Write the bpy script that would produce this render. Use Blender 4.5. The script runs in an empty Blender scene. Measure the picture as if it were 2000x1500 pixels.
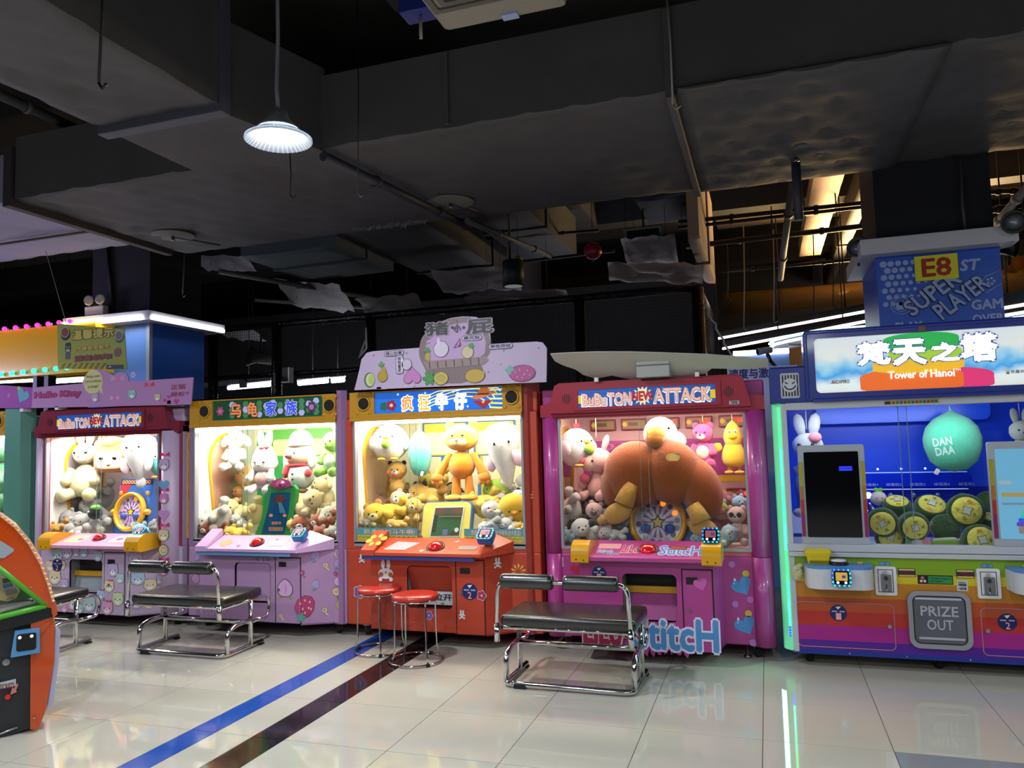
import bpy, bmesh, math, random
from mathutils import Matrix, Vector, Euler
PI = math.pi
sc = bpy.context.scene
COL = sc.collection
random.seed(7)

# ------------------------------------------------------------------ camera
FPX = 1500.0                      # focal length for a 2000 px wide frame (26 mm equivalent)
PITCH, ROLL, YAW = (math.radians(a) for a in (4.35, -1.6, -18.2))
EYE = Vector((0, 0, 1.53))
_f = Vector((math.sin(YAW)*math.cos(PITCH), math.cos(YAW)*math.cos(PITCH), math.sin(PITCH)))
_r = Vector((math.cos(YAW), -math.sin(YAW), 0)); _u = _r.cross(_f)
CR = _r*math.cos(ROLL) + _u*math.sin(ROLL)
CU = -_r*math.sin(ROLL) + _u*math.cos(ROLL)
CF = _f
cam_d = bpy.data.cameras.new('camera'); cam_d.sensor_width = 36; cam_d.lens = 36*FPX/2000
cam_d.clip_start = .05; cam_d.clip_end = 200
cam = bpy.data.objects.new('camera', cam_d); COL.objects.link(cam)
cam.matrix_world = Matrix(((CR.x, CU.x, -CF.x, EYE.x), (CR.y, CU.y, -CF.y, EYE.y), (CR.z, CU.z, -CF.z, EYE.z), (0, 0, 0, 1)))
sc.camera = cam

# ------------------------------------------------------------------ exposure, world, lights
sc.view_settings.view_transform = 'Standard'; sc.view_settings.look = 'None'
sc.view_settings.exposure = 0.0; sc.view_settings.gamma = 1.0; sc.view_settings.use_curve_mapping = False
sc.cycles.use_denoising = True
sc.cycles.max_bounces = 8; sc.cycles.diffuse_bounces = 3; sc.cycles.glossy_bounces = 4; sc.cycles.transparent_max_bounces = 12
sc.cycles.caustics_reflective = False; sc.cycles.caustics_refractive = False
sc.cycles.sample_clamp_indirect = 4
wd = bpy.data.worlds.new('world'); sc.world = wd; wd.use_nodes = True
wd.node_tree.nodes['Background'].inputs[0].default_value = (.45, .5, .75, 1)
wd.node_tree.nodes['Background'].inputs[1].default_value = .02

def lamp(name, kind, loc, power, col=(1, 1, 1), size=.3, size_y=None, target=None, spread=None):
    d = bpy.data.lights.new(name, kind); d.energy = power; d.color = col
    if kind == 'AREA':
        d.shape = 'RECTANGLE' if size_y else 'DISK'; d.size = size
        if size_y: d.size_y = size_y
        if spread: d.spread = math.radians(spread)
    else: d.shadow_soft_size = size
    o = bpy.data.objects.new(name, d); COL.objects.link(o); o.location = loc
    dirv = (Vector(target)-Vector(loc)) if target else Vector((0, 0, -1))
    o.rotation_euler = dirv.to_track_quat('-Z', 'Y').to_euler()
    return o
COOL = (.88, .94, 1.0)
LAMP_P = 60
# pendant in view, its aisle neighbours, and unseen fill lamps added behind the viewer
for x, y in ((-2.57, 3.66), (-2.4, .9), (.9, 1.0), (3.6, 2.9), (-5.6, .9), (-7.6, 3.4), (-2.4, -2.2), (.9, -2.2), (-5.6, -2.2), (4.2, -2.2), (-2.4, -4.9), (.9, -4.9)):
    lamp('pendant_and_fill_light', 'AREA', (x, y, 3.27), LAMP_P, COOL, .24)
# claw machine interiors (tubes under the header) : x0, x1, power, colour
for x0, x1, p, c in ((-8.2, -7.1, 26, (1, .95, .8)), (-6.5, -5.25, 42, (1, .95, .90)), (-4.75, -3.42, 44, (1, .95, .74)),
                     (-3.15, -1.82, 40, (1, .95, .75)), (-1.42, -.2, 22, (1, .86, .72))):
    lamp('cabinet_tube_light', 'AREA', ((x0+x1)/2, 5.80, 1.70), p, c, x1-x0, .24, target=((x0+x1)/2, 5.98, .9))
lamp('cabinet_tube_light', 'AREA', (.8, 5.68, 1.66), 7, (.75, .85, 1), 1.2, .05, target=(.8, 6.1, .9))
# far warm shop light, purple neon from the left, white tubes behind the netting
lamp('warm_shop_light', 'AREA', (2.0, 11.6, 3.3), 420, (1, .66, .28), 2.2, 1.2, target=(1.6, 10.6, 4.9), spread=125)
lamp('warm_shop_light', 'AREA', (3.2, 12.9, 3.2), 60, (1, .70, .36), 1.5, .8, target=(1.2, 15, 3.0))
lamp('warm_shop_light', 'AREA', (1.0, 8.6, 3.9), 11, (1, .70, .40), 1.8, .8, target=(.9, 8.8, 5))
lamp('neon_glow', 'AREA', (-9.5, 5.2, 2.4), 42, (.62, .55, 1), 1.5, .6, target=(-7.0, 5.2, 3.6))
lamp('hall_tube_light', 'AREA', (-6.0, 9.3, 2.3), 16, (.95, .97, 1), 1.6, .06, target=(-6, 10.5, 3.6))
lamp('hall_tube_light', 'AREA', (-2.0, 9.6, 2.6), 18, (.86, .87, 1), 2.6, .2, target=(-2, 10, 4.6))

# ------------------------------------------------------------------ materials
def lin(c):
    if isinstance(c, str):
        c = c.lstrip('#'); c = [int(c[i:i+2], 16)/255 for i in (0, 2, 4)]
        c = [v/12.92 if v <= .04045 else ((v+.055)/1.055)**2.4 for v in c]
    return tuple(c[:3])
_M = {}
def mat(name, col, rough=.5, metal=0, emit=0, ecol=None, coat=0, noise=0, nscale=8, bump=0, bscale=40, sheen=0, spec=.5):
    if name in _M: return _M[name]
    m = bpy.data.materials.new(name); m.use_nodes = True; nt = m.node_tree; b = nt.nodes['Principled BSDF']
    c = lin(col); b.inputs['Base Color'].default_value = (*c, 1); b.inputs['Roughness'].default_value = rough
    b.inputs['Metallic'].default_value = metal; b.inputs['Specular IOR Level'].default_value = spec
    if coat: b.inputs['Coat Weight'].default_value = coat; b.inputs['Coat Roughness'].default_value = .08
    if sheen: b.inputs['Sheen Weight'].default_value = sheen; b.inputs['Sheen Roughness'].default_value = .5
    if emit:
        b.inputs['Emission Color'].default_value = (*lin(ecol or col), 1); b.inputs['Emission Strength'].default_value = emit
    if noise or bump:
        tc = nt.nodes.new('ShaderNodeTexCoord'); nz = nt.nodes.new('ShaderNodeTexNoise')
        nt.links.new(tc.outputs['Object'], nz.inputs['Vector']); nz.inputs['Scale'].default_value = nscale; nz.inputs['Detail'].default_value = 4
        if noise:
            mx = nt.nodes.new('ShaderNodeMix'); mx.data_type = 'RGBA'
            mx.inputs['A'].default_value = (*[max(0, v*(1-noise)) for v in c], 1); mx.inputs['B'].default_value = (*[min(1, v*(1+noise)) for v in c], 1)
            nt.links.new(nz.outputs['Fac'], mx.inputs['Factor']); nt.links.new(mx.outputs['Result'], b.inputs['Base Color'])
        if bump:
            n2 = nt.nodes.new('ShaderNodeTexNoise'); n2.inputs['Scale'].default_value = bscale; n2.inputs['Detail'].default_value = 3
            nt.links.new(tc.outputs['Object'], n2.inputs['Vector'])
            bp = nt.nodes.new('ShaderNodeBump'); bp.inputs['Strength'].default_value = bump; bp.inputs['Distance'].default_value = .02
            nt.links.new(n2.outputs['Fac'], bp.inputs['Height']); nt.links.new(bp.outputs['Normal'], b.inputs['Normal'])
    _M[name] = m; return m
def flat(col, rough=.45, **k):                       # plain printed / moulded colour
    return mat('colour_%s_%g%s' % (col, rough, ''.join('_%s%g' % (a, b) for a, b in sorted(k.items()))), col, rough, **k)
def glow(col, s): return mat('glow_%s_%g' % (col, s), col, .5, emit=s)
def fur(col):                                         # pile fabric; pale shades a little deeper so that they keep their modelling
    c = lin(col); k = .79 if min(c) > .52 else .88 if max(c) > .68 else 1
    return mat('plush_'+col, tuple(v*k for v in c), .95, noise=.14, nscale=9, bump=.55, bscale=38, sheen=.35, spec=.15)
def glass_mat(name, tint, refl_rough=.02, ior=1.45, haze=0):
    m = bpy.data.materials.new(name); m.use_nodes = True; nt = m.node_tree; nt.nodes.clear()
    out = nt.nodes.new('ShaderNodeOutputMaterial'); t = nt.nodes.new('ShaderNodeBsdfTransparent'); g = nt.nodes.new('ShaderNodeBsdfGlossy')
    t.inputs[0].default_value = (*tint, 1); g.inputs['Roughness'].default_value = refl_rough
    fr = nt.nodes.new('ShaderNodeFresnel'); fr.inputs[0].default_value = ior
    ge = nt.nodes.new('ShaderNodeNewGeometry'); iv = nt.nodes.new('ShaderNodeMath'); iv.operation = 'SUBTRACT'; iv.inputs[0].default_value = 1; nt.links.new(ge.outputs['Backfacing'], iv.inputs[1])
    ml = nt.nodes.new('ShaderNodeMath'); ml.operation = 'MULTIPLY'; nt.links.new(fr.outputs[0], ml.inputs[0]); nt.links.new(iv.outputs[0], ml.inputs[1])   # reflect on the front face only
    mx = nt.nodes.new('ShaderNodeMixShader'); nt.links.new(ml.outputs[0], mx.inputs[0]); nt.links.new(t.outputs[0], mx.inputs[1]); nt.links.new(g.outputs[0], mx.inputs[2])
    nt.links.new(mx.outputs[0], out.inputs[0]); return m
GLASS = glass_mat('clear_glass', (.97, .985, .98))
CHROME = mat('chrome', '#d8d8dc', .09, 1)
STEEL = mat('brushed_steel', '#9a9ca0', .35, 1)
BLACKP = mat('black_plastic', '#0b0b0d', .4)
VINYL = mat('black_vinyl', '#1a1a1c', .27, bump=.03, bscale=90, noise=.2, nscale=6, spec=.9)
RUBBER = mat('rubber', '#101010', .8)
WHITEP = mat('white_plastic', '#d9d9dd', .35)
TUBE = mat('lit_tube', '#ffffff', .5, emit=14)

# ------------------------------------------------------------------ mesh builder
def V(*a): return Vector(a)
class Fr:                                             # a printing plane: origin, right, up, outward normal
    def __init__(s, o, e1=(1, 0, 0), e2=(0, 0, 1)):
        s.o = Vector(o); s.a = Vector(e1).normalized(); s.b = Vector(e2).normalized(); s.n = s.a.cross(s.b)
    def p(s, x, y, d=0): return s.o + s.a*x + s.b*y + s.n*d
def FY(y): return Fr((0, y, 0))                      # wall facing the viewer (-Y); a = X, b = Z
class G:
    def __init__(s): s.bm = bmesh.new(); s.ms = []
    def mi(s, m):
        if m not in s.ms: s.ms.append(m)
        return s.ms.index(m)
    def _fin(s, faces, m, smooth=False):
        i = s.mi(m)
        for f in faces: f.material_index = i; f.smooth = smooth
    def box(s, x0, x1, y0, y1, z0, z1, m, bev=0, M=None, seg=2):
        r = bmesh.ops.create_cube(s.bm, size=1); vs = r['verts']
        for v in vs: v.co = Vector(((x0+x1)/2+v.co.x*(x1-x0), (y0+y1)/2+v.co.y*(y1-y0), (z0+z1)/2+v.co.z*(z1-z0)))
        fs = set(f for v in vs for f in v.link_faces)
        if bev:
            es = list(set(e for v in vs for e in v.link_edges))
            b = bmesh.ops.bevel(s.bm, geom=es, offset=bev, segments=seg, affect='EDGES', profile=.5)
            fs = set(b['faces']) | set(f for f in fs if f.is_valid); vs = list(set(v for f in fs for v in f.verts))
        if M:
            for v in vs: v.co = M @ v.co
        s._fin(fs, m); return s
    def poly(s, pts, fr, d0, d1, m, side=None):          # polygon (list of 2-d points, any winding) extruded from d0 to d1 along the normal
        ar = sum(pts[i][0]*pts[(i+1) % len(pts)][1]-pts[(i+1) % len(pts)][0]*pts[i][1] for i in range(len(pts)))
        if ar < 0: pts = pts[::-1]
        if d0 > d1: d0, d1 = d1, d0
        lo = [s.bm.verts.new(fr.p(x, y, d0)) for x, y in pts]; hi = [s.bm.verts.new(fr.p(x, y, d1)) for x, y in pts]
        f1 = s.bm.faces.new(hi); f0 = s.bm.faces.new(lo[::-1]); n = len(pts)
        sd = [s.bm.faces.new((lo[i], lo[(i+1) % n], hi[(i+1) % n], hi[i])) for i in range(n)]
        s._fin([f0, f1], m); s._fin(sd, side or m)
        if n > 4:
            f0.normal_update(); f1.normal_update(); bmesh.ops.triangulate(s.bm, faces=[f0, f1], ngon_method='EAR_CLIP')
        return s
    def loops(s, rings, m, smooth=True, caps=True, closed=True):
        vs = [[s.bm.verts.new(p) for p in r] for r in rings]; fs = []
        n = len(vs[0])
        for a, b in zip(vs, vs[1:]):
            for i in range(n if closed else n-1): fs.append(s.bm.faces.new((a[i], a[(i+1) % n], b[(i+1) % n], b[i])))
        s._fin(fs, m, smooth)
        if caps:
            c = [s.bm.faces.new(vs[0][::-1]), s.bm.faces.new(vs[-1])]; s._fin(c, m)
        return s
    def tube(s, pts, r, m, seg=8, caps=True, closed=False):
        pts = [Vector(p) for p in pts]; rings = []; n = len(pts); up = None
        for i, p in enumerate(pts):
            a = pts[i-1] if (i > 0 or closed) else p; b = pts[(i+1) % n] if (i < n-1 or closed) else p
            d = (b-a).normalized()
            if up is None: up = Vector((0, 0, 1)) if abs(d.z) < .9 else Vector((1, 0, 0))
            x = d.cross(up).normalized(); up = x.cross(d).normalized()
            rr = r[i] if isinstance(r, (list, tuple)) else r
            rings.append([p+x*(rr*math.cos(2*PI*k/seg))+up*(rr*math.sin(2*PI*k/seg)) for k in range(seg)])
        if closed: rings.append(rings[0]); return s.loops([*rings[:-1], rings[0]], m, True, False)
        return s.loops(rings, m, True, caps)
    def lathe(s, prof, c, m, seg=20, M=None, smooth=True, caps=True):  # prof: (radius, height) about +Z at c
        rings = []
        for r, h in prof:
            ring = [Vector((r*math.cos(2*PI*k/seg), r*math.sin(2*PI*k/seg), h)) for k in range(seg)]
            rings.append([(M @ p if M else p)+Vector(c) for p in ring])
        return s.loops(rings, m, smooth, caps)
    def disc(s, c, r, d, m, fr=None, seg=20, rx=None):    # coin standing on a printing plane
        fr = fr or FY(0); o = Vector(c)
        f2 = Fr(o, fr.a, fr.b)
        return s.poly([((rx or r)*math.cos(2*PI*k/seg), r*math.sin(2*PI*k/seg)) for k in range(seg)], f2, 0, d, m)
    def ell(s, c, r, m, R=None, seg=14, rings=9):
        q = bmesh.ops.create_uvsphere(s.bm, u_segments=seg, v_segments=rings, radius=1); vs = q['verts']
        for v in vs:
            p = Vector((v.co.x*r[0], v.co.y*r[1], v.co.z*r[2]))
            v.co = (R @ p if R else p)+Vector(c)
        s._fin(set(f for v in vs for f in v.link_faces), m, True); return s
    def holed(s, o, h, fr, d0, d1, m, r=.03, n=40, hm=None):  # plate o=(x0,y0,x1,y1) with a rounded hole h
        hp = rrect(*h, r, max(2, n//8)); N = len(hp)
        cx, cy = (h[0]+h[2])/2, (h[1]+h[3])/2; op = []
        for x, y in hp:
            dx, dy = x-cx, y-cy
            t = min((( o[2]-cx)/dx if dx > 1e-9 else (o[0]-cx)/dx if dx < -1e-9 else 1e9), ((o[3]-cy)/dy if dy > 1e-9 else (o[1]-cy)/dy if dy < -1e-9 else 1e9))
            op.append([cx+dx*t, cy+dy*t])
        for X, Y in ((o[0], o[1]), (o[2], o[1]), (o[2], o[3]), (o[0], o[3])):
            k = min(range(N), key=lambda i: (op[i][0]-X)**2+(op[i][1]-Y)**2); op[k] = [X, Y]
        a = [s.bm.verts.new(fr.p(x, y, d1)) for x, y in op]; b = [s.bm.verts.new(fr.p(x, y, d1)) for x, y in hp]
        c = [s.bm.verts.new(fr.p(x, y, d0)) for x, y in hp]; d = [s.bm.verts.new(fr.p(x, y, d0)) for x, y in op]
        f1, f2 = [], []
        for i in range(N):
            j = (i+1) % N
            f1 += [s.bm.faces.new((a[i], a[j], b[j], b[i])), s.bm.faces.new((d[i], d[j], a[j], a[i]))]
            f2.append(s.bm.faces.new((b[i], b[j], c[j], c[i])))
        s._fin(f1, m); s._fin(f2, hm or m); return s
    def mesh(s, name):
        me = bpy.data.meshes.new(name); bmesh.ops.recalc_face_normals(s.bm, faces=s.bm.faces[:]) ; s.bm.to_mesh(me); s.bm.free()
        for m in s.ms: me.materials.append(m)
        return me
    def out(s, name, parent=None):
        return link(name, s.mesh(name), parent)
def link(name, me, parent=None):
    o = bpy.data.objects.new(name, me); COL.objects.link(o)
    if parent is not None:
        o.parent = parent
        M = wm(parent); o.matrix_parent_inverse = M.inverted()
    return o
def wm(o):                                             # world matrix without waiting for the depsgraph
    M = o.matrix_basis.copy()
    if o.parent: M = wm(o.parent) @ o.matrix_parent_inverse @ M
    return M
def rrect(x0, y0, x1, y1, r, k=5):
    r = min(r, (x1-x0)/2-1e-4, (y1-y0)/2-1e-4); pts = []
    for cx, cy, a in ((x1-r, y0+r, -90), (x1-r, y1-r, 0), (x0+r, y1-r, 90), (x0+r, y0+r, 180)):
        for i in range(k+1):
            t = math.radians(a+90*i/k); pts.append((cx+r*math.cos(t), cy+r*math.sin(t)))
    return pts
def circ(cx, cy, r, n=16, rx=None): return [(cx+(rx or r)*math.cos(2*PI*k/n), cy+r*math.sin(2*PI*k/n)) for k in range(n)]
def arc(cx, cy, r, a0, a1, n=8, ry=None): return [(cx+r*math.cos(math.radians(a0+(a1-a0)*i/n)), cy+(ry or r)*math.sin(math.radians(a0+(a1-a0)*i/n))) for i in range(n+1)]
def thing(name, label, cat, loc=(0, 0, 0), group=None):
    o = bpy.data.objects.new(name, None); COL.objects.link(o); o.location = loc; o.empty_display_size = .1
    o['label'] = label; o['category'] = cat
    if group: o['group'] = group
    return o
def tag(o, label, cat, group=None):
    o['label'] = label; o['category'] = cat
    if group: o['group'] = group
    return o
def struct(o): o['kind'] = 'structure'; return o
def at(u, v, Y):                                       # where the sight line of a photo point meets the depth Y
    d = CR*((u-1000)/FPX) + CU*((750-v)/FPX) + CF
    return EYE + d*(Y/d.y)
_T = {}
def text_mesh(s, off=0.0):
    if (s, off) in _T: return _T[(s, off)]
    c = bpy.data.curves.new('t', 'FONT'); c.body = s; c.size = 1; c.resolution_u = 2; c.offset = off; c.fill_mode = 'FRONT'
    o = bpy.data.objects.new('t', c); COL.objects.link(o); me = bpy.data.meshes.new_from_object(o)
    COL.objects.unlink(o); bpy.data.objects.remove(o); bpy.data.curves.remove(c)
    vs = [(v.co.x, v.co.y) for v in me.vertices]; fs = [tuple(p.vertices) for p in me.polygons]; bpy.data.meshes.remove(me)
    _T[(s, off)] = (vs, fs); return vs, fs
def text(s, fr, box, m, parent, name='lettering', off=.01, d=.002, outline=None, ooff=.05, keep=False, skew=0, wave=None):
    """Print s to fill box=(x0,y0,x1,y1) on a printing plane, optionally over an outline of another colour."""
    base, fs = text_mesh(s, 0.0)
    bx0, bx1 = min(p[0] for p in base), max(p[0] for p in base); by0, by1 = min(p[1] for p in base), max(p[1] for p in base)
    sx = (box[2]-box[0])/(bx1-bx0); sy = (box[3]-box[1])/(by1-by0); cx, cy = (box[0]+box[2])/2, (box[1]+box[3])/2
    g = G()
    def copies(r, n): return [(0, 0)]+([(r*math.cos(2*PI*k/n+.4), r*math.sin(2*PI*k/n+.4)) for k in range(n)] if r > .012 else [])
    for sh, mm, dd in (((copies(ooff, 8), outline, d*.5),) if outline else ())+((copies(off*.9, 4), m, d),):
        i = g.mi(mm)
        for lay, (ox, oy) in enumerate(sh):                # every copy a hair above the last
            dz = dd+lay*d*(.05 if mm is not m else .08)
            nv = [g.bm.verts.new(fr.p((x+ox-(bx0+bx1)/2)*sx+cx+skew*((y-by0)*sy), (y+oy-(by0+by1)/2)*sy+cy, dz)) for x, y in base]
            for f in fs:
                try: q = g.bm.faces.new([nv[k] for k in f]); q.material_index = i
                except ValueError: pass
    return _tout(g, name, parent)
def _tout(g, name, parent):
    me = bpy.data.meshes.new(name); g.bm.to_mesh(me); g.bm.free()
    for m in g.ms: me.materials.append(m)
    return link(name, me, parent)

# ================================================================== STRUCTURE
TILE_M = mat('polished_tile', '#bfbbae', .035, noise=.05, nscale=2.2, spec=.95)
GROUT = mat('grout', '#4a4640', .8)
BLUE_T = mat('blue_tile', '#1f4fa8', .08, noise=.1, nscale=5)
DARK_T = mat('dark_brown_tile', '#221a1c', .07, noise=.3, nscale=6)
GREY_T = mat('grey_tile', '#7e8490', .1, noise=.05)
g = G(); g.box(-17, 10, -6, 17, -.1, -.0035, GROUT); floor = struct(g.out('floor'))
g = G()                                               # the polished floor beyond the single tiles
for x0, x1, y0, y1 in ((-17, -9.1, -6, 17), (2.91, 10, -6, 17), (-9.1, 2.91, -6, 1.17), (-9.1, 2.91, 7.18, 17)):
    g.box(x0, x1, y0, y1, -.003, 0, TILE_M)
g.out('floor_surface', floor)
def tile_mesh(w, m):
    q = G(); q.box(0, w-.0035, 0, .5965, -.003, 0, m); return q.mesh('floor_tile')
tm = tile_mesh(.6, TILE_M); gm = tile_mesh(.6, GREY_T)
strips = [(0, .164, tile_mesh(.164, BLUE_T), 'blue_strip_tile'), (.164, .24, tile_mesh(.24, TILE_M), 'narrow_tile'), (.404, .196, tile_mesh(.196, DARK_T), 'dark_strip_tile')]
for j in range(-5, 5):
    for i in range(-12, 8):
        x, y = -1.894+.6*i, 4.18+.6*j
        if i == -2:
            for dx, w, me, nm in strips:
                o = link(nm, me, floor); o.location = (x+dx, y, 0)
        else:
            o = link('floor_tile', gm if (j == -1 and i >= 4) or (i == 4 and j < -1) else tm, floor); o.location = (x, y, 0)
for nm in ():
    pass
PAINT = mat('dark_ceiling_paint', '#14151c', .85, noise=.25, nscale=2)
WALLP = mat('dark_wall_paint', '#1b1c26', .8, noise=.2, nscale=1.5)
g = G(); g.box(-17, 10, -6, 17, 5.0, 5.1, mat('slab_paint', '#3b3835', .85, noise=.3, nscale=1.2)); ceiling = struct(g.out('ceiling'))
g = G(); g.box(-.6, 10, 7.36, 15, 4.96, 4.999, mat('lit_slab_paint', '#8a7a66', .85, noise=.25, nscale=1.5)); g.out('lit_slab_area', ceiling)  # paler piece of slab: warm lamplight painted into the ceiling colour
for nm, b in (('wall_back', (-17, 10, 15, 15.1)), ('wall_left', (-17.1, -17, -6, 15)), ('wall_right', (10, 10.1, -6, 15)), ('wall_front', (-17, 10, -6.1, -6))):
    g = G(); g.box(*b, 0, 5, WALLP); struct(g.out(nm))
g = G(); g.box(-17, -.6, 11.5, 11.6, 0, 3.9, mat('navy_wall', '#10111a', .8)); struct(g.out('wall_partition'))
# dark beams of the slab
for i, (x0, x1, y0, y1, z0, c) in enumerate(((-14, 9, 7.0, 7.35, 4.53, PAINT), (-14, 9, 10.4, 10.7, 4.53, PAINT), (-14, 9, 13, 13.4, 4.4, PAINT),
                                             (-14, 9, 1.6, 2.0, 4.45, PAINT), (2.0, 2.35, 7.4, 15, 4.5, PAINT), (-2.4, -2.1, 7.4, 10.4, 4.5, PAINT))):
    g = G(); g.box(x0, x1, y0, y1, z0, 5.0, c); struct(g.out('ceiling_beam'))

from mathutils import noise as NZ
DUCT = mat('duct_wrap', '#48474c', .72, noise=.3, nscale=1.6, bump=.6, bscale=3.2)
DUCT2 = mat('duct_foil', '#87858f', .5, noise=.2, nscale=2.5, bump=.4, bscale=5)
TANB = mat('tan_duct', '#8d7668', .7, noise=.12, nscale=2)
def sheetbox(g, x0, x1, y0, y1, z0, z1, m, amp=.02, step=.16, seed=0.0, sag=0, pins=True):
    """A wrapped duct: sides flat, underside a dented sheet."""
    nx, ny = max(2, int((x1-x0)/step)), max(2, int((y1-y0)/step)); P = []
    for j in range(ny+1):
        row = []
        for i in range(nx+1):
            x, y = x0+(x1-x0)*i/nx, y0+(y1-y0)*j/ny
            n = NZ.noise(Vector((x*1.3+seed, y*1.3, seed)))*amp + NZ.noise(Vector((x*4.1, y*4.1+seed, seed)))*amp*.5
            ex = .4 if i in (0, nx) or j in (0, ny) else 1
            k = round((y-y0)/.24); px_ = (x-x0)/.31+.5*(k % 2); d2 = ((px_-round(px_))*.31)**2+(y-y0-k*.24)**2
            if pins: n += .034*math.exp(-d2/.0020)
            row.append(g.bm.verts.new((x+(n*.5 if j in (0, ny) else 0), y, z0+n*ex-sag*math.sin(PI*j/ny))))
        P.append(row)
    fs = [g.bm.faces.new((P[j][i], P[j+1][i], P[j+1][i+1], P[j][i+1])) for j in range(ny) for i in range(nx)]
    g._fin(fs, m, True)
    top = {}
    def tv(v):
        if v not in top: top[v] = g.bm.verts.new((v.co.x, v.co.y, z1))
        return top[v]
    ring = [P[0][i] for i in range(nx+1)]+[P[j][nx] for j in range(1, ny+1)]+[P[ny][i] for i in range(nx-1, -1, -1)]+[P[j][0] for j in range(ny-1, 0, -1)]
    sd = [g.bm.faces.new((a, b, tv(b), tv(a))) for a, b in zip(ring, ring[1:]+ring[:1])]
    sd.append(g.bm.faces.new([tv(v) for v in ring][::-1])); g._fin(sd, m)
    return g
# main duct along the aisle
t = thing('air_duct', 'wide grey wrapped air duct running above the row of machines', 'duct', (0, 5.5, 3.6))
g = G(); sheetbox(g, -5.7, 6, 4.53, 6.48, 3.6, 4.12, DUCT, .03, .075, 1.3); g.out('duct_body', t)
g = G(); sheetbox(g, -.42, 1.04, 4.50, 6.47, 3.572, 3.59, DUCT, .024, .075, 4.4)
g.out('wrap_sheet', t)
g = G(); g.box(-.47, -.42, 4.5, 6.5, 3.54, 4.1, DUCT, .006); g.out('joint_flange', t)
g = G(); g.box(-5.78, -5.7, 4.5, 6.3, 3.545, 4.05, mat('dark_flange', '#3a3236', .7), .006); g.out('joint_flange', t)
g = G(); g.box(-1.90, -1.87, 4.51, 4.54, 3.62, 4.1, DUCT); g.out('joint_flange', t)
for k in range(12):                                   # torn lagging along the far edge
    x = -3.62+k*.062; q = G(); w = .05+.03*random.random(); h = .03+.05*random.random()
    q.poly([(0, 0), (w, .01), (w*.8, -h), (w*.45, -h*.5), (w*.15, -h*.8)], Fr((x, 6.30+.02*(k % 3), 3.585), (1, 0, 0), (0, .5, .86)), 0, .006, DUCT2); q.out('torn_lagging', t)
# duct towards the viewer
t = thing('air_duct', 'grey wrapped duct coming from above the viewer to the main duct', 'duct', (-3.5, 2, 3.6))
g = G(); sheetbox(g, -3.93, -3.02, -3, 3.72, 3.6, 4.38, DUCT, .03, .075, 2.2); g.out('duct_body', t)
g = G(); g.box(-3.95, -3.0, 3.70, 3.79, 3.555, 4.38, mat('flange_paint', '#4d4d60', .6), .006); g.out('joint_flange', t)
g = G()
A = [(-3.90, 3.79), (-3.05, 3.79), (-2.82, 4.56), (-3.9, 4.56)]
g.poly(A, Fr((0, 0, 3.585), (1, 0, 0), (0, 1, 0)), 0, .6, DUCT); g.out('flared_collar', t)
# pale end duct on the left
t = thing('air_duct', 'pale dented duct above the yellow sign box on the left', 'duct', (-8, 5.3, 3.6))
g = G(); sheetbox(g, -14, -5.78, 4.58, 6.02, 3.62, 4.02, mat('pale_duct_wrap', '#8a88a0', .7, noise=.15, nscale=2, bump=.45, bscale=4), .035, .075, 8.1); g.out('duct_body', t)
g = G(); g.box(-9.5, -5.9, 5.42, 5.45, 3.585, 3.6, mat('dark_flange', '#3a3236', .7)); g.out('joint_flange', t)
# branch ducts behind the main one
def duct(label, x0, x1, y0, y1, z0, z1, m, amp=.015, name='air_duct'):
    t = thing(name, label, 'duct', ((x0+x1)/2, (y0+y1)/2, z0)); g = G(); sheetbox(g, x0, x1, y0, y1, z0, z1, m, amp, .2, x0); g.out('duct_body', t)
    g = G(); g.box(x0-.02, x1+.02, (y0+y1)/2-.02, (y0+y1)/2+.02, z0-.02, z1, m); g.out('joint_flange', t); return t
PIPED_ = mat('dark_band', '#3a3226', .5)
DK = mat('black_duct', '#20212a', .7, noise=.2, nscale=2)
duct('black square duct dropping behind the main duct beside the left pillar', -5.35, -4.15, 6.9, 8.2, 3.62, 4.3, mat('teal_grey_duct', '#33414a', .7, noise=.2))
duct('long black duct leading back above the netting', -4.1, -3.1, 6.6, 11, 3.72, 4.25, DK)
duct('black duct between the lamps and the netting', -2.9, -2.2, 6.6, 9.5, 3.9, 4.4, DK)
duct('black duct with an air grille above the netting corner', -1.15, -.65, 6.6, 8.6, 3.95, 4.5, DK)
duct('tan square duct hanging in the warm light on the right', .60, .90, 7.5, 12.2, 4.2, 4.4, TANB, .004)
duct('black beam-like duct right of the tan hanging duct', 1.10, 1.26, 8.6, 14.8, 4.2, 4.5, DK, .004)
t = thing('round_duct', 'long round duct glowing amber below the warm lit ceiling bay', 'duct', (2.5, 12, 3.62)); g = G(); g.tube([(-.55, 12.6, 3.64), (7, 12.6, 3.64)], .17, mat('amber_lit_duct', '#8f7038', .5, .2), 16); g.out('duct_body', t)  # amber of the warm light is put into the duct's colour
for x in (.3, 1.6, 2.9): g = G(); g.tube([(x-.02, 12.6, 3.64), (x+.02, 12.6, 3.64)], .185, PIPED_, 16); g.out('duct_band', t); g = G(); g.tube([(x, 12.6, 3.8), (x, 12.6, 5)], .01, PIPED_, 6); g.out('hanger', t)
g = G(); g.box(.45, 10, 14.4, 14.5, 0, 3.3, mat('brown_wall', '#7a6250', .8)); struct(g.out('wall_back'))
t = duct('brown clad duct end at the corner of the netting', -.62, -.5, 7.2, 9.6, 3.4, 4.4, TANB, .006)
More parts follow.
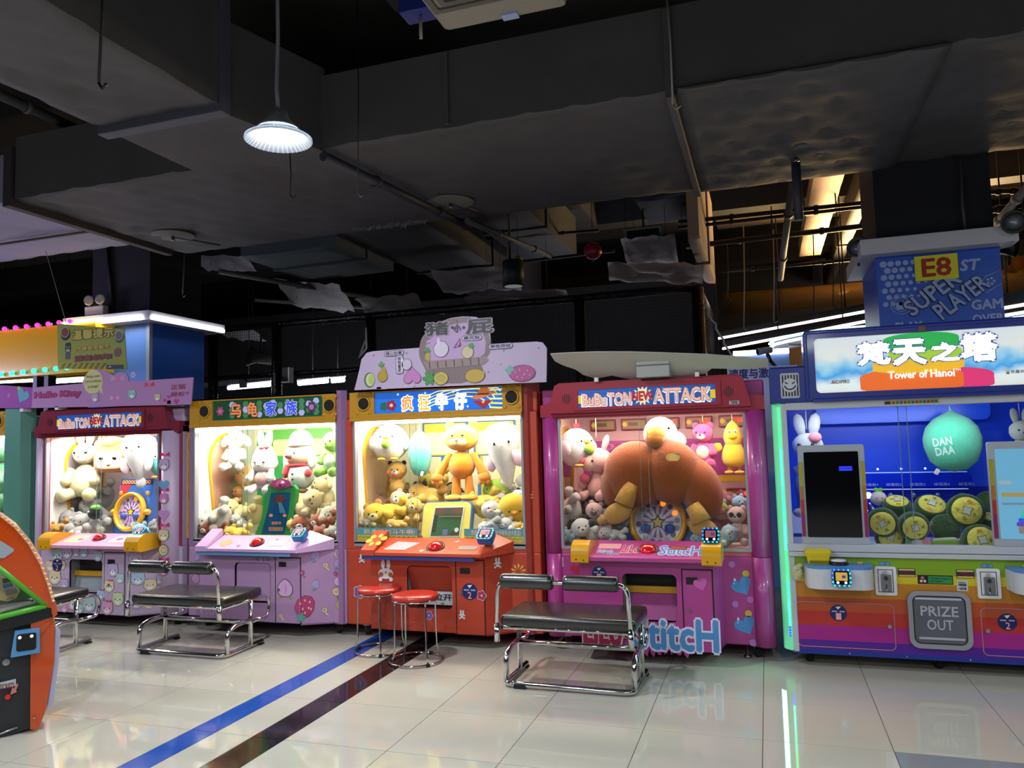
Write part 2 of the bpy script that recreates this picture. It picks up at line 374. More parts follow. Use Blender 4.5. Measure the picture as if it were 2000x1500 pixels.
# ragged silver foil hanging under those ducts
FOIL = mat('silver_foil', '#a9a7b2', .45, .2, noise=.15, nscale=5, bump=.4, bscale=9)
def foil(label, u, v, Y, w, d, rot=0, seed=1):
    c = at(u, v, Y); g = G(); n, m_ = 10, 6; P = []
    for j in range(m_+1):
        row = []
        for i in range(n+1):
            x, y = (i/n-.5)*w, (j/m_-.5)*d
            k = NZ.noise(Vector((x*6+seed, y*6, seed)))
            e = (NZ.noise(Vector((i*1.7, seed*3, j)))*.12*d) if j in (0, m_) else 0
            p = Vector((x, y+e, k*.06)); p.rotate(Euler((-.42, .05*seed % .2, rot))); row.append(g.bm.verts.new(p+c))
        P.append(row)
    fs = [g.bm.faces.new((P[j][i], P[j][i+1], P[j+1][i+1], P[j+1][i])) for j in range(m_) for i in range(n)]
    g._fin(fs, FOIL, True)
    bmesh.ops.solidify(g.bm, geom=g.bm.faces[:], thickness=.006)
    o = g.out('foil_sheet')
    for sx in (-.3, .3):
        q = G(); q.tube([V(c.x+sx*w, c.y, c.z-.01), V(c.x+sx*w, c.y, 5.0)], .003, mat('dark_pipe', '#17171b', .5, .3), 5); q.out('hanger', o); tag(o, label, 'foil', 'torn foil lagging under the back ducts')
foil('torn silver foil lagging below the air grille near the netting corner', 1270, 492, 8.0, .55, .5, 0, 1)
foil('crumpled silver foil strip above the top rail at the netting corner', 1280, 533, 8.2, 1.0, .35, .1, 2)
foil('silver foil lagging sheet hanging right of the first netting post', 615, 578, 8.4, .9, .6, .1, 3)
foil('small torn foil sheet left of the black pendant downlight', 760, 592, 8.3, .8, .3, 0, 4)
foil('silver foil lagging under the long black duct, behind the black downlight', 930, 548, 8.3, 1.0, .45, 0, 5)
foil('pale foil sheet high between pillar and teal grey duct', 440, 515, 8.6, .8, .35, 0, 6)
foil('flat foil sheet beyond the netting, left of its first post', 470, 652, 9.5, .7, .35, 0, 7)
foil('long foil strip above the netting to the right of the basket board', 1010, 585, 8.3, 1.2, .3, .05, 8)

# pipes, conduits and hanging wires
PIPE = mat('pipe_paint', '#4c4b50', .55, .2); PIPED = mat('dark_pipe', '#17171b', .5, .3); PIPEW = mat('pale_pipe', '#8f8985', .5)
def pipe(label, p0, p1, r, m, name='pipe', cat='pipe', ends=True):
    t = thing(name, label, cat, p0); g = G(); g.tube([p0, p1], r, m, 10); g.out('tube', t)
    p0, p1 = Vector(p0), Vector(p1); d = p1-p0; n = d.normalized()
    for f in (.3, .75):
        q = G(); c = p0+d*f; q.tube([c-n*.02, c+n*.02], r*1.35, m, 10); q.out('pipe_clamp', t)
    return t
pipe('upper of two grey pipes at the upper left edge', (-5.05, 3.0, 4.28), (-5.05, 4.75, 4.28), .035, PIPE)
pipe('lower of two grey pipes at the upper left edge', (-5.3, 3.0, 4.22), (-5.3, 4.75, 4.22), .04, PIPE)
pipe('thick grey pipe above the pendant lamp at the top edge', (-2.15, 2.2, 4.42), (-2.15, 4.4, 4.42), .05, PIPE)
pipe('thin grey pipe at the top edge right of the air conditioner', (-.62, 2.5, 4.45), (-.62, 4.4, 4.45), .022, PIPE)
pipe('grey conduit crossing under the main duct beside the pendant lamp', (-2.8, 4.5, 3.53), (-2.52, 6.5, 3.53), .035, mat('conduit', '#3b3b46', .5, .3))
pipe('slim pipe running back from the middle sprinkler plate', (-2.45, 6.3, 3.52), (-2.3, 8.6, 3.7), .03, PIPE)
pipe('long bare pipe sloping past the left pillar top', (-5.7, 7.0, 3.52), (-4.6, 10.5, 3.55), .03, PIPE)
pipe('pale pipe below the dark ducts left of the netting', (-6.2, 8.3, 3.46), (-4.1, 9.6, 3.32), .022, PIPEW)
for k, (u0, v0, u1, v1, Y, r) in enumerate(((1325, 434, 1690, 396, 8.2, .022), (1325, 445, 1690, 404, 8.2, .018), (1340, 482, 1700, 440, 8.8, .03), (1380, 534, 1690, 505, 9.6, .02),
                                            (1930, 375, 1995, 372, 8.2, .025), (1930, 412, 1999, 400, 8.2, .03), (900, 470, 1170, 450, 8.6, .018), (1010, 512, 1200, 490, 8.6, .018))):
    a, b = at(u0, v0, Y), at(u1, v1, Y)
    pipe(('upper thin black sprinkler pipe across the warm lit ceiling', 'lower thin black pipe just under the upper sprinkler pipe', 'thick black pipe across the tan hanging duct', 'lowest thin pipe below the tan duct',
          'upper short black pipe at the right edge', 'lower short black pipe at the right edge', 'thin black pipe left of the red ball', 'thin black pipe right of the black downlight')[k], a, b, r, PIPED)
pipe('steep grey drain pipe left of the tan hanging duct', at(1548, 352, 7.4), at(1524, 545, 9.2), .035, PIPE)
pipe('pale slanted pipe above the lamp on the right cornice', at(2010, 360, 7.6), at(1935, 450, 8.2), .035, PIPEW)
def wire(label, p0, p1, r=.006, m=PIPED, hook=True):
    t = thing('hanging_wire', label, 'wire', p0); g = G(); p0, p1 = Vector(p0), Vector(p1)
    g.tube([p0, (p0+p1)/2+Vector((.008, 0, 0)), p1], r, m, 6); g.out('strand', t)
    q = G(); q.tube([p1, p1+Vector((.02, 0, -.03)), p1+Vector((.045, 0, -.01))], r, m, 6); q.out('hook', t)
wire('black rod hanging in front of the upper left duct', at(205, -40, 2.6)+V(0, 0, .6), at(193, 162, 2.6), .007)
wire('white cord hanging in front of the duct right of centre', at(1300, -30, 4.4), at(1314, 205, 4.4), .006, PIPEW)
wire('thin black wire hanging right of the pendant lamp', at(697, -30, 4.3), at(699, 378, 4.3), .004)
wire('short black wire hanging below the pendant lamp', at(566, 300, 4.45), at(567, 380, 4.45), .004)
wire('pale cord end hanging on the left pillar', at(361, 465, 6.9), at(356, 575, 6.9), .008, PIPE)
for k, u in enumerate((1452, 1510, 1588, 1626, 1420)):
    wire('hanger rod in the warm ceiling bay, number %s from the left' % ('two', 'three', 'four', 'five', 'one')[k], at(u, 440+k*8, 9.4), at(u+1, 640-k*14, 9.4), .007, PIPEW if k in (0, 1) else PIPED)
# sprinkler plates
for u, v, Y, lab in ((880, 395, 5.95, 'grey sprinkler disc under the main duct above the basket board'), (1555, 302, 5.9, 'grey sprinkler disc with a drop pipe near the right pillar'), (338, 460, 5.85, 'grey sprinkler disc beside the left pillar')):
    c = at(u, v, Y); t = thing('sprinkler_plate', lab, 'sprinkler', c); g = G()
    g.lathe([(.0, .012), (.19, .008), (.2, .0), (.19, -.006), (.0, -.012)], c, mat('sprinkler_disc', '#6a6866', .7), 28, caps=False); g.out('disc', t)
    g = G(); g.lathe([(.018, 0), (.012, -.03), (.022, -.034), (.022, -.04), (.004, -.045)], c-V(0, 0, .01), STEEL, 10); g.out('sprinkler_head', t)
    g = G()
    if u == 1555: g.tube([c+V(0, .12, .1), c+V(0, .12, -.46)], .033, mat('conduit', '#3b3b46', .5, .3), 12)
    else: g.tube([c+V(0, .02, .01), c+V(.12, .5, .03)], .03, mat('conduit', '#3b3b46', .5, .3), 10)
    g.out('drop_pipe', t)
# ceiling air conditioner
t = thing('air_conditioner', 'pale ceiling cassette air conditioner with square louvres at the top edge', 'air conditioner', (-1.1, 3, 3.6)); ACW = mat('ac_plastic', '#8d8880', .5)
g = G(); g.box(-1.44, -.80, 2.55, 3.46, 3.6, 3.82, ACW, .03); g.out('casing', t)
FB = Fr((0, 0, 3.6), (1, 0, 0), (0, -1, 0))
for k in range(4):
    w = .27-k*.06; cx, cy = -1.14, -3.0; g = G(); g.holed((cx-w, cy-w, cx+w, cy+w), (cx-w+.03, cy-w+.03, cx+w-.03, cy+w-.03), FB, -.01, .012+.008*k, mat('ac_louvre', '#5b5855', .5), .01); g.out('louvre', t)
g = G(); g.box(-1.12, -1.04, 3.39, 3.44, 3.588, 3.6, flat('#9fb0d8', .3)); g.out('badge', t)
g = G(); g.box(-1.62, -1.44, 3.3, 3.42, 3.66, 3.76, flat('#1b2a78')); g.tube([(-1.53, 3.36, 3.66), (-1.53, 3.36, 3.54)], .008, PIPEW, 6); g.out('valve_box', t)
# grille on the back duct
t = thing('air_grille', 'square black air grille with pale frame under the back duct', 'grille', at(1256, 455, 8.0))
c = at(1256, 458, 8.0); F2 = Fr(c, (1, 0, 0), (0, -.5, .87)); g = G(); g.holed((-.2, -.08, .2, .08), (-.17, -.06, .17, .06), F2, 0, .02, mat('grille_frame', '#6b6f72', .5), .01); g.out('frame', t)
for k in range(8):
    g = G(); x = -.15+k*.042; g.poly([(x, -.06), (x+.012, -.06), (x+.012, .06), (x, .06)], F2, 0, .015, PIPED); g.out('slat', t)
g = G(); g.box(c.x-.17, c.x+.17, c.y+.02, c.y+.05, c.z-.05, c.z+.06, BLACKP); g.out('backing', t); g = G(); g.tube([c+V(0, .04, .05), c+V(0, .04, .4)], .012, PIPED, 6); g.out('hanger', t)
# pendant high-bay lamp
LP = V(-2.57, 3.66, 3.30)
t = thing('pendant_lamp', 'lit round pendant lamp with ribbed reflector hanging from a cord', 'lamp', LP)
g = G(); g.lathe([(.185, 0), (.19, -.008), (.182, -.012), (.12, .045), (.118, .05), (.188, .004)], LP, mat('reflector', '#c8d2d8', .25, .6, emit=.35, ecol='#cfe0ff'), 40, caps=False); g.out('reflector', t)
RBM = mat('reflector_rib', '#e8eef4', .2, .5, emit=.6, ecol='#dbe6ff')
for k in range(40):
    a = 2*PI*k/40; q = G(); q.tube([LP+V(.183*math.cos(a), .183*math.sin(a), -.012), LP+V(.122*math.cos(a), .122*math.sin(a), .04)], .003, RBM, 5); q.out('reflector_rib', t)
g = G(); g.lathe([(.0, .03), (.115, .035), (.118, .05), (.0, .05)], LP, mat('lamp_lens', '#ffffff', .5, emit=30), 32, caps=False); g.out('lens', t)
g = G(); g.lathe([(.118, .052), (.12, .06), (.06, .12), (.05, .16), (.012, .17)], LP, mat('lamp_housing', '#8d95a5', .4), 24); g.out('housing', t)
g = G(); g.tube([LP+V(0, 0, .17), LP+V(-.012, 0, .3), LP+V(.0, .0, .6), LP+V(-.005, 0, 1.1), LP+V(0, 0, 1.7)], .011, mat('lamp_cord', '#7d8090', .6), 8); g.out('cord', t)
# black cylinder downlight and red / yellow balls behind it
c = at(1003, 560, 7.4); t = thing('pendant_downlight', 'black cylinder downlight hanging above the netting', 'lamp', c)
g = G(); g.lathe([(.0, .02), (.105, .0), (.112, .0), (.112, .26), (.10, .27), (0, .27)], c, mat('dark_can', '#22252e', .5), 24, caps=False); g.out('housing', t)
g = G(); g.lathe([(.0, .01), (.1, .002), (.0, .004)], c, mat('dim_reflector', '#b8c0b8', .2, .8, emit=.25), 20, caps=False); g.out('reflector', t)
g = G(); g.tube([c+V(-.03, 0, .27), V(c.x-.03, c.y, 5.0)], .014, PIPED, 8); g.out('stem', t)
for u, v, r, col, lab in ((1012, 507, .045, '#a8a04a', 'small yellow ball on top of the black downlight'), (1158, 490, .095, '#8a1233', 'dark red round balloon up among the back pipes')):
    c = at(u, v, 7.6); t = thing('balloon', lab, 'balloon', c); g = G(); g.ell(c, (r, r, r*.95), mat('balloon_'+col, col, .35), seg=18, rings=12); g.out('skin', t)
    g = G(); g.lathe([(.004, 0), (.012, -.02), (.0, -.018)], c-V(0, 0, r*.93), mat('balloon_'+col, col, .35), 8, caps=False); g.out('knot', t); g = G(); g.tube([c, V(c.x, c.y, 5)], .004, PIPED, 5); g.out('string', t)

# ---- pillars
NAVY = mat('dark_pillar_paint', '#191b26', .75, noise=.12, nscale=3)
def pillar(name, x0, x1, y0, y1, zc):
    g = G(); g.box(x0, x1, y0, y1, zc, 5.0, NAVY); p = struct(g.out(name)); return p
pr_ = pillar('pillar', .89, 1.69, 6.5, 7.3, 2.9)
BLUEC = mat('blue_cladding', '#2258c8', .4, noise=.06)
g = G(); g.box(.87, 1.71, 6.47, 7.33, 0, 2.9, BLUEC); g.out('cladding', pr_)
g = G(); g.box(.75, 1.80, 6.33, 7.4, 2.88, 3.0, mat('cornice_white', '#c9c9d6', .5), .004); g.out('cornice', pr_)
PRW = flat('#9fb2e4', .5); FP = FY(6.468)
g = G()
for r in range(7):
    for k in range(7-r//2):
        rad = .026-.0021*(k+r*.5)
        if rad > .006: g.poly(circ(.92+k*.052+(r % 2)*.026, 2.82-r*.052, rad, 10), FP, 0, .002, PRW)
g.out('dot_print', pr_)
text('SUPER', Fr((1.10, 6.468, 2.40), (.82, 0, .57), (-.57, 0, .82)), (0, 0, .42, .12), PRW, pr_, 'lettering', .03, .012, flat('#20242e'), .06)
text('PLAYER', Fr((1.30, 6.468, 2.36), (.82, 0, .57), (-.57, 0, .82)), (0, 0, .40, .12), PRW, pr_, 'lettering', .03, .012, flat('#20242e'), .06)
text('GAM', FP, (1.50, 2.42, 1.70, 2.49), PRW, pr_, off=.05); text('OVER', FP, (1.50, 2.32, 1.70, 2.38), PRW, pr_, off=.05)
text('PLAY', FP, (.98, 2.30, 1.16, 2.36), PRW, pr_, off=.05); text('ST', FP, (1.44, 2.72, 1.56, 2.80), PRW, pr_, off=.05, skew=.2)
g = G()
for r in (.075, .055): g.tube([FP.p(x, z, .002) for x, z in circ(1.03, 2.50, r, 18)], .004, PRW, 5, closed=True)
g.poly(rrect(.99, 2.46, 1.07, 2.52, .02), FP, 0, .002, PRW); g.out('gamepad_print', pr_)
g = G(); g.tube([FP.p(*q, .002) for q in [(1.70, 2.70), (1.60, 2.66), (1.54, 2.57), (1.60, 2.54), (1.70, 2.60)]], .005, PRW, 5)
for a in range(5): g.poly(circ(1.635+.022*math.cos(a*1.257), 2.625+.022*math.sin(a*1.257), .01, 8), FP, 0, .002, PRW)
g.out('paddle_print', pr_)
t = thing('number_sign', 'yellow sign reading E8 in red on the right pillar', 'sign', (1.28, 6.46, 2.66))
g = G(); g.box(1.135, 1.425, 6.45, 6.467, 2.665, 2.855, flat('#e6e01c', .4)); g.out('plate', t)
RED = flat('#a81c1c', .5); text('E8', FY(6.449), (1.185, 2.695, 1.375, 2.83), RED, t, off=.03)
def spotlight(label, c, m=BLACKP, d=(0, -1, -.3)):
    t = thing('spotlight', label, 'lamp', c); R = Vector(d).to_track_quat('Z', 'Y').to_matrix(); g = G()
    g.lathe([(.0, -.12), (.05, -.11), (.07, -.02), (.085, .03), (.08, .035), (.06, .01), (.0, .005)], c, m, 18, M=R, caps=False); g.out('housing', t)
    g = G(); g.lathe([(.0, .012), (.062, .018), (.0, .02)], c, mat('spot_glass', '#9aa6b0', .1, .5), 16, M=R, caps=False); g.out('glass', t)
    g = G(); g.tube([Vector(c)+V(0, .05, -.02), Vector(c)+V(0, .08, -.13)], .012, m, 6); g.out('bracket', t)
spotlight('round black spotlight on the right end of the white cornice', V(1.76, 6.28, 3.01), d=(-.2, -1, -.35))
spotlight('second black spotlight below and behind the cornice end', at(1975, 480, 6.6), d=(.8, -.4, -.2))
spotlight('black spotlight at the left end of the white cornice', at(1677, 484, 6.55), mat('grey_can', '#3c4044', .4), d=(-.5, -1, .2))
g = G(); g.tube([at(1876, 300, 6.45), at(1880, 400, 6.45), at(1886, 455, 6.45)], .012, PIPE, 6); g.out('conduit', pr_)

pl = pillar('pillar', -7.1, -6.3, 6.62, 7.42, 2.95)
g = G(); g.box(-7.12, -6.28, 6.6, 7.44, 0, 2.98, mat('light_blue_cladding', '#4f7fcf', .4)); g.out('cladding', pl)
g = G(); g.box(-6.282, -6.268, 6.63, 7.44, 0, 2.97, mat('deep_blue_panel', '#1c58b8', .45, noise=.06)); g.out('side_panel', pl)
g = G(); g.box(-6.31, -6.265, 6.585, 6.63, 0, 2.97, mat('corner_strip', '#8d9bb0', .35)); g.out('corner_trim', pl)
g = G(); g.box(-7.3, -6.12, 6.42, 7.62, 2.985, 3.03, mat('cornice_white', '#c9c9d6', .5)); g.box(-7.3, -6.12, 6.42, 7.62, 2.93, 2.985, mat('cornice_white', '#c9c9d6', .5)); g.out('cornice', pl)
g = G(); g.box(-7.28, -6.2, 6.402, 6.42, 2.945, 2.97, TUBE); g.out('light_strip', pl)
g = G(); g.box(-6.12, -6.102, 6.46, 7.6, 2.945, 2.97, TUBE); g.out('light_strip', pl)
lamp('cornice_strip_light', 'AREA', (-6.74, 6.36, 2.95), 5, (1, 1, .95), 1.0, .04, target=(-6.74, 6.5, 2.2))
t = thing('number_sign', 'yellow pillar sign half hidden behind the warning banner', 'sign', (-6.78, 6.59, 2.62))
g = G(); g.box(-6.93, -6.62, 6.58, 6.598, 2.67, 2.88, flat('#e0d02a', .4)); g.out('plate', t)
text('E8', FY(6.579), (-6.88, 2.70, -6.67, 2.85), RED, t, off=.03)
t = thing('emergency_light', 'white twin-head emergency light standing on the left pillar cornice', 'lamp', at(187, 612, 6.5))
c = at(187, 607, 6.5); g = G(); g.box(c.x-.13, c.x+.13, c.y-.03, c.y+.05, c.z-.05, c.z+.05, WHITEP, .01); g.out('battery_box', t)
for dx in (-.085, .075):
    g = G(); cc = c+V(dx, 0, .12); g.lathe([(.0, -.02), (.05, -.01), (.06, .02), (.045, .025), (.0, .018)], cc, mat('lamp_head', '#aab4b8', .25, .4), 18, M=Vector((.2, -1, 0)).to_track_quat('Z', 'Y').to_matrix(), caps=False); g.out('lamp_head', t)
    q = G(); q.tube([cc-V(0, 0, .05), cc-V(0, 0, .08)], .012, WHITEP, 6); q.out('neck', t)
g = G(); g.tube([at(210, 470, 6.6), at(213, 520, 6.6), at(220, 608, 6.6)], .02, mat('black_cable', '#0d0d10', .5), 6); g.out('cable', pl)

# ================================================================== CLAW MACHINES
YF, YB = 5.60, 6.56
GOLD = mat('gold_plastic', '#b5820f', .42, noise=.08, nscale=6); YEL = mat('yellow_plastic', '#d69a08', .3, coat=.4)
GREYA = mat('aluminium', '#9fa2a8', .4, .5); DARKSEAM = mat('dark_seam', '#151214', .8)
def stick(parent, name, polys, y, fr=None, th=.0012):   # flat print: list of (points, colour) layered
    g = G(); fr = fr or FY(y)
    for k, (pts, c) in enumerate(polys): g.poly(pts, fr, 0, th+k*.0005, flat(c, .4))
    return g.out(name, parent)
def heart(cx, cy, s, rot=0):
    P = []
    for i in range(26):
        t = 2*PI*i/26; x = 16*math.sin(t)**3/17; y = (13*math.cos(t)-5*math.cos(2*t)-2*math.cos(3*t)-math.cos(4*t))/17
        c, q = math.cos(rot), math.sin(rot); P.append((cx+s*(x*c-y*q), cy+s*(x*q+y*c)))
    return P
def flower(cx, cy, s, n=5, deep=.28): return [(cx+s*(1-deep+deep*abs(math.cos(n*a/2)))*math.cos(a), cy+s*(1-deep+deep*abs(math.cos(n*a/2)))*math.sin(a)) for a in [2*PI*i/(n*8) for i in range(n*8)]]
def star4(cx, cy, s): return [(cx+(s if i % 2 == 0 else s*.3)*math.cos(PI*i/4), cy+(s if i % 2 == 0 else s*.3)*math.sin(PI*i/4)) for i in range(8)]
def starn(cx, cy, r0, r1, n, a0=0): return [(cx+(r0 if i % 2 == 0 else r1)*math.cos(a0+PI*i/n), cy+(r0 if i % 2 == 0 else r1)*math.sin(a0+PI*i/n)) for i in range(2*n)]
def caster(root, x, y, m=RUBBER):
    g = G(); g.lathe([(.0, -.017), (.038, -.017), (.04, -.01), (.04, .01), (.038, .017), (.0, .017)], (x, y, .0405), m, 14, M=Euler((0, PI/2, .4)).to_matrix(), caps=False)
    g.out('caster', root)
    q = G(); q.box(x-.028, x+.028, y-.03, y+.03, .075, .1, STEEL, .004); q.tube([(x-.022, y, .08), (x-.022, y, .03)], .004, STEEL, 6); q.tube([(x+.022, y, .08), (x+.022, y, .03)], .004, STEEL, 6); q.out('caster_fork', root)
def foot(root, x, y):
    g = G(); g.lathe([(.028, 0), (.028, .012), (.008, .018), (.008, .1)], (x, y, 0), STEEL, 12); g.out('levelling_foot', root)
def push_button(root, c, r=.05, n=(0, -.5, .87)):
    R = Vector(n).to_track_quat('Z', 'Y').to_matrix()
    g = G(); g.lathe([(r*1.25, 0), (r*1.25, .008), (r*1.02, .012), (r, .0)], c, BLACKP, 22, M=R); b = g.out('button_ring', root)
    g = G(); g.lathe([(r, .004), (r*.93, .018), (r*.7, .032), (r*.35, .04), (.001, .042)], c, mat('red_button', '#b80e12', .12, emit=.25, coat=.6), 22, M=R); g.out('push_button', root)
def reader(root, c, w=.1, n=(0, -.6, .8), body='#2b6fb8', screen='#8a4a52'):
    z = Vector(n).normalized(); x = Vector((1, 0, 0)); y = z.cross(x); fr = Fr(c, x, y); h = w*.95
    g = G(); g.poly(rrect(-w/2, -h/2, w/2, h/2, w*.22), fr, -.04, .02, flat(body, .35)); b = g.out('card_reader', root)
    g = G(); g.poly(rrect(-w*.38, -h*.38, w*.38, h*.38, w*.1), fr, .02, .023, flat('#08080c', .15)); g.out('reader_glass', b)
    g = G(); g.poly(rrect(-w*.3, -h*.16, w*.3, h*.3, .004), fr, .023, .0245, mat('reader_screen'+screen, screen, .3, emit=.5)); g.poly(rrect(w*.02, -h*.02, w*.2, h*.14, .003), fr, .0245, .026, mat('reader_icon', '#3a3a90', .3, emit=.5)); g.out('reader_screen', b)
    g = G()
    for dx in (-.2, .2): g.poly(circ(dx*w, -h*.27, w*.07, 10), fr, .023, .0255, glow('#e8ecff', 2.5))
    g.out('reader_lamp', b)
    g = G()
    for k in range(14):
        a = 2*PI*k/14; px, py = w*.44*math.copysign(min(1, abs(1.3*math.cos(a))), math.cos(a)), h*.44*math.copysign(min(1, abs(1.3*math.sin(a))), math.sin(a))
        g.poly(circ(px, py, w*.045, 8), fr, .02, .0225, glow('#20e8b0' if (py < 0 or px > w*.3) else '#3a70ff', 2.5))
    g.out('reader_led', b)

def cabinet(label, X0, X1, win, skin, frame, trim, inner, side, zl=.70, zt=1.76, style='gold', head=True, postm=None):
    """Box of a claw machine: lower cabinet, framed window, glass panes, lit interior, roof and casters."""
    wx0, wx1, wz0, wz1 = win
    t = thing('claw_machine', label, 'claw machine', ((X0+X1)/2, 6.1, 0), 'claw machines in the row')
    g = G(); g.box(X0, X1, YF, YB, .1, zl, skin, .012); g.out('lower_cabinet', t)
    g = G(); g.holed((X0+.005, zl, X1-.005, zt), (wx0, wz0, wx1, wz1), FY(YF), -.05, .0, frame, .012); g.out('window_frame', t)
    g = G(); g.holed((wx0-.012, wz0-.012, wx1+.012, wz1+.012), (wx0+.006, wz0+.006, wx1-.006, wz1-.006), FY(YF), -.03, .008, trim, .01)
    if style == 'gold': g.box(wx0-.01, wx1+.01, YF-.008, YF, wz0-.035, wz0, trim)
    g.out('window_trim', t)
    mid = wx0+(wx1-wx0)*(.36 if style == 'gold' else .47)
    for a, b, y in ((wx0, mid+.03, YF+.012), (mid-.03, wx1, YF+.022)):
        g = G(); g.box(a, b, y, y+.005, wz0, wz1, GLASS); o = g.out('glass_pane', t)
        q = G(); e = b if b < wx1 else a; q.box(e-.0012, e+.0012, y, y+.005, wz0, wz1, glass_edge); q.out('pane_edge', o)
    # interior
    g = G(); g.box(X0+.03, X0+.05, YF+.05, YB-.05, zl, zt, side); li = g.out('side_wall', t)
    g = G(); g.box(X1-.05, X1-.03, YF+.05, YB-.05, zl, zt, side); g.out('side_wall', t)
    g = G(); g.box(X0+.05, X1-.05, YB-.10, YB-.08, zl, zt, inner); bw = g.out('inner_back_wall', t)
    g = G(); g.box(X0+.05, X1-.05, YF+.05, YB-.08, zl, zl+.02, side); g.out('prize_bed', t)
    g = G(); g.box(X0+.05, X1-.05, YF+.05, YB-.08, zt-.02, zt, mat('inner_ceiling', '#e8e4da', .6)); g.out('inner_ceiling', t)
    g = G(); g.box(wx0+.02, wx1-.02, YF+.055, YF+.085, zt-.05, zt-.02, TUBE); g.out('light_tube', t)
    g = G(); g.box(X0, X0+.03, YF+.01, YB, zl, zt, skin); g.out('outer_side', t)
    g = G(); g.box(X1-.03, X1, YF+.01, YB, zl, zt, skin); g.out('outer_side', t)
    g = G(); g.box(X0, X1, YB-.08, YB, zl, zt, skin); g.out('rear_panel', t)
    g = G(); g.box(X0, X1, YF+.02, YB, zt, zt+.16, postm or skin, .01); g.out('roof', t)
    for x in (X0+.13, X1-.13):
        caster(t, x, YB-.15); caster(t, x, YF+.1)
    # arched frame on the left side wall
    return t, li, bw
glass_edge = mat('pane_edge', '#6f8886', .25)
def front_box(t, x0, x1, yf, ch, opening, coin, skin, z0=.1, z1=.71, inner='#3a3a3e', strip='#c8961a', flap=None, slot=None, lock=None, chl=.02):
    ox0, oz0, ox1, oz1 = opening
    g = G(); g.holed((x0, z0, x1, z1), opening, FY(yf), -.02, 0, skin, .035, hm=DARKSEAM); fp = g.out('front_panel', t)
    g = G(); FX = Fr((0, 0, z0), (1, 0, 0), (0, 1, 0)); h = z1-z0
    g.poly([(x1, yf), (x1+ch, YF), (x1+ch-.02, YF), (x1-.02, yf+.02)], FX, 0, h, skin)
    g.poly([(x0, yf), (x0+.02, yf+.02), (x0-chl+.02, YF), (x0-chl, YF)], FX, 0, h, skin)
    g.poly([(x0, yf), (x1, yf), (x1+ch, YF), (x0-chl, YF)], FX, 0, .012, skin); g.poly([(x0, yf), (x1, yf), (x1+ch, YF), (x0-chl, YF)], FX, h-.012, h, skin); g.out('front_box_shell', t)
    im = flat(inner, .6); g = G()
    g.box(ox0-.015, ox1+.015, YF-.03, YF-.02, oz0-.02, oz1+.02, im); g.box(ox0-.02, ox0-.008, yf+.02, YF-.02, oz0-.02, oz1+.02, flat('#8f8f92', .6)); g.box(ox1+.008, ox1+.02, yf+.02, YF-.02, oz0-.02, oz1+.02, im)
    g.box(ox0-.02, ox1+.02, yf+.02, YF-.02, oz0-.03, oz0-.015, im); g.box(ox0-.02, ox1+.02, yf+.02, YF-.02, oz1+.012, oz1+.025, im); g.out('prize_chute', t)
    if strip:
        g = G(); zz = oz1-.11; g.box(ox0-.008, ox1+.008, YF-.09, YF-.07, zz-.045, zz, flat(strip, .5)); g.out('chute_lip', t)
    if flap:
        g = G(); m_ = flat(flap, .5); g.poly([(YF-.05, oz1-.12), (YF-.06, oz1-.13), (yf+.06, oz0), (yf+.07, oz0)], Fr((0, 0, 0), (0, 1, 0), (0, 0, 1)), ox0-.005, ox1+.005, m_); g.out('prize_flap', t)
    cx0, cz0, cx1, cz1 = coin
    g = G(); g.holed((cx0-.012, cz0-.008, cx1+.012, cz1+.012), (cx0-.004, cz0, cx1+.004, cz1+.004), FY(yf), 0, .001, DARKSEAM, .004); g.out('door_gap', t)
    g = G(); g.poly(rrect(cx0, cz0, cx1, cz1, .006), FY(yf), 0, .007, skin); d = g.out('coin_door', t)
    if slot:
        g = G(); g.poly(rrect(*slot, .003), FY(yf-.007), 0, .002, flat('#050506', .6)); g.out('coin_slot', d)
    if lock:
        g = G(); g.disc((lock[0], yf-.007, lock[1]), .012, .01, STEEL, seg=14); g.poly([(lock[0]-.002, lock[1]-.006), (lock[0]+.002, lock[1]-.006), (lock[0]+.002, lock[1]+.006), (lock[0]-.002, lock[1]+.006)], FY(yf-.017), 0, .001, DARKSEAM); g.out('lock', d)
    return fp, d
FXZ = lambda x: Fr((x, 0, 0), (0, 1, 0), (0, 0, 1))
def cap_shelf(t, x0, x1, capw, skin, yfr=5.29, capm=YEL, n=2):   # slanted console between two yellow end caps
    pts = [(YF, .80), (yfr+.03, .735), (yfr, .725), (yfr, .70), (YF, .66)]
    g = G(); g.poly(pts, FXZ(0), x0+capw, x1-capw, skin); sh = g.out('control_shelf', t)
    cp = [(YF+.0, .69)]+[(YF-.0, .80)]+arc(yfr+.10, .745, .11, 75, 180, 7, ry=.085)+[(yfr-.012, .69), (yfr+.03, .675)]
    for a in (x0, x1-capw):
        g = G(); g.poly(cp, FXZ(0), a, a+capw, capm); o = g.out('end_cap', t)
        q = G(); q.disc((a+capw*.3, yfr-.012, .71), .005, .003, DARKSEAM, seg=8); q.disc((a+capw*.72, yfr-.012, .705), .005, .003, DARKSEAM, seg=8); q.out('screw', o)
    return sh, Fr((0, yfr+.03, .735), (1, 0, 0), Vector((0, YF-yfr-.03, .065)))
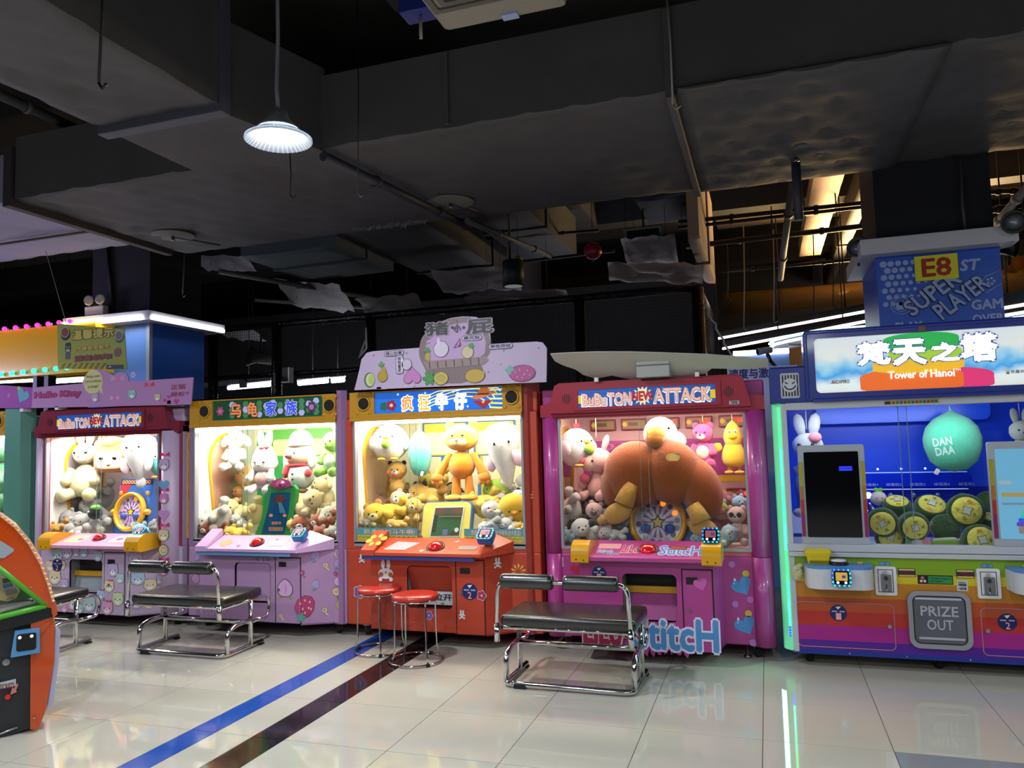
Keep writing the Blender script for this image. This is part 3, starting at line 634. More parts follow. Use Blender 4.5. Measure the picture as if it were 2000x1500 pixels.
def wedge_shelf(t, x0, x1, xl, xr, skin, yfr, zf=.715, zb=.80, tape=None):
    g = G(); FX = FXZ(0)
    g.poly([(YF, zb), (yfr, zf), (yfr, zf-.022), (YF, zb-.14)], FX, x0+.12, x1-.02, skin); sh = g.out('control_shelf', t)
    g = G(); g.poly([(YF-.01, zb+.055), (yfr+.0, zf+.018), (yfr, zf-.025), (YF-.01, zb-.14)], FX, x0, x0+.112, skin); g.out('shelf_wing', t)
    v = [(x1-.02, yfr, zf), (x1-.02, YF-.01, zb+.05), (x1-.02, YF-.01, zb-.12), (x1-.02, yfr, zf-.025), (xr, YF-.01, zb-.015), (xr, YF-.01, zb-.10)]
    g = G(); q = [g.bm.verts.new(p) for p in v]
    g._fin([g.bm.faces.new([q[i] for i in f]) for f in ((0, 1, 2, 3), (0, 4, 1), (1, 4, 5, 2), (0, 3, 5, 4), (3, 2, 5))], skin); g.out('shelf_wing', t)
    if tape: g = G(); g.box(x0, x1-.08, yfr+.012, yfr+.03, zf-.055, zf-.024, flat(tape, .5)); g.out('torn_edge', t)
    return Fr((0, yfr, zf), (1, 0, 0), Vector((0, YF-yfr, zb-zf)))
def gold_header(t, X0, X1, sx0, sx1, signm, spk):
    g = G(); z0, z1 = 1.752, 1.985
    g.holed((X0, z0, X1, z1), (sx0, 1.792, sx1, 1.962), FY(5.56), -.10, 0, GOLD, .008); h = g.out('header', t)
    g = G(); g.box(X0, X1, 5.55, 5.60, z0-.018, z0+.012, GOLD, .006); g.box(X0, X1, 5.56, 5.70, z1-.012, z1, GOLD); g.out('header_lip', h)
    g = G(); g.box(sx0-.005, sx1+.005, 5.575, 5.59, 1.787, 1.967, signm); sg = g.out('sign_panel', t)
    for x in spk:
        g = G(); g.lathe([(.062, 0), (.060, .010), (.052, .012), (.046, .004), (.045, -.004)], (x, 5.56, 1.877), GOLD, 26, M=Euler((PI/2, 0, 0)).to_matrix()); s = g.out('speaker_ring', t)
        g = G(); g.disc((x, 5.56, 1.877), .047, .007, mat('speaker_mesh', '#0a0a0b', .8, bump=.4, bscale=300), seg=24); g.out('speaker_cone', s)
        for dx in (-.055, .055):
            for dz in (-.075, .075): g = G(); g.ell((x+dx, 5.56, 1.877+dz), (.016, .008, .016), GOLD, seg=10, rings=6); g.out('header_stud', h)
    return h, sg
def arch(li, x, y0, y1, z0, z1, wid=.022, fill='#8c7a86', fm=YEL):   # yellow arched frame with mirror on a side wall
    w = (y1-y0)/2; cy = (y0+y1)/2; top = z1-w
    out = [(cy-w*.72, z0), (cy+w*.72, z0)]+[(cy+w*math.cos(a), top+w*math.sin(a)) for a in [PI*i/14 for i in range(15)]]
    inn = [(cy+(p[0]-cy)*(1-wid/w), z0+wid+(p[1]-z0)*(1-2*wid/(z1-z0))) for p in out]
    fr = Fr((x, 0, 0), (0, 1, 0), (0, 0, 1)); g = G(); n = len(out)
    for i in range(n):
        j = (i+1) % n; g.poly([out[i], out[j], inn[j], inn[i]], fr, 0, .02, fm)
    g.out('arch_frame', li)
    g = G(); g.poly(inn, fr, 0, .006, mat('tinted_mirror'+fill, fill, .12, .35)); g.out('arch_mirror', li)
def crimson_header(t, X0, X1, cx0, cx1, m, lit):
    P = [(X0, 1.71), (X1, 1.71), (X1, 1.805), (X1-.09, 1.815), (X1-.115, 1.84), (X1-.135, 1.94), (X1-.17, 1.962), (X0+.15, 1.962), (X0+.115, 1.94), (X0+.10, 1.84), (X0+.075, 1.815), (X0, 1.80)]
    g = G(); g.poly(P, FY(5.60), -.2, .04, m)
    g.poly([(X0+.08, 1.735), (X1-.085, 1.735), (X1-.10, 1.80), (X1-.14, 1.945), (X0+.125, 1.945), (X0+.085, 1.80)], FY(5.56), 0, .035, m)
    g.box(X0+.03, X1-.03, 5.575, 5.6, 1.695, 1.715, m, .006); h = g.out('header', t)
    bm_ = bmesh.new(); bm_.free()
    g = G(); g.holed((cx0-.035, 1.75, cx1+.035, 1.922), (cx0, 1.772, cx1, 1.9), FY(5.525), 0, .012, m, .01); g.out('sign_frame', h)
    g = G(); g.box(cx0-.003, cx1+.003, 5.520, 5.527, 1.769, 1.903, mat('sign_blue%g' % lit, '#1c55a8', .3, emit=lit)); sg = g.out('sign_panel', t)
    g = G(); B = mat('sign_yellow%g' % lit, '#e8c83a', .3, emit=lit*.8); F = FY(5.52)
    for a, b in ((cx0, cx0+.035), (cx1-.035, cx1)): g = G(); g.box(a, b, 5.518, 5.52, 1.80, 1.86, B); g.out('sign_side_mark', sg)
    w = cx1-cx0; xm = cx0+w*.475; pink = mat('letter_pink%g' % lit, '#f0b9a8', .3, emit=lit); wh = mat('letter_white%g' % lit, '#f4fbff', .3, emit=lit*1.1); rd = mat('letter_red%g' % lit, '#c41a34', .3, emit=lit)
    brn = flat('#6a2a30')
    for s, a, b, z0, z1 in (('BuBu', cx0+.03, cx0+w*.215, 1.785, 1.868), ('TON', cx0+w*.225, cx0+w*.40, 1.785, 1.870), ('ATTACK', cx0+w*.565, cx1-.03, 1.79, 1.882)):
        text(s, FY(5.519), (a, z0-.012, b, z1-.006), wh, sg, 'lettering', .10, .0012)
        text(s, FY(5.5175), (a+.006, z0, b-.006, z1), pink, sg, 'lettering', .035, .003, brn, .06)
    g = G(); g.poly(starn(xm+.008, 1.838, .075, .045, 13, .1), FY(5.518), 0, .002, mat('burst%g' % lit, '#f2e9b8', .3, emit=lit)); g.out('burst_print', sg)
    text('NEW', FY(5.5155), (xm-.068, 1.805, xm+.082, 1.868), rd, sg, 'lettering', .03, .003, mat('letter_dark', '#5a1020'), .05)
    for cx in (X0+.185 if X0 < -2 else X0+.21, X1-.225):
        pass
    for cx in (cx0-.09, cx1+.09):
        for k in range(5):
            hgt = (.022, .034, .04, .034, .022)[k]; x = cx-.028+k*.014
            g = G(); g.poly(rrect(x-.003, 1.84-hgt, x+.003, 1.84+hgt, .003), FY(5.525), 0, .0015, flat('#12060a')); g.out('speaker_slot', h)
    return h, sg
def dial(t, c, r, yaw=0, console=(.34, .5), top=True, label=None):
    """Big round game dial on its console: ring, bulbs, printed wheel."""
    Rz = Matrix.Rotation(yaw, 3, 'Z'); n = Rz @ Vector((0, -1, .18)); e1 = Rz @ Vector((1, 0, 0)); n.normalize(); e2 = n.cross(e1); fr = Fr(c, e1, e2)
    w = console[0]/2; k = thing('dial_console', label, 'game dial', Vector(c)-e2*r*1.1)
    g = G(); g.poly(rrect(-w, -r*1.12, w, r*1.75, .02), fr, -.16, -.01, mat('console_blue', '#2558a0', .4)); bd = g.out('console_body', k)
    stick(bd, 'console_print', [([(-w*.95, r*.5), (-w*.2, r*1.5), (-w*.95, r*1.5)], '#b01830'), ([(w*.95, r*.5), (w*.2, r*1.5), (w*.95, r*1.5)], '#2a6fd0'), ([(w*.95, -r), (w*.95, -r*.5), (w*.4, -r)], '#b8287a'), (rrect(-w*.96, r*1.42, w*.96, r*1.7, .004), '#3a1418')], 0, Fr(fr.p(0, 0, -.0095), e1, e2))
    text('00000:00:00', Fr(fr.p(0, 0, -.006), e1, e2), (-w*.86, r*1.46, w*.86, r*1.66), mat('digit_amber', '#d89a6a', .4, emit=.6), bd, off=.0)
    g = G(); q = [(r*1.0, 0), (r*1.02, .035), (r*.96, .05), (r*.86, .045), (r*.82, .02), (r*.82, 0)]
    M = Matrix((e1, e2, n)).transposed(); g.lathe(q, c, YEL, 36, M=M, caps=False); g.out('dial_ring', k)
    g = G()
    for s in (-1, 1): g.ell(fr.p(s*r*1.13, 0, .01), (r*.2, r*.2, r*.16), YEL, seg=12, rings=8)
    g.out('side_bulb', k)
    g = G(); g.poly(circ(0, 0, r*.83, 36), fr, 0, .008, flat('#cfc9d8', .3)); wl = g.out('dial_face', k)
    F = Fr(fr.p(0, 0, .008), e1, e2); P = []
    for i in range(14):
        a = 2*PI*i/14; P.append(([(r*.2*math.cos(a), r*.2*math.sin(a)), (r*.55*math.cos(a-.11), r*.55*math.sin(a-.11)), (r*.55*math.cos(a+.11), r*.55*math.sin(a+.11))], '#a83a8a' if i % 2 else '#7a54a8'))
    stick(wl, 'dial_rays', P, 0, F, .0006)
    for i in range(16):
        a = 2*PI*i/16+.1; x, y = r*.68*math.cos(a), r*.68*math.sin(a); g = G()
        lit = i in (1, 3); g.poly(circ(x, y, r*.095, 12), F, 0, .004, glow('#ff7a1a', 1.5) if lit else flat(('#8a86a0', '#b8b4c8', '#6a5a7a')[i % 3])); g.out('dial_number', wl)
    text('3', F, (-.012*r*6, r*.62, .012*r*6, r*.76), flat('#302040'), wl, d=.006)
    g = G()
    for s in (-1, 1):
        g.ell(F.p(s*r*.42, -r*.22, .012), (r*.19, .02, r*.17), flat('#2c55b0'), seg=10, rings=6)
    g.out('blue_knob', wl)
    stick(wl, 'star_print', [(starn(0, 0, r*.3, r*.15, 5, PI/2), '#1b1420'), (starn(0, -.002, r*.2, r*.1, 5, PI/2), '#e8b83a')], 0, Fr(F.p(0, 0, .002), e1, e2))
    g = G()
    for s in (-1, 1): g.ell(fr.p(s*w*.8, r*.98, .0), (.022, .012, .022), mat('amber_lamp', '#c8781a', .3, emit=.8), seg=10, rings=6)
    g.out('amber_lamp', k)
    return k
def bear_print(cx, cy, s, c, bow='#c02a6a'):
    dk = '#4a4048'
    return [(circ(cx-s*.62, cy+s*.62, s*.34, 12), dk), (circ(cx+s*.62, cy+s*.62, s*.34, 12), dk), (circ(cx, cy, s, 18, s*1.06), dk), (circ(cx-s*.62, cy+s*.62, s*.29, 12), c), (circ(cx+s*.62, cy+s*.62, s*.29, 12), c),
            (circ(cx, cy, s*.95, 18, s*1.0), c), (circ(cx, cy-s*.35, s*.38, 12, s*.48), '#e6e2e6'), (circ(cx, cy-s*.2, s*.1, 8), dk), (circ(cx-s*.42, cy-.05*s, s*.1, 8), dk), (circ(cx+s*.42, cy-.05*s, s*.1, 8), dk)]
def bow_print(cx, cy, s, c='#c02a6a'):
    return [([(cx, cy), (cx-s, cy+s*.6), (cx-s*1.1, cy-s*.3)], c), ([(cx, cy), (cx+s, cy+s*.6), (cx+s*1.1, cy-s*.3)], c), (circ(cx, cy, s*.3, 8), '#e05a92')]
def num_disc(t, x, z, y, n, r=.06):
    s = stick(t, 'number_sticker', [(circ(x, z, r, 24), '#1b1c5a'), ([(x-r*.3, z+r*.75), (x+r*.35, z+r*.82), (x+.0, z+r*.42)], '#dfe3ee'), (rrect(x-r*.75, z+.1*r, x-.1*r, z+.28*r, .002), '#9aa0c8'), (rrect(x+r*.15, z+.1*r, x+.75*r, z+.28*r, .002), '#9aa0c8')], y)
    text(n, FY(y-.003), (x-r*.22, z-r*.8, x+r*.25, z-r*.02), flat('#d8a0a8'), s, 'lettering', .02); return s
def barcode(t, x0, z0, x1, z1, y):
    h = z1-z0; w = x1-x0; P = [(rrect(x0, z0, x1, z1, .002), '#c8ccd2')]
    for k, zz in enumerate((.12, .48)):
        for i in range(7): P.append((rrect(x0+w*(.12+.11*i), z0+h*zz, x0+w*(.12+.11*i)+w*(.05+.02*(i % 3)), z0+h*(zz+.22), .0004), '#3a3d44'))
    P.append((rrect(x0+w*.1, z0+h*.82, x0+w*.8, z0+h*.86, .0005), '#5a5d64')); return stick(t, 'barcode_sticker', P, y)

INW = mat('inner_white', '#ece9e2', .55); INY = mat('inner_cream', '#efe6bd', .55)
# ---------------------------------------------------------- leftmost teal machine, cut by the frame
TEAL = mat('teal_skin', '#4f8578', .45, noise=.08, nscale=3)
t0, li, bw = cabinet('teal claw machine with gold header, cut off at the left edge', -8.36, -6.74, (-8.28, -7.02, .745, 1.745), TEAL, TEAL, GREYA, INY, INW)
gold_header(t0, -8.33, -7.0, -8.1, -7.27, mat('green_sign_lit', '#1f6a3a', .3, emit=.3), (-8.2, -7.12))
g = G(); g.poly([(-7.0, 5.53), (-6.80, 5.53), (-6.73, 5.64), (-7.0, 5.64)], Fr((0, 0, .1), (1, 0, 0), (0, 1, 0)), 0, 1.9, TEAL); g.out('corner_post', t0)
front_box(t0, -8.1, -7.2, 5.47, .12, (-7.8, .3, -7.4, .6), (-7.37, .12, -7.2, .64), TEAL)

# ---------------------------------------------------------- pastel bear machine
LAV = mat('lavender_skin', '#b9a3c2', .45, noise=.04); MAR = mat('maroon_plastic', '#7c2438', .3, noise=.06, coat=.5); MARF = mat('rose_frame', '#8a3a52', .35)
t1, li, bw = cabinet('claw machine wrapped in pastel teddy bear print with maroon header', -6.66, -4.95, (-6.545, -5.215, .745, 1.715), LAV, MARF, GREYA, mat('inner_blush', '#e9d6d2', .6), INW, style='crimson')
crimson_header(t1, -6.66, -4.95, -6.33, -5.33, MAR, .35)
arch(li, -6.61, 5.85, 6.35, .85, 1.68, fill='#b8a8b0')
g = G(); g.tube([(-5.075, 5.625, .1), (-5.075, 5.625, 1.72)], .095, LAV, 18); pst = g.out('corner_post', t1)
g = G(); g.tube([(-6.63, 5.625, .1), (-6.63, 5.625, 1.72)], .05, LAV, 14); g.out('corner_post', t1)
front_box(t1, -6.34, -5.40, 5.45, .19, (-6.07, .285, -5.69, .585), (-5.655, .11, -5.44, .645), LAV, inner='#241f22', flap='#9aa0aa', slot=(-5.62, .55, -5.54, .592), lock=(-5.6, .37))
sh, SF = cap_shelf(t1, -6.31, -5.17, .15, mat('pink_console', '#d69ab8', .3, noise=.1, nscale=12), 5.33)
push_button(t1, SF.p(-5.76, .12, .002)); reader(t1, (-5.25, 5.43, .835))
P = [(rrect(-6.1, .03, -5.9, .2, .02), '#e8b89a'), (rrect(-5.6, .05, -5.4, .2, .03), '#e6c8dc'), (heart(-5.95, .1, .03), '#d04a8a'), (circ(-5.52, .12, .03), '#c83a7a')]
stick(sh, 'console_print', P, 0, Fr(SF.o, SF.a, SF.b))
cols = ['#a3bdd6', '#b9a6cf', '#d9c9a0', '#c4d0a0', '#d79bbd', '#a6c6c8']; random.seed(3); k = 0
for x, z, s in ((-6.22, .62, .07), (-6.10, .64, .06), (-6.24, .42, .07), (-6.2, .22, .07), (-6.02, .2, .075), (-5.83, .19, .07), (-5.74, .62, .05), (-5.56, .5, .06), (-5.6, .36, .055), (-5.5, .25, .06), (-5.62, .17, .065), (-5.48, .43, .045), (-5.9, .645, .045), (-6.13, .36, .05), (-6.30, .52, .05), (-6.31, .31, .05), (-6.12, .15, .045), (-5.94, .15, .045), (-5.70, .28, .045), (-5.99, .645, .04), (-6.16, .53, .045)):
    c = cols[k % 6]; stick(t1, 'bear_print', bear_print(x, z, s*1.0, c), 5.4425 if x > -5.655 else 5.4495); k += 1
    if k % 2: stick(t1, 'bow_print', bow_print(x+s*.3, z+s*.85, s*.4), 5.440 if x > -5.655 else 5.447)
ch = Fr((-5.40, 5.45, 0), Vector((.19, .15, 0)), (0, 0, 1)); 
for x, z, s, c in ((.06, .6, .06, 1), (.17, .55, .05, 4), (.08, .42, .06, 0), (.18, .36, .055, 2), (.07, .22, .065, 1), (.17, .2, .05, 2)): stick(t1, 'bear_print', bear_print(x, z, s*.95, cols[c]), 0, Fr(ch.p(0, 0, .001), ch.a, ch.b))
for z, c, s in ((1.42, '#b79cc4', .085), (.80, '#c9bc98', .085), (.50, '#c86f9a', .085), (1.12, '#c07ab0', .075)):
    F = Fr((-5.085, 5.527, 0), (1, .05, 0), (0, 0, 1)); stick(pst, 'bear_print', bear_print(0, z, s*.62, c), 0, F); stick(pst, 'bow_print', bow_print(.01, z+s*1.0, s*.55), 0, F)
stick(pst, 'heart_print', [(heart(.0, 1.24, .06), '#6a98c0'), (heart(.0, .98, .06), '#b884c4')], 0, Fr((-5.085, 5.526, 0), (1, .05, 0), (0, 0, 1)))
stick(pst, 'lollipop_print', [(circ(0, .67, .05, 18), '#4a4048'), (circ(0, .67, .046, 18), '#cfc9a8'), (circ(.005, .67, .028, 14), '#8a846a'), (circ(.005, .67, .022, 14), '#cfc9a8')], 0, Fr((-5.085, 5.526, 0), (1, .05, 0), (0, 0, 1)))
for x, z, s, c in ((-5.22, .60, .045, 2), (-5.17, .56, .04, 1), (-5.2, .40, .045, 0), (-5.19, .3, .045, 4)): stick(t1, 'bear_print', bear_print(x, z, s, cols[c]), 5.599)
num_disc(t1, -6.21, .53, 5.446, '2')
g = G(); F = FY(YB-.101)
g.poly(rrect(-5.95, 1.05, -5.55, 1.22, .02), F, 0, .01, flat('#7a3a4a')); g.poly(rrect(-5.93, 1.08, -5.6, 1.19, .02), F, .01, .014, flat('#8a6a40')); g.out('display_board', bw)
g = G(); g.box(-6.5, -5.2, YB-.22, YB-.1, 1.60, 1.70, flat('#a04a58')); g.box(-6.5, -5.2, YB-.225, YB-.22, 1.615, 1.685, flat('#4a5aa0')); g.out('display_shelf', bw)
g = G()
for k in range(9): g.ell((-6.4+k*.14, YB-.23, 1.65), (.04, .012, .022), mat('amber_lamp', '#c8781a', .3, emit=.8) if k % 2 else flat('#d8c84a'), seg=8, rings=6)
g.out('display_badge', bw)
dial(t1, (-5.84, 5.93, .965), .185, -.05, (.42, .5), label='round yellow dial game console among grey toys in the bear print machine')

g = G(); g.box(-4.950, -4.945, 5.66, 6.4, .76, 1.70, mat('side_window_glow', '#c8a012', .2, emit=.3)); sw = g.out('side_window', t1)  # glowing slab imitates the lit toys behind the side glass
for k in range(6): g = G(); g.ell((-4.945, 5.70, .86+k*.145), (.02, .035, .075), fur(('#d8a818', '#e0bc30', '#c88a18')[k % 3]), seg=10, rings=7); g.out('window_toy', sw)
# ---------------------------------------------------------- lilac fruit machine
LIL = mat('lilac_skin', '#ab84ae', .42, noise=.035); LILD = mat('lilac_frame', '#8f6a98', .4)
t2, li, bw = cabinet('lilac claw machine with fruit stickers, peach and strawberry, green sign', -4.88, -3.305, (-4.815, -3.385, .76, 1.745), LIL, LILD, GREYA, INY, INW)
h, sg = gold_header(t2, -4.84, -3.37, -4.60, -3.49, mat('green_sign', '#12603c', .3, emit=.12), (-4.68, -3.425))
arch(li, -4.83, 5.78, 6.3, .88, 1.69, fill='#b98a80')
g = G(); g.poly([(-3.372, 5.585), (-3.33, 5.585), (-3.30, 5.63), (-3.372, 5.63)], Fr((0, 0, .1), (1, 0, 0), (0, 1, 0)), 0, 1.9, LILD); g.out('corner_post', t2)
random.seed(5); g = G(); F = FY(5.575); hexc = [mat('hex_green', '#4f8a5c', .3, emit=.1), mat('hex_lilac', '#a8a8d8', .3, emit=.35), mat('hex_green', '#4f8a5c', .3, emit=.1)]
g.poly(rrect(-4.585, 1.805, -3.505, 1.95, .01), F, 0, .001, mat('sign_edge', '#0e4a30', .4))
for i in range(13):
    for j in range(3):
        x, z = -4.40+i*.07, 1.832+j*.045+(i % 2)*.022
        if z < 1.94: g.poly(circ(x, z, .031, 6), F, .001, .002+.001*(j % 2), hexc[(i+2*j) % 3])
g.out('hexagon_print', sg)
cor = mat('sign_coral', '#e08a58', .3, emit=.35); bl = mat('sign_blue_glyph', '#2f4fe0', .3, emit=.5)
for s, x, m_ in (('乌', -4.36, cor), ('龟', -4.19, cor), ('家', -4.0, bl), ('族', -3.80, bl)): text(s, FY(5.571), (x-.05, 1.815, x+.055, 1.935), m_, sg, 'lettering', .03, .003, flat('#f0e8f0' if m_ is bl else '#7a3a20'), .07)
F = FY(5.571); pk = flat('#a8487a')
for x, s, m_ in ((-4.52, .045, pk), (-3.60, .05, flat('#5a2a78'))):
    g = G(); g.poly(flower(x, 1.872, s, 6, .4), F, 0, .002, m_); g.poly(circ(x, 1.872, s*.45, 12), F, .002, .003, flat('#c880a0')); g.out('blossom_print', sg)
fp, cd = front_box(t2, -4.655, -3.66, 5.48, .235, (-4.30, .265, -3.945, .59), (-3.89, .115, -3.665, .63), LIL, inner='#b088b0', strip=None, flap='#b48ab4', slot=(-3.86, .565, -3.79, .605), lock=(-3.86, .38))
g = G(); g.poly(rrect(-4.285, .28, -3.955, .585, .035), FY(5.50), 0, .012, LIL); g.out('prize_flap', t2)
SF = wedge_shelf(t2, -4.62, -3.62, 0, -3.41, mat('lilac_console', '#c8a0cc', .3), 5.38, tape='#5f86b8')
push_button(t2, SF.p(-4.07, .1, .002)); reader(t2, (-3.655, 5.46, .835), .11)
stick(t2, 'console_print', [(flower(-4.38, .1, .06, 4, .2), '#d99a6a'), (rrect(-3.95, .06, -3.8, .14, .01), '#b8b8c0'), (heart(-4.22, .05, .02), '#b05a9a'), (circ(-3.92, .17, .012), '#c86a8a')], 0, Fr(SF.p(0, 0, .001), SF.a, SF.b))
g = G()
for i in range(9):
    x = -4.18+i*.035; g.poly([(x, .69), (x+.034, .69), (x+.02+.01*(i % 3), .60+.03*abs(i-4)/4), (x+.012, .63)], FY(5.478), 0, .004, mat('clear_tape', '#8f8088', .25, noise=.3, nscale=30))
g.out('torn_tape', t2)
CHF = Fr((-3.66, 5.48, 0), Vector((.235, .12, 0)), (0, 0, 1)); D5 = Fr((0, 5.472, 0)); OUTL = '#5a4058'
def peach(cx, cz, s, ol=OUTL): 
    pts = [(cx+s*x, cz+s*z) for x, z in ((0, 1.05), (.5, .75), (.9, .25), (.95, -.3), (.6, -.75), (0, -.85), (-.6, -.75), (-.95, -.3), (-.9, .25), (-.5, .75))]
    inn = [(cx+(x-cx)*.92, cz+(z-cz)*.92) for x, z in pts]
    return [([(cx-.1*s, cz-.8*s), (cx-.8*s, cz-1.1*s), (cx-.55*s, cz-.6*s)], '#7a9a40'), ([(cx+.1*s, cz-.8*s), (cx+.8*s, cz-1.1*s), (cx+.55*s, cz-.6*s)], '#7a9a40'), (pts, ol), (inn, '#d0a2cf'), ([(cx+.1*s, cz+.7*s), (cx+.16*s, cz), (cx+.08*s, cz-.7*s), (cx+.03*s, cz)], '#b57fb4')]
def berry(cx, cz, s, c='#b0326e', lf='#4a9a90', sd='#d8c48a', up=1):
    pts = [(cx+s*x, cz+up*s*z) for x, z in ((0, 1), (.55, .85), (.85, .35), (.75, -.3), (.35, -.85), (-.2, -.95), (-.65, -.6), (-.9, 0), (-.65, .65))]
    o = [(pts, OUTL), ([(cx+(x-cx)*.95, cz+(z-cz)*.95) for x, z in pts], c)]
    o += [(circ(cx+s*x, cz+up*s*z, s*.11, 8, s*.07), sd) for x, z in ((-.4, .3), (0, .55), (.4, .4), (-.2, -.15), (.3, -.1), (.5, -.2), (0, -.5))]
    return o+[(flower(cx-.35*s, cz-up*.85*s, s*.4, 5, .5), lf)]
def swirl(cx, cz, s, c='#d8cf9a'):
    o = []
    for rr, cc in ((1, OUTL), (.88, c)):
        o.append((circ(cx, cz, s*.6*rr, 12, s*.7*rr), cc))
    return o+[(circ(cx-.05*s, cz, s*.28, 10), OUTL), (circ(cx-.05*s, cz, s*.2, 10), '#bd92bf'), ([(cx+.3*s, cz-.5*s), (cx+.9*s, cz-1.0*s), (cx+.75*s, cz-1.25*s), (cx+.05*s, cz-.6*s)], c)]
def pine(cx, cz, s):
    o = [(flower(cx+.05*s, cz+.95*s, s*.5, 6, .5), '#3f7f50'), (circ(cx, cz, s*.72, 14, s*.56), OUTL), (circ(cx, cz, s*.67, 14, s*.51), '#c9b85a')]
    for k in (-.3, 0, .3):
        o.append(([(cx-.4*s, cz+k*s-.3*s), (cx+.4*s, cz+k*s+.3*s), (cx+.4*s, cz+k*s+.34*s), (cx-.4*s, cz+k*s-.26*s)], '#8f8038')); o.append(([(cx-.4*s, cz+k*s+.3*s), (cx+.4*s, cz+k*s-.3*s), (cx+.4*s, cz+k*s-.26*s), (cx-.4*s, cz+k*s+.34*s)], '#8f8038'))
    return o
stick(t2, 'peach_print', peach(-3.80, .39, .08), 5.472)
stick(t2, 'strawberry_print', berry(.035, .245, .095), 0, Fr(CHF.p(0, 0, .001), CHF.a, CHF.b))
stick(t2, 'strawberry_print', berry(.12, .42, .04, '#a892c4', '#5a9a98', '#b8a8d0'), 0, Fr(CHF.p(0, 0, .001), CHF.a, CHF.b)); stick(t2, 'strawberry_print', berry(.12, .65, .045, '#a892c4', '#5a9a98', '#b8a8d0'), 0, Fr(CHF.p(0, 0, .001), CHF.a, CHF.b))
for x, z, s, c in ((.01, .52, .035, '#a84a72'), (.2, .57, .035, '#d8cf9a'), (.19, .21, .035, '#d8cf9a')): stick(t2, 'ribbon_print', swirl(x, z, s, c), 0, Fr(CHF.p(0, 0, .001), CHF.a, CHF.b))
stick(t2, 'ribbon_print', swirl(-3.84, .17, .03), 5.472)
F2_ = FY(5.599)
stick(t2, 'peach_print', peach(-3.38, .44, .045), 5.599); stick(t2, 'pineapple_print', pine(-3.37, .25, .06), 5.599); stick(t2, 'strawberry_print', berry(-3.385, .58, .04, '#a892c4', '#5a9a98', '#b8a8d0'), 5.599)
for x, z, s, c in ((-3.405, .50, .03, '#a84a72'), (-3.345, .485, .022, '#d8cf9a'), (-3.41, .66, .022, '#d8cf9a'), (-3.345, .33, .02, '#a84a72')): stick(t2, 'ribbon_print', swirl(x, z, s, c), 5.599)
stick(t2, 'kiwi_print', [(circ(-3.40, .355, .036, 14), OUTL), (circ(-3.40, .355, .032, 14), '#cfc28a'), (circ(-3.40, .355, .012, 10), OUTL), (circ(-3.40, .355, .008, 10), '#cfc28a')], 5.599)
text('ettie', FY(5.478), (-4.65, .15, -4.45, .22), flat('#cdb4d2'), t2, 'lettering', .0, .001)
stick(t2, 'ring_print', [(circ(-4.80, .42, .045, 16), '#5a4058'), (circ(-4.80, .42, .041, 16), '#bd92bf')], 5.599)
stick(t2, 'strawberry_print', berry(-4.78, .6, .035, '#a892c4', '#5a9a98', '#b8a8d0'), 5.599)
F = FY(YB-.101); g = G()
for x0, x1 in ((-4.62, -4.32), (-4.28, -3.95), (-3.9, -3.55)): g.poly(rrect(x0, 1.45, x1, 1.72, .03), F, 0, .008, flat('#58a848')); g.poly(rrect(x0+.015, 1.465, x1-.015, 1.62, .03), F, .008, .014, flat('#f0e2a0'))
g.poly(rrect(-4.80, .9, -4.5, 1.7, .01), F, 0, .004, flat('#2f9a52')); g.out('display_board', bw)
g = G()
for k in range(5): g.tube([F.p(-4.66+.02*math.sin(j*.9+k), 1.0+k*.14+.13*j/8, .008) for j in range(9)], .006, flat('#9ad06a'), 5)
g.out('leaf_print', bw)
for k in range(8): stick(bw, 'stripe_print', [(rrect(-3.58+k*.025, 1.15, -3.567+k*.025, 1.7, .002), '#6ac04a')], YB-.101)

# ---------------------------------------------------------- red cowboy machine
ORG = mat('vermilion_skin', '#b23c24', .45, noise=.06, nscale=4); ORGD = mat('vermilion_dark', '#8f2a1e', .4)
t3, li, bw = cabinet('vermilion red claw machine with flower stickers and blue lit sign', -3.30, -1.65, (-3.215, -1.775, .76, 1.745), ORG, ORG, GREYA, INY, INW)
h, sg = gold_header(t3, -3.235, -1.755, -3.01, -1.91, mat('cowboy_sign_lit', '#1763c8', .3, emit=.55), (-3.105, -1.835))
arch(li, -3.25, 5.78, 6.28, .86, 1.70, fill='#c9a48c')
g = G(); g.poly([(-1.758, 5.585), (-1.72, 5.585), (-1.64, 5.66), (-1.758, 5.66)], Fr((0, 0, .1), (1, 0, 0), (0, 1, 0)), 0, 1.885, ORGD); pst = g.out('corner_post', t3)
g = G(); F = FY(5.575)
for k in range(5):                                    # curved yellow and white rays of the sign
    pts = [(-2.62+.62*math.sin(a)+.02*k, 1.80+.03*k+.10*math.sin(a*2.2)) for a in [j*.14 for j in range(11)]]
    g.tube([F.p(x, min(z, 1.955), .001) for x, z in pts], .004, mat('ray_print%d' % (k % 2), ('#f2f4e0', '#d9d35a')[k % 2], .3, emit=.7), 4)
for k in range(5): g.poly([(-2.02+.0*k, 1.80+k*.033), (-1.915, 1.79+k*.036), (-1.915, 1.803+k*.036), (-2.02, 1.813+k*.033)], F, 0, .001, mat('ray_print1', '#d9d35a', .3, emit=.7))
g.out('ray_print', sg)
for s, x, c in (('疯', -2.72, '#e87818'), ('狂', -2.57, '#f0a030'), ('牛', -2.42, '#f6e0b0'), ('仔', -2.26, '#f6e8c0')): text(s, FY(5.567), (x-.045, 1.805, x+.05, 1.925), mat('sg'+c, c, .3, emit=.9), sg, 'lettering', .03, .003, mat('sign_white', '#ffffff', .3, emit=1.0), .085)
g = G(); F = FY(5.571)                                  # plain cowboy hat and neckerchief
hat = mat('hat_print', '#c8703a', .3, emit=.4)
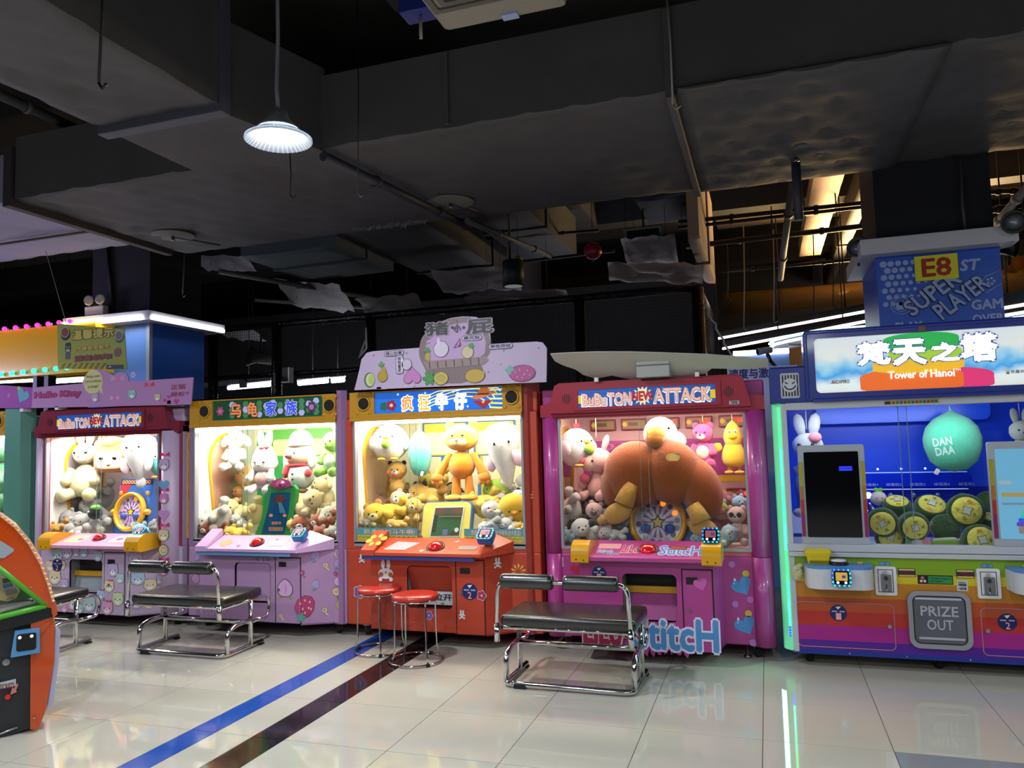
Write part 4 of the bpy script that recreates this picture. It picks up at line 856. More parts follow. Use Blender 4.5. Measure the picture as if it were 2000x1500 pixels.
g.poly([(-2.18, 1.885), (-2.12, 1.87), (-2.0, 1.90), (-1.965, 1.925), (-2.01, 1.925), (-2.03, 1.96), (-2.09, 1.962), (-2.12, 1.91)], F, 0, .003, hat); g.poly(rrect(-2.12, 1.905, -2.02, 1.917, .003), F, .003, .004, flat('#7a3018')); g.out('hat_print', sg)
stick(sg, 'kerchief_print', [([(-2.16, 1.86), (-1.99, 1.86), (-2.07, 1.80)], '#b81c28'), (circ(-2.07, 1.85, .012), '#e8c070')], 5.571)
stick(sg, 'horseshoe_print', [(flower(-2.93, 1.85, .035, 5), '#1f6a4a'), (flower(-2.86, 1.855, .045, 5), '#a8182a'), (circ(-2.86, 1.855, .015), '#e8d0d0')], 5.571)
g = G()
for k in range(6): g.poly(star4(-2.8+k*.12, 1.94-.12*(k % 2), .012), F, 0, .002, mat('sign_white', '#ffffff', .3, emit=1.0))
g.out('sparkle_print', sg)
fp, cd = front_box(t3, -3.005, -2.045, 5.455, .16, (-2.69, .285, -2.315, .605), (-2.275, .11, -2.06, .65), ORG, inner='#6a2418', strip=None, slot=(-2.245, .555, -2.165, .60), lock=(-2.235, .415))
g = G(); g.poly([(5.475, .60), (5.57, .40), (5.56, .39), (5.465, .59)], FXZ(0), -2.69, -2.315, ORG); g.box(-2.66, -2.315, 5.53, 5.55, .30, .40, flat('#b8bcc0')); fl = g.out('prize_flap', t3)
text('拉开', FY(5.528), (-2.50, .335, -2.35, .385), flat('#16181c'), fl, off=.02); stick(fl, 'arrow_print', [([(-2.45, .318), (-2.41, .318), (-2.43, .30)], '#7a8048')], 5.528)
SF = wedge_shelf(t3, -3.03, -2.02, 0, -1.86, mat('vermilion_console', '#c24a2e', .35, noise=.08, nscale=8), 5.35, tape='#2a3a88')
push_button(t3, SF.p(-2.44, .1, .002), .058); reader(t3, (-2.03, 5.44, .845), .125, body='#2b58a8')
stick(t3, 'console_print', [([(-2.86, .05), (-2.68, .05), (-2.60, .17), (-2.8, .19)], '#d8a8b0'), (star4(-2.3, .2, .03), '#c8a8a8'), (rrect(-2.25, .07, -2.1, .13, .01), '#8a7a72'), (circ(-2.53, .04, .018), '#e0c8a8')], 0, Fr(SF.p(0, 0, .001), SF.a, SF.b))
WF = Fr((-2.975, 5.352, .735), (1, 0, 0), Vector((0, .24, .122)))
stick(t3, 'blossom_print', [(circ(.02+.06*math.cos(a), .13+.06*math.sin(a), .028, 10, .014+.014*abs(math.cos(a))), '#d8b84a') for a in (.4, 1.4, 2.4, 3.4, 4.4, 5.4)], 0, WF)
g = G()
for x, w in ((-2.86, .07), (-2.66, .03), (-2.5, .06), (-2.36, .08), (-2.14, .02)): g.poly([(x, .675), (x+w, .67), (x+w*.8, .645), (x+w*.3, .655)], FY(5.453), 0, .004, flat('#b08a28'))
g.out('tape_remnant', t3)
def bunny_print(cx, cz, s): return [(circ(cx-.32*s, cz+.95*s, .55*s, 10, .26*s), '#4a3a40'), (circ(cx+.32*s, cz+.95*s, .55*s, 10, .26*s), '#4a3a40'), (circ(cx, cz, .6*s, 16, .92*s), '#4a3a40'), (circ(cx-.32*s, cz+.95*s, .5*s, 10, .22*s), '#d8dadf'), (circ(cx+.32*s, cz+.95*s, .5*s, 10, .22*s), '#d8dadf'), (circ(cx, cz, .56*s, 16, .88*s), '#d8dadf'),
     (circ(cx-.55*s, cz-.12*s, .26*s, 10), '#b0582a'), (circ(cx+.55*s, cz-.12*s, .26*s, 10), '#b0582a'), (circ(cx, cz+.12*s, .1*s, 8), '#8a4a3a'), (circ(cx-.6*s, cz-.6*s, .22*s, 10), '#d8dadf'), (circ(cx+.6*s, cz-.6*s, .22*s, 10), '#d8dadf')]
def burst(cx, cz, s, c='#d0b44a'):
    o = []
    for i in range(7):
        a = math.radians(-20+i*36); o.append((circ(cx+.62*s*math.cos(a), cz+.62*s*math.sin(a), 1, 3), c)); o[-1] = ([(cx+.25*s*math.cos(a), cz+.25*s*math.sin(a)), (cx+.75*s*math.cos(a-.16), cz+.75*s*math.sin(a-.16)), (cx+.98*s*math.cos(a), cz+.98*s*math.sin(a)), (cx+.75*s*math.cos(a+.16), cz+.75*s*math.sin(a+.16))], c)
    return o+[(circ(cx, cz-.8*s, .1*s, 8), c)]
def plum(cx, cz, s, c='#5a54a8', e='#d8c8d8'): return [(flower(cx, cz, s*1.12, 5), e), (flower(cx, cz, s, 5), c), (starn(cx, cz, s*.4, s*.12, 5, PI/2), e)]
for x, z, s in ((-2.87, .54, .075), (-2.235, .245, .03), (-3.16, .62, .032)): stick(t3, 'bunny_print', bunny_print(x, z, s), 5.447 if x > -2.28 else 5.454 if x > -3.0 else 5.599)
for x, z, s, y, c in ((-3.19, .36, .05, 5.599, '#5a54a8'), (-2.51, .235, .032, 5.454, '#6a5aa8'), (-2.075, .4, .036, 5.447, '#a02a4a')): stick(t3, 'plum_print', plum(x, z, s, c), y)
num_disc(t3, -2.17, .425, 5.447, '2', .062)
stick(t3, 'burst_print', burst(-1.83, .555, .065), 5.599)
F = Fr((-1.72, 5.585, 0), Vector((.08, .075, 0)), (0, 0, 1))
for z, s in ((1.12, .05),): stick(pst, 'burst_print', burst(.05, z, s), 0, Fr(F.p(0, 0, .001), F.a, F.b))
stick(pst, 'plum_print', plum(.05, 1.66, .025), 0, Fr(F.p(0, 0, .001), F.a, F.b))
for z in (.93, 1.42, .6): stick(pst, 'bean_print', [(circ(.05, z, .01, 8, .016), '#cdbba8')], 0, Fr(F.p(0, 0, .001), F.a, F.b))
barcode(t3, -3.165, .63, -3.125, .70, 5.598)
CH3 = Fr((-2.045, 5.455, 0), Vector((.16, .145, 0)), (0, 0, 1)); stick(t3, 'bunny_print', bunny_print(.10, .62, .035), 0, Fr(CH3.p(0, 0, .001), CH3.a, CH3.b))
g = G(); wv = mat('wave_print', '#c85a40', .5)
for i in range(11):
    for r in (.06, .042, .024):
        cx = -3.0+i*.092; cz = .115+(i % 2)*.03
        pts = [FY(5.4545).p(x, z) for x, z in arc(cx, cz, r, 0, 180, 8) if -3.0 < x < -2.06 and z > .105]
        if len(pts) > 2: g.tube(pts, .0022, wv, 4)
g.out('wave_print', fp)
F = FY(YB-.101); g = G()
for x0, x1 in ((-3.0, -2.55), (-2.5, -2.1), (-2.05, -1.8)): g.poly(rrect(x0, 1.42, x1, 1.73, .01), F, 0, .006, flat('#3a70b8')); g.poly(rrect(x0+.02, 1.43, x1-.02, 1.72, .01), F, .006, .01, flat('#e8d84a')); g.poly(rrect(x0+.04, 1.44, x1-.04, 1.64, .01), F, .01, .016, flat('#efe9c8'))
g.out('display_board', bw)
for k, x in enumerate((-2.82, -2.7, -2.47)): stick(bw, 'stripe_print', [(rrect(x, .95, x+.03, 1.73, .002), '#4a80c0'), (rrect(x+.034, .95, x+.05, 1.73, .002), '#e0d040')], YB-.104)
for k in range(4): stick(bw, 'ring_print', [(circ(-2.72+k*.05, 1.12-.04*k, .07, 16), '#2a2a30'), (circ(-2.72+k*.05, 1.12-.04*k, .055, 16), '#d8c890')], YB-.103-.003*k)
g = G(); FG = FY(5.61-.001)
for x0, x1, s in ((-3.205, -2.67, '抓勇猛的斗牛啊!'), (-2.27, -1.785, '想要得到小奖品还是想要挑战大奖品?')):
    b = stick(t3, 'window_banner', [(rrect(x0, .768, x1, .872, .002), '#c9bc3a'), (rrect(x0, .815, x1, .872, .002), '#4f9aa0'), (rrect(x0, .768, x1, .79, .001), '#c8a83a')], 5.611)
    text(s, FY(5.608), (x0+.06, .822, x1-.02, .862), flat('#d8d0c0'), b, 'lettering', .015, .001, flat('#5a5048'), .045)
    q = G(); q.tube([FY(5.608).p(x0+.01+i*(x1-x0-.02)/24, .795+.012*(i % 2)) for i in range(25)], .0025, flat('#6a8a38'), 4); q.out('zigzag_print', b)

# ---------------------------------------------------------- magenta machine with the giant turkey
MAG = mat('magenta_skin', '#a63684', .34, noise=.05, nscale=3, coat=.3); MAGF = mat('pink_frame', '#b8506e', .35); CRM = mat('crimson_plastic', '#9e2438', .3, noise=.06, coat=.5)
t4, li, bw = cabinet('magenta claw machine with crimson header and blue heart stickers', -1.61, -.005, (-1.475, -.15, .745, 1.70), MAG, MAGF, GREYA, mat('inner_pink', '#c89aa0', .6), mat('inner_rose', '#d8b8b0', .6), style='crimson')
crimson_header(t4, -1.61, -.005, -1.305, -.325, CRM, .42)
arch(li, -1.56, 5.9, 6.3, .9, 1.65)
for x, r in ((-.075, .072), (-1.545, .065)):
    for z0, z1 in ((.1, .70), (.704, 1.71)):
        g = G(); g.tube([(x, 5.625, z0), (x, 5.625, z1)], r, MAG, 20); g.out('corner_post', t4)
fp, cd = front_box(t4, -1.30, -.385, 5.36, .05, (-1.0, .285, -.63, .605), (-.585, .105, -.40, .635), MAG, inner='#2a2226', flap='#a03a80', slot=(-.565, .545, -.49, .592), lock=(-.555, .375))
sh, SF = cap_shelf(t4, -1.335, -.325, .125, mat('magenta_console', '#b04088', .3, coat=.4), 5.27)
push_button(t4, SF.p(-.82, .1, .002), .058); reader(t4, (-.39, 5.36, .865), .115, n=(0, -.85, .5), body='#1f4a9a')
text('LiLo', Fr(SF.p(0, 0, .001), SF.a, SF.b), (-1.0, .06, -.88, .2), flat('#a81c44'), sh, 'lettering', .03, .001, flat('#e0d0dc'), .07)
text('StitcH', Fr(SF.p(0, 0, .001), SF.a, SF.b), (-.74, .03, -.46, .2), flat('#4a88c8'), sh, 'lettering', .03, .001, flat('#e0d8ec'), .07)
text('Stitch', Fr(SF.p(0, 0, .001), SF.a, SF.b), (-1.17, .05, -1.06, .11), flat('#4a88c8'), sh, 'lettering', .02, .001, flat('#e0d8ec'), .06)
text('Angel', Fr(SF.p(0, 0, .0015), SF.a, SF.b), (-1.12, .0, -1.01, .06), flat('#3a2430'), sh, 'lettering', .02, .001, flat('#e0d8ec'), .06)
stick(sh, 'console_print', [(rrect(-1.18, .13, -1.02, .23, .01), '#d89a9a'), (rrect(-.68, .12, -.56, .2, .004), '#6a3a20'), (rrect(-.67, .13, -.57, .19, .004), '#a8503a')], 0, Fr(SF.p(0, 0, .0005), SF.a, SF.b))
F = FY(5.352)
text('LiLo', F, (-1.28, .12, -1.02, .30), flat('#a01c44'), t4, 'lettering', .06, .002, flat('#d8c0d0'), .11)
text('&', F, (-1.0, .17, -.93, .25), flat('#a01c44'), t4, 'lettering', .02, .002, flat('#d8c0d0'), .05)
text('StitcH', F, (-.93, .11, -.375, .31), flat('#4a88c4'), t4, 'lettering', .04, .002, flat('#d8d0e8'), .085)
for x, z, s, r in ((-.215, .50, .075, .5), (-.205, .235, .075, .45)): stick(t4, 'heart_print', [(heart(x, z, s, r), '#4a86c8'), (circ(x-.045, z+.04, .012, 10, .008), '#b8d4ec'), (circ(x-.05, z+.015, .005, 8), '#b8d4ec')], 5.599)
for x, z, r, c in ((-.185, .585, .023, '#c9b13a'), (-.18, .315, .023, '#c9b13a'), (-.275, .645, .022, '#b070c8'), (-.165, .41, .022, '#b870c0'), (-.265, .375, .022, '#b070c8'), (-.16, .12, .024, '#b070c8')): stick(t4, 'dot_print', [(circ(x, z, r, 16), c)], 5.599)
stick(t4, 'heart_print', [(heart(-.47, .55, .05, .3), '#c05aa4')], 5.351); stick(t4, 'heart_print', [(heart(-1.25, .58, .06, -.2), '#b85aa4'), (heart(-1.38, .58, .05, .0), '#a8203c')], 5.599)
barcode(t4, -1.52, .60, -1.48, .67, 5.599); barcode(t4, -.235, 1.75, -.17, 1.775, 5.523)
num_disc(t4, -1.16, .60, 5.355, '1', .05)
g = G()
for k in range(8): x = -.92+k*.045; g.poly([(x, .11), (x+.046, .11), (x+.03, .07-.02*math.sin(k)), (x+.01, .075)], FY(5.355), 0, .003, MAG)
g.out('loose_wrap', t4)
foot(t4, -1.46, 5.68); foot(t4, -.2, 5.68)
# pink pattern, crimson shelves with red lamps
F = FY(YB-.101); g = G(); g.poly(rrect(-1.5, 1.22, -.1, 1.52, .005), F, 0, .004, flat('#a83a8c')); g.out('pattern_panel', bw)
random.seed(9); g = G()
for k in range(34):
    x, z = -1.45+1.3*random.random(), 1.24+.26*random.random(); g.tube([F.p(x+.04*math.cos(a)*(1-a/16), z+.03*math.sin(a)*(1-a/16), .005) for a in [j*.8 for j in range(10)]], .004, flat(('#d84a7a', '#d8a0b8', '#c8306a')[k % 3]), 4)
g.out('swirl_print', bw)
stick(bw, 'heart_print', [(heart(-.2, 1.27, .06), '#c02040'), (rrect(-1.5, 1.17, -.1, 1.24, .005), '#d8b030')], YB-.101)
for z, n, nm in ((1.655, 5, 'lamp_board'), (1.07, 4, 'lamp_board')):
    for k in range(n):
        x0 = -1.42+k*(1.32/n); x1 = x0+1.32/n-.05
        g = G(); g.box(x0, x1, YB-.14, YB-.1, z-.05, z+.045, flat('#7a2030', .4), .006); lb = g.out(nm, bw)
        stick(lb, 'board_print', [(rrect(x0+.015, z-.035, x1-.015, z+.03, .005), '#8a6a38'), (circ(x0+.03, z, .02), '#d8b42a'), (rrect(x0+.06, z-.015, x0+.14, z+.015, .003), '#5a2a20')], YB-.141)
        if k >= n-3 or z < 1.2:
            g = G()
            for i in range(3): g.ell((x1-.09+i*.028, YB-.146, z+.005), (.010, .008, .016), glow('#ff2818', 5), seg=8, rings=6)
            g.out('red_lamp', lb)
g = G(); g.box(-1.5, -.1, YB-.3, YB-.1, .93, 1.0, flat('#7a2236', .4)); g.out('inner_ledge', bw)
dial(t4, at(1285, 1020, 6.0), .218, 0, (.52, .5), label='round yellow dial game console under the giant turkey in the magenta machine')

# ---------------------------------------------------------- big blue rainbow machine on the right
WFR = mat('white_frame', '#b9bcc4', .35, coat=.2); BLH = mat('royal_blue_plastic', '#142a86', .35, coat=.3)
X0, X1 = .045, 1.93
t5 = thing('claw_machine', 'wide claw machine with blue sign head and rainbow striped base', 'claw machine', (1.0, 6.0, 0), 'claw machines in the row')
BY = 5.52
g = G(); g.box(X0+.06, X1, BY+.01, 6.45, .1, .725, WFR); g.out('lower_cabinet', t5)
zs = [.722, .615, .558, .458, .368, .278, .182, .118, .09]
for k, c in enumerate(('#7a9f14', '#c9b808', '#b8781a', '#b04a1e', '#b02a22', '#a01680', '#4c148c', '#14308c')):
    g = G(); g.box(X0+.055, X1, BY-.002*(k == 7), BY+.012, zs[k+1], zs[k], mat('stripe_'+c, c, .4)); g.out('base_stripe', t5)
g = G(); g.box(X0+.05, X1+.02, BY-.012, BY+.05, .755, .805, WFR, .004); g.box(X0+.05, X1+.02, BY-.02, BY+.05, .722, .752, WFR, .004); g.out('lower_rail', t5)
g = G(); g.box(X0+.055, X0+.09, BY-.005, BY+.1, .1, 1.74, WFR, .004); g.poly([(X0-.005, 5.60), (X0+.005, 5.575), (X0+.06, BY), (X0+.06, 5.62)], Fr((0, 0, .1), (1, 0, 0), (0, 1, 0)), 0, 1.64, mat('led_diffuser', '#8fd8b0', .4, emit=.35, ecol='#38e890')); g.out('corner_post', t5); g = G(); g.box(X1-.06, X1+.02, BY-.005, BY+.1, .1, 1.74, WFR, .004); g.out('corner_post', t5)
LF = Fr((X0+.005, 5.575, 0), Vector((.055, -.055, 0)), (0, 0, 1)); g = G()
for k in range(86):
    z = .19+k*.0178; c = '#20f0a0' if (k//14) % 2 else '#30e8d8'
    if z < .25: c = '#2030ff'
    if z > 1.45 or .55 < z < .75: c = '#28f060'
    g.poly(rrect(.040, z, .058, z+.011, .004, 2), LF, 0, .003, glow(c, 4.5))
o = g.out('led_strip', t5); o['kind'] = 'stuff'
lamp('led_strip_light', 'AREA', (X0-.02, 5.50, .9), 3.0, (.2, 1, .62), .04, 1.5, target=(X0-.5, 5.0, .9))
g = G(); g.box(X0-.01, .30, 5.505, 5.8, 1.742, 1.99, BLH, .012); g.out('speaker_block', t5)
e = G(); e.poly(rrect(.105, 1.775, .225, 1.945, .012), FY(5.505), 0, .006, flat('#b4b8c0', .4)); em = e.out('speaker_emblem', t5)
for k in range(6):
    g = G(); x = .121+k*.0185; g.poly(rrect(x-.005, 1.788, x+.004, 1.932, .001), FY(5.499), 0, .0015, flat('#14151a')); g.out('grille_bar', em)
g = G(); g.poly(circ(.165, 1.862, .047, 24), FY(5.4965), 0, .002, flat('#c4c8d0')); F = FY(5.494)
for pts, r in (([(.13+.035+.036*math.cos(a), 1.868+.034*math.sin(a)) for a in [PI*1.08+i*PI*.84/10 for i in range(11)]], .0045), ([(.133, 1.883), (.152, 1.872)], .004), ([(.197, 1.883), (.178, 1.872)], .004)): g.tube([F.p(x, z) for x, z in pts], r, flat('#14151a'), 6)
g.out('smiling_mask', em)
# sign head
g = G(); g.holed((.27, 1.755, 1.78, 2.215), (.33, 1.80, 1.70, 2.165), FY(5.49), -.25, 0, BLH, .03, hm=BLH); hd = g.out('sign_head', t5)
g = G(); g.box(.27, 1.78, 5.48, 5.76, 2.195, 2.222, BLH, .012); g.box(.262, .29, 5.485, 5.76, 1.76, 2.21, BLH, .012); g.box(.3, 1.75, 5.48, 5.5, 1.742, 1.765, BLH, .006); g.out('sign_rim', hd)
sm = bpy.data.materials.new('sky_sign_lit'); sm.use_nodes = True; nt = sm.node_tree; b = nt.nodes['Principled BSDF']
tc = nt.nodes.new('ShaderNodeTexCoord'); sp = nt.nodes.new('ShaderNodeSeparateXYZ'); nt.links.new(tc.outputs['Object'], sp.inputs[0])
nz = nt.nodes.new('ShaderNodeTexNoise'); nz.inputs['Scale'].default_value = 7; nt.links.new(tc.outputs['Object'], nz.inputs['Vector'])
ad = nt.nodes.new('ShaderNodeMath'); ad.operation = 'MULTIPLY_ADD'; ad.inputs[1].default_value = .16; nt.links.new(nz.outputs['Fac'], ad.inputs[0]); nt.links.new(sp.outputs['Z'], ad.inputs[2])
mr = nt.nodes.new('ShaderNodeMapRange'); mr.inputs[1].default_value = 1.86; mr.inputs[2].default_value = 2.25; nt.links.new(ad.outputs[0], mr.inputs[0])
rp = nt.nodes.new('ShaderNodeValToRGB'); nt.links.new(mr.outputs[0], rp.inputs[0]); cr = rp.color_ramp
cr.elements[0].position = .0; cr.elements[0].color = (*lin('#d8d8d0'), 1); cr.elements[1].position = 1; cr.elements[1].color = (*lin('#d0d8dc'), 1)
for p_, c in ((.22, '#d8e4e4'), (.38, '#3a9ad8'), (.5, '#8cc4e0'), (.66, '#d8dcd8')): q = cr.elements.new(p_); q.color = (*lin(c), 1)
nt.links.new(rp.outputs[0], b.inputs['Base Color']); nt.links.new(rp.outputs[0], b.inputs['Emission Color']); b.inputs['Emission Strength'].default_value = .62
g = G(); g.box(.325, 1.705, 5.50, 5.51, 1.795, 2.17, sm); sg = g.out('sign_panel', t5)
def em(c, s): return mat('lit_%s_%g' % (c, s), c, .4, emit=s)
def layer(name, pts, c, d, s=.6): g = G(); g.poly(pts, FY(5.50), 0, d, em(c, s)); return g.out(name, sg)
def slab(x0, x1, z0, z1, r): return [(x0, z0+r*.3)]+arc((x0+x1)/2, z0+r*.3, (x1-x0)/2, 180, 360, 12, ry=r*.6)+[(x1, z1-r)]+arc((x0+x1)/2, z1-r, (x1-x0)/2, 0, 180, 12, ry=r)
layer('tower_disc', slab(.85, 1.37, 1.80, 1.93, .05), '#d8326e', .001); layer('tower_disc', slab(.60, 1.20, 1.80, 1.94, .05), '#e2661e', .002)
layer('tower_disc', slab(.68, 1.21, 1.92, 2.02, .05), '#e8b422', .003); layer('tower_disc', slab(.78, 1.2, 2.0, 2.08, .04), '#9cc832', .004); layer('tower_disc', slab(.75, 1.19, 2.06, 2.165, .04), '#22a84a', .005)
for s, x0, x1, z0, z1 in (('梵', .59, .79, 1.965, 2.125), ('天', .80, 1.00, 1.955, 2.125), ('之', 1.02, 1.19, 1.965, 2.095), ('塔', 1.19, 1.40, 1.955, 2.14)): text(s, FY(5.494), (x0+.01, z0+.01, x1-.01, z1-.01), em('#ffffff', 1.15), sg, 'lettering', .075, .004, em('#3a5aa8', .3), .095)
text('Tower of Hanoi', FY(5.495), (.77, 1.873, 1.15, 1.92), em('#ffffff', 1.1), sg, 'lettering', .03, .002); text('TM', FY(5.495), (1.155, 1.905, 1.185, 1.918), em('#ffffff', 1.1), sg)
text('ANDAMIRO', FY(5.497), (.425, 1.858, .535, 1.882), em('#5a3a28', .1), sg, 'lettering', .03, .001); g = G(); g.poly([(.40, 1.86), (.45, 1.862), (.45, 1.868)], FY(5.497), 0, .001, em('#d8481e', .4)); g.out('logo_stroke', sg)
text('世嘉欢乐', FY(5.497), (1.46, 1.872, 1.56, 1.892), em('#4a4a50', .1), sg, 'lettering', .02, .001); g = G(); g.poly(rrect(1.435, 1.868, 1.453, 1.892, .002), FY(5.497), 0, .001, em('#d8a828', .4)); g.poly(rrect(1.438, 1.868, 1.453, 1.880, .002), FY(5.497), .001, .002, em('#3a58b8', .4)); g.out('logo_mark', sg)
g = G(); g.box(.96, 1.0, 5.483, 5.49, 2.168, 2.2, flat('#6a4a38')); g.out('tape_patch', hd)
g = G(); g.box(.13, X1, BY-.004, BY+.1, 1.695, 1.745, WFR, .004); tb = g.out('upper_rail', t5)
P = [(rrect(.735, 1.707, 1.06, 1.73, .002), '#b8b030'), (rrect(.74, 1.709, .775, 1.728, .001), '#1b1c3a')]
for k in range(12): P.append((rrect(.785+k*.0225, 1.71, .80+k*.0225, 1.727, .001), ('#8a2a30', '#2a6a3a', '#2a4a8a')[k % 3]))
stick(tb, 'strip_sticker', P, BY-.004)
# interior
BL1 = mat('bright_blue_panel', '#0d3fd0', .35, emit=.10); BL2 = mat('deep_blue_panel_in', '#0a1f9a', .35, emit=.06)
g = G(); g.box(X0+.06, X1, 6.38, 6.40, .74, 1.72, BL1); bw = g.out('inner_back_wall', t5)
g = G(); g.box(X0+.06, X0+.07, BY+.1, 6.4, .74, 1.72, BL1); g.out('side_wall', t5); g = G(); g.box(X1-.02, X1, BY+.05, 6.4, .74, 1.72, BL1); g.out('side_wall', t5)
g = G(); g.box(X0+.06, X1, BY+.05, 6.4, .73, .75, WHITEP); g.out('prize_bed', t5); g = G(); g.box(X0+.06, X1, BY+.05, 6.4, 1.72, 1.74, WHITEP); g.out('inner_ceiling', t5)
g = G(); g.box(X0+.06, X1, 6.40, 6.45, .725, 2.0, BLH); g.box(X0+.06, X1, BY+.2, 6.45, 1.745, 1.9, BLH); g.out('rear_panel', t5)
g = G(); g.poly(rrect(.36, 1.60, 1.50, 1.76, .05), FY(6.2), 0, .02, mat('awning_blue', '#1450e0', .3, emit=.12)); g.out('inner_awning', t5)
g = G(); g.box(.12, .6, 6.3, 6.38, .78, .93, mat('pale_ledge', '#c8d0f0', .4)); g.out('inner_ledge', t5)
g = G(); g.poly(rrect(.55, .76, 1.6, 1.12, .01), FY(6.37), 0, .004, BL2); g.out('lower_panel', bw)
ACR = glass_mat('acrylic', (.55, .62, .95), .08)
g = G(); g.poly(rrect(.5, 1.115, 1.36, 1.235, .05), FY(6.2), 0, .012, ACR); sh = g.out('acrylic_shelf', t5)
g = G(); g.box(.5, 1.33, 6.185, 6.2, 1.232, 1.238, em('#8ab0ff', .5)); g.box(.5, 1.33, 6.185, 6.2, 1.112, 1.118, em('#a8c0ff', .4)); g.out('shelf_edge', sh)
for k in range(5):
    x = .70+k*.155; text('掉落层%d' % (k+1), FY(6.186), (x-.05, 1.138, x+.05, 1.16), mat('faint_print', '#8f9fd8', .5), sh, 'lettering', .0, .0008)
    g = G(); g.ell((x, 6.35, 1.06), (.024, .02, .024), em('#e8ecff', 4) if k == 0 else STEEL, seg=12, rings=8); g.out('knob', bw)
    g = G(); g.tube([(x, 6.36, .99), (x, 6.30, .995), (x+.015, 6.25, .97), (x+.025, 6.24, .945)], [.014, .016, .014, .006], STEEL, 8); g.out('release_lever', bw)
g = G()
for k in range(9): g.ell((.6+k*.09, 6.366, .945), (.005, .004, .005), em('#dfe6ff', 2), seg=6, rings=4)
for k in range(5): g.ell((.6+k*.155, 6.18, 1.262), (.008, .006, .008), em('#dfe6ff', 1.5), seg=8, rings=5)
o = g.out('rivet', bw); o['kind'] = 'stuff'
for a, b, y in ((X0+.09, .87, BY+.03), (.82, X1-.06, BY+.04)):
    g = G(); g.box(a, b, y, y+.005, .805, 1.695, GLASS); o = g.out('glass_pane', t5); q = G(); q.box(.868 if a < .5 else .818, .872 if a < .5 else .822, y-.001, y+.006, .805, 1.695, glass_edge); q.out('pane_edge', o)
def monitor(x0, x1, z0, z1, lab, lit):
    k = thing('monitor', lab, 'screen', ((x0+x1)/2, 5.52, z0)); F = FY(5.506)
    g = G(); g.poly(rrect(x0, z0, x1, z1, .015), F, -.038, 0, mat('monitor_grey', '#a3aab4', .4)); g.out('bezel', k)
    for xa, xb in ((x0+.002, x0+.024), (x1-.024, x1-.002)):
        for za, zb, c in ((z1-.12, z1-.11, '#8f9a18'), (z1-.27, z1-.12, '#a09a1a'), (z1-.36, z1-.27, '#a8702a'), (z0+.2, z1-.36, '#a83028'), (z0+.05, z0+.2, '#8a1c58')):
            g = G(); g.box(xa, xb, 5.499, 5.507, za, zb, flat(c, .35)); g.out('bezel_stripe', k)
    g = G(); g.poly(rrect(x0+.036, z0+.045, x1-.038, z1-.045, .008), F, 0, .004, flat('#060609', .08) if not lit else mat('screen_sky', '#6aa8c8', .2, emit=.45)); return k, g.out('display', k)
k, dsp = monitor(.19, .598, .806, 1.455, 'monitor with a black blank screen on the left of the blue interior', False)
g = G(); g.box(.44, .52, 5.500, 5.502, 1.285, 1.297, em('#1828ff', 2)); g.box(.44, .52, 5.500, 5.502, 1.302, 1.312, em('#1828ff', 2)); g.out('status_bar', dsp)
k, dsp = monitor(1.305, 1.72, .806, 1.45, 'monitor with a bright sky blue game screen at the right edge', True)
for j, c in enumerate(('#5a3ab0', '#2a50c8', '#2ab0b8', '#3ac050', '#c8c83a', '#e08a2a', '#d83a3a')):
    w = .12-.012*j; g = G(); g.poly(rrect(1.55-w, .93+j*.024, 1.55+w, .956+j*.024, .01), FY(5.502), 0, .002+.0004*j, em(c, .5)); g.out('tower_ring', dsp)
stick(dsp, 'screen_print', [(rrect(1.36, 1.11, 1.5, 1.135, .003), '#d8b868'), (rrect(1.36, 1.06, 1.5, 1.075, .003), '#8ab4cc'), (rrect(1.35, 1.185, 1.42, 1.21, .01), '#c8dce8'), (rrect(1.44, .885, 1.66, .93, .01), '#b0a090')], 5.502)
# console with joystick pad, coin slots, hatch, doors
def console(x0, x1, lab=None):
    fr = Fr((0, 0, .545), (1, 0, 0), (0, 1, 0)); P = [(x0, BY), (x0+.01, 5.42)]+arc(x0+.09, 5.40, .08, 180, 270, 6)+arc(x1-.09, 5.40, .08, 270, 360, 6)+[(x1, BY)]
    g = G(); g.poly(P, fr, 0, .125, mat('console_white', '#c6c8ce', .35, coat=.2)); c = g.out('console', t5)
    g = G(); g.poly(P, fr, .125, .142, mat('console_blue_top', '#4f86c4', .35)); g.out('console_top', c)
    g = G(); g.lathe([(.062, 0), (.06, .01), (.052, .02), (.02, .026), (.001, .027)], ((x0+x1)/2, 5.44, .687), mat('joy_black', '#15161a', .3), 22); g.lathe([(.05, .016), (.046, .03), (.001, .034)], ((x0+x1)/2, 5.44, .687), WHITEP, 22); g.out('control_pad', c)
    for dx in (-.11, .13):
        g = G(); g.lathe([(.022, 0), (.022, .008), (.018, .014), (.001, .015)], ((x0+x1)/2+dx, 5.46, .687), mat('joy_tan', '#a89a68', .4), 16); g.out('small_button', c)
    return c
c = console(.19, .605); console(1.355, 1.77)
reader(t5, (.40, 5.305, .625), .115, n=(0, -1, .1), screen='#c89a3a')
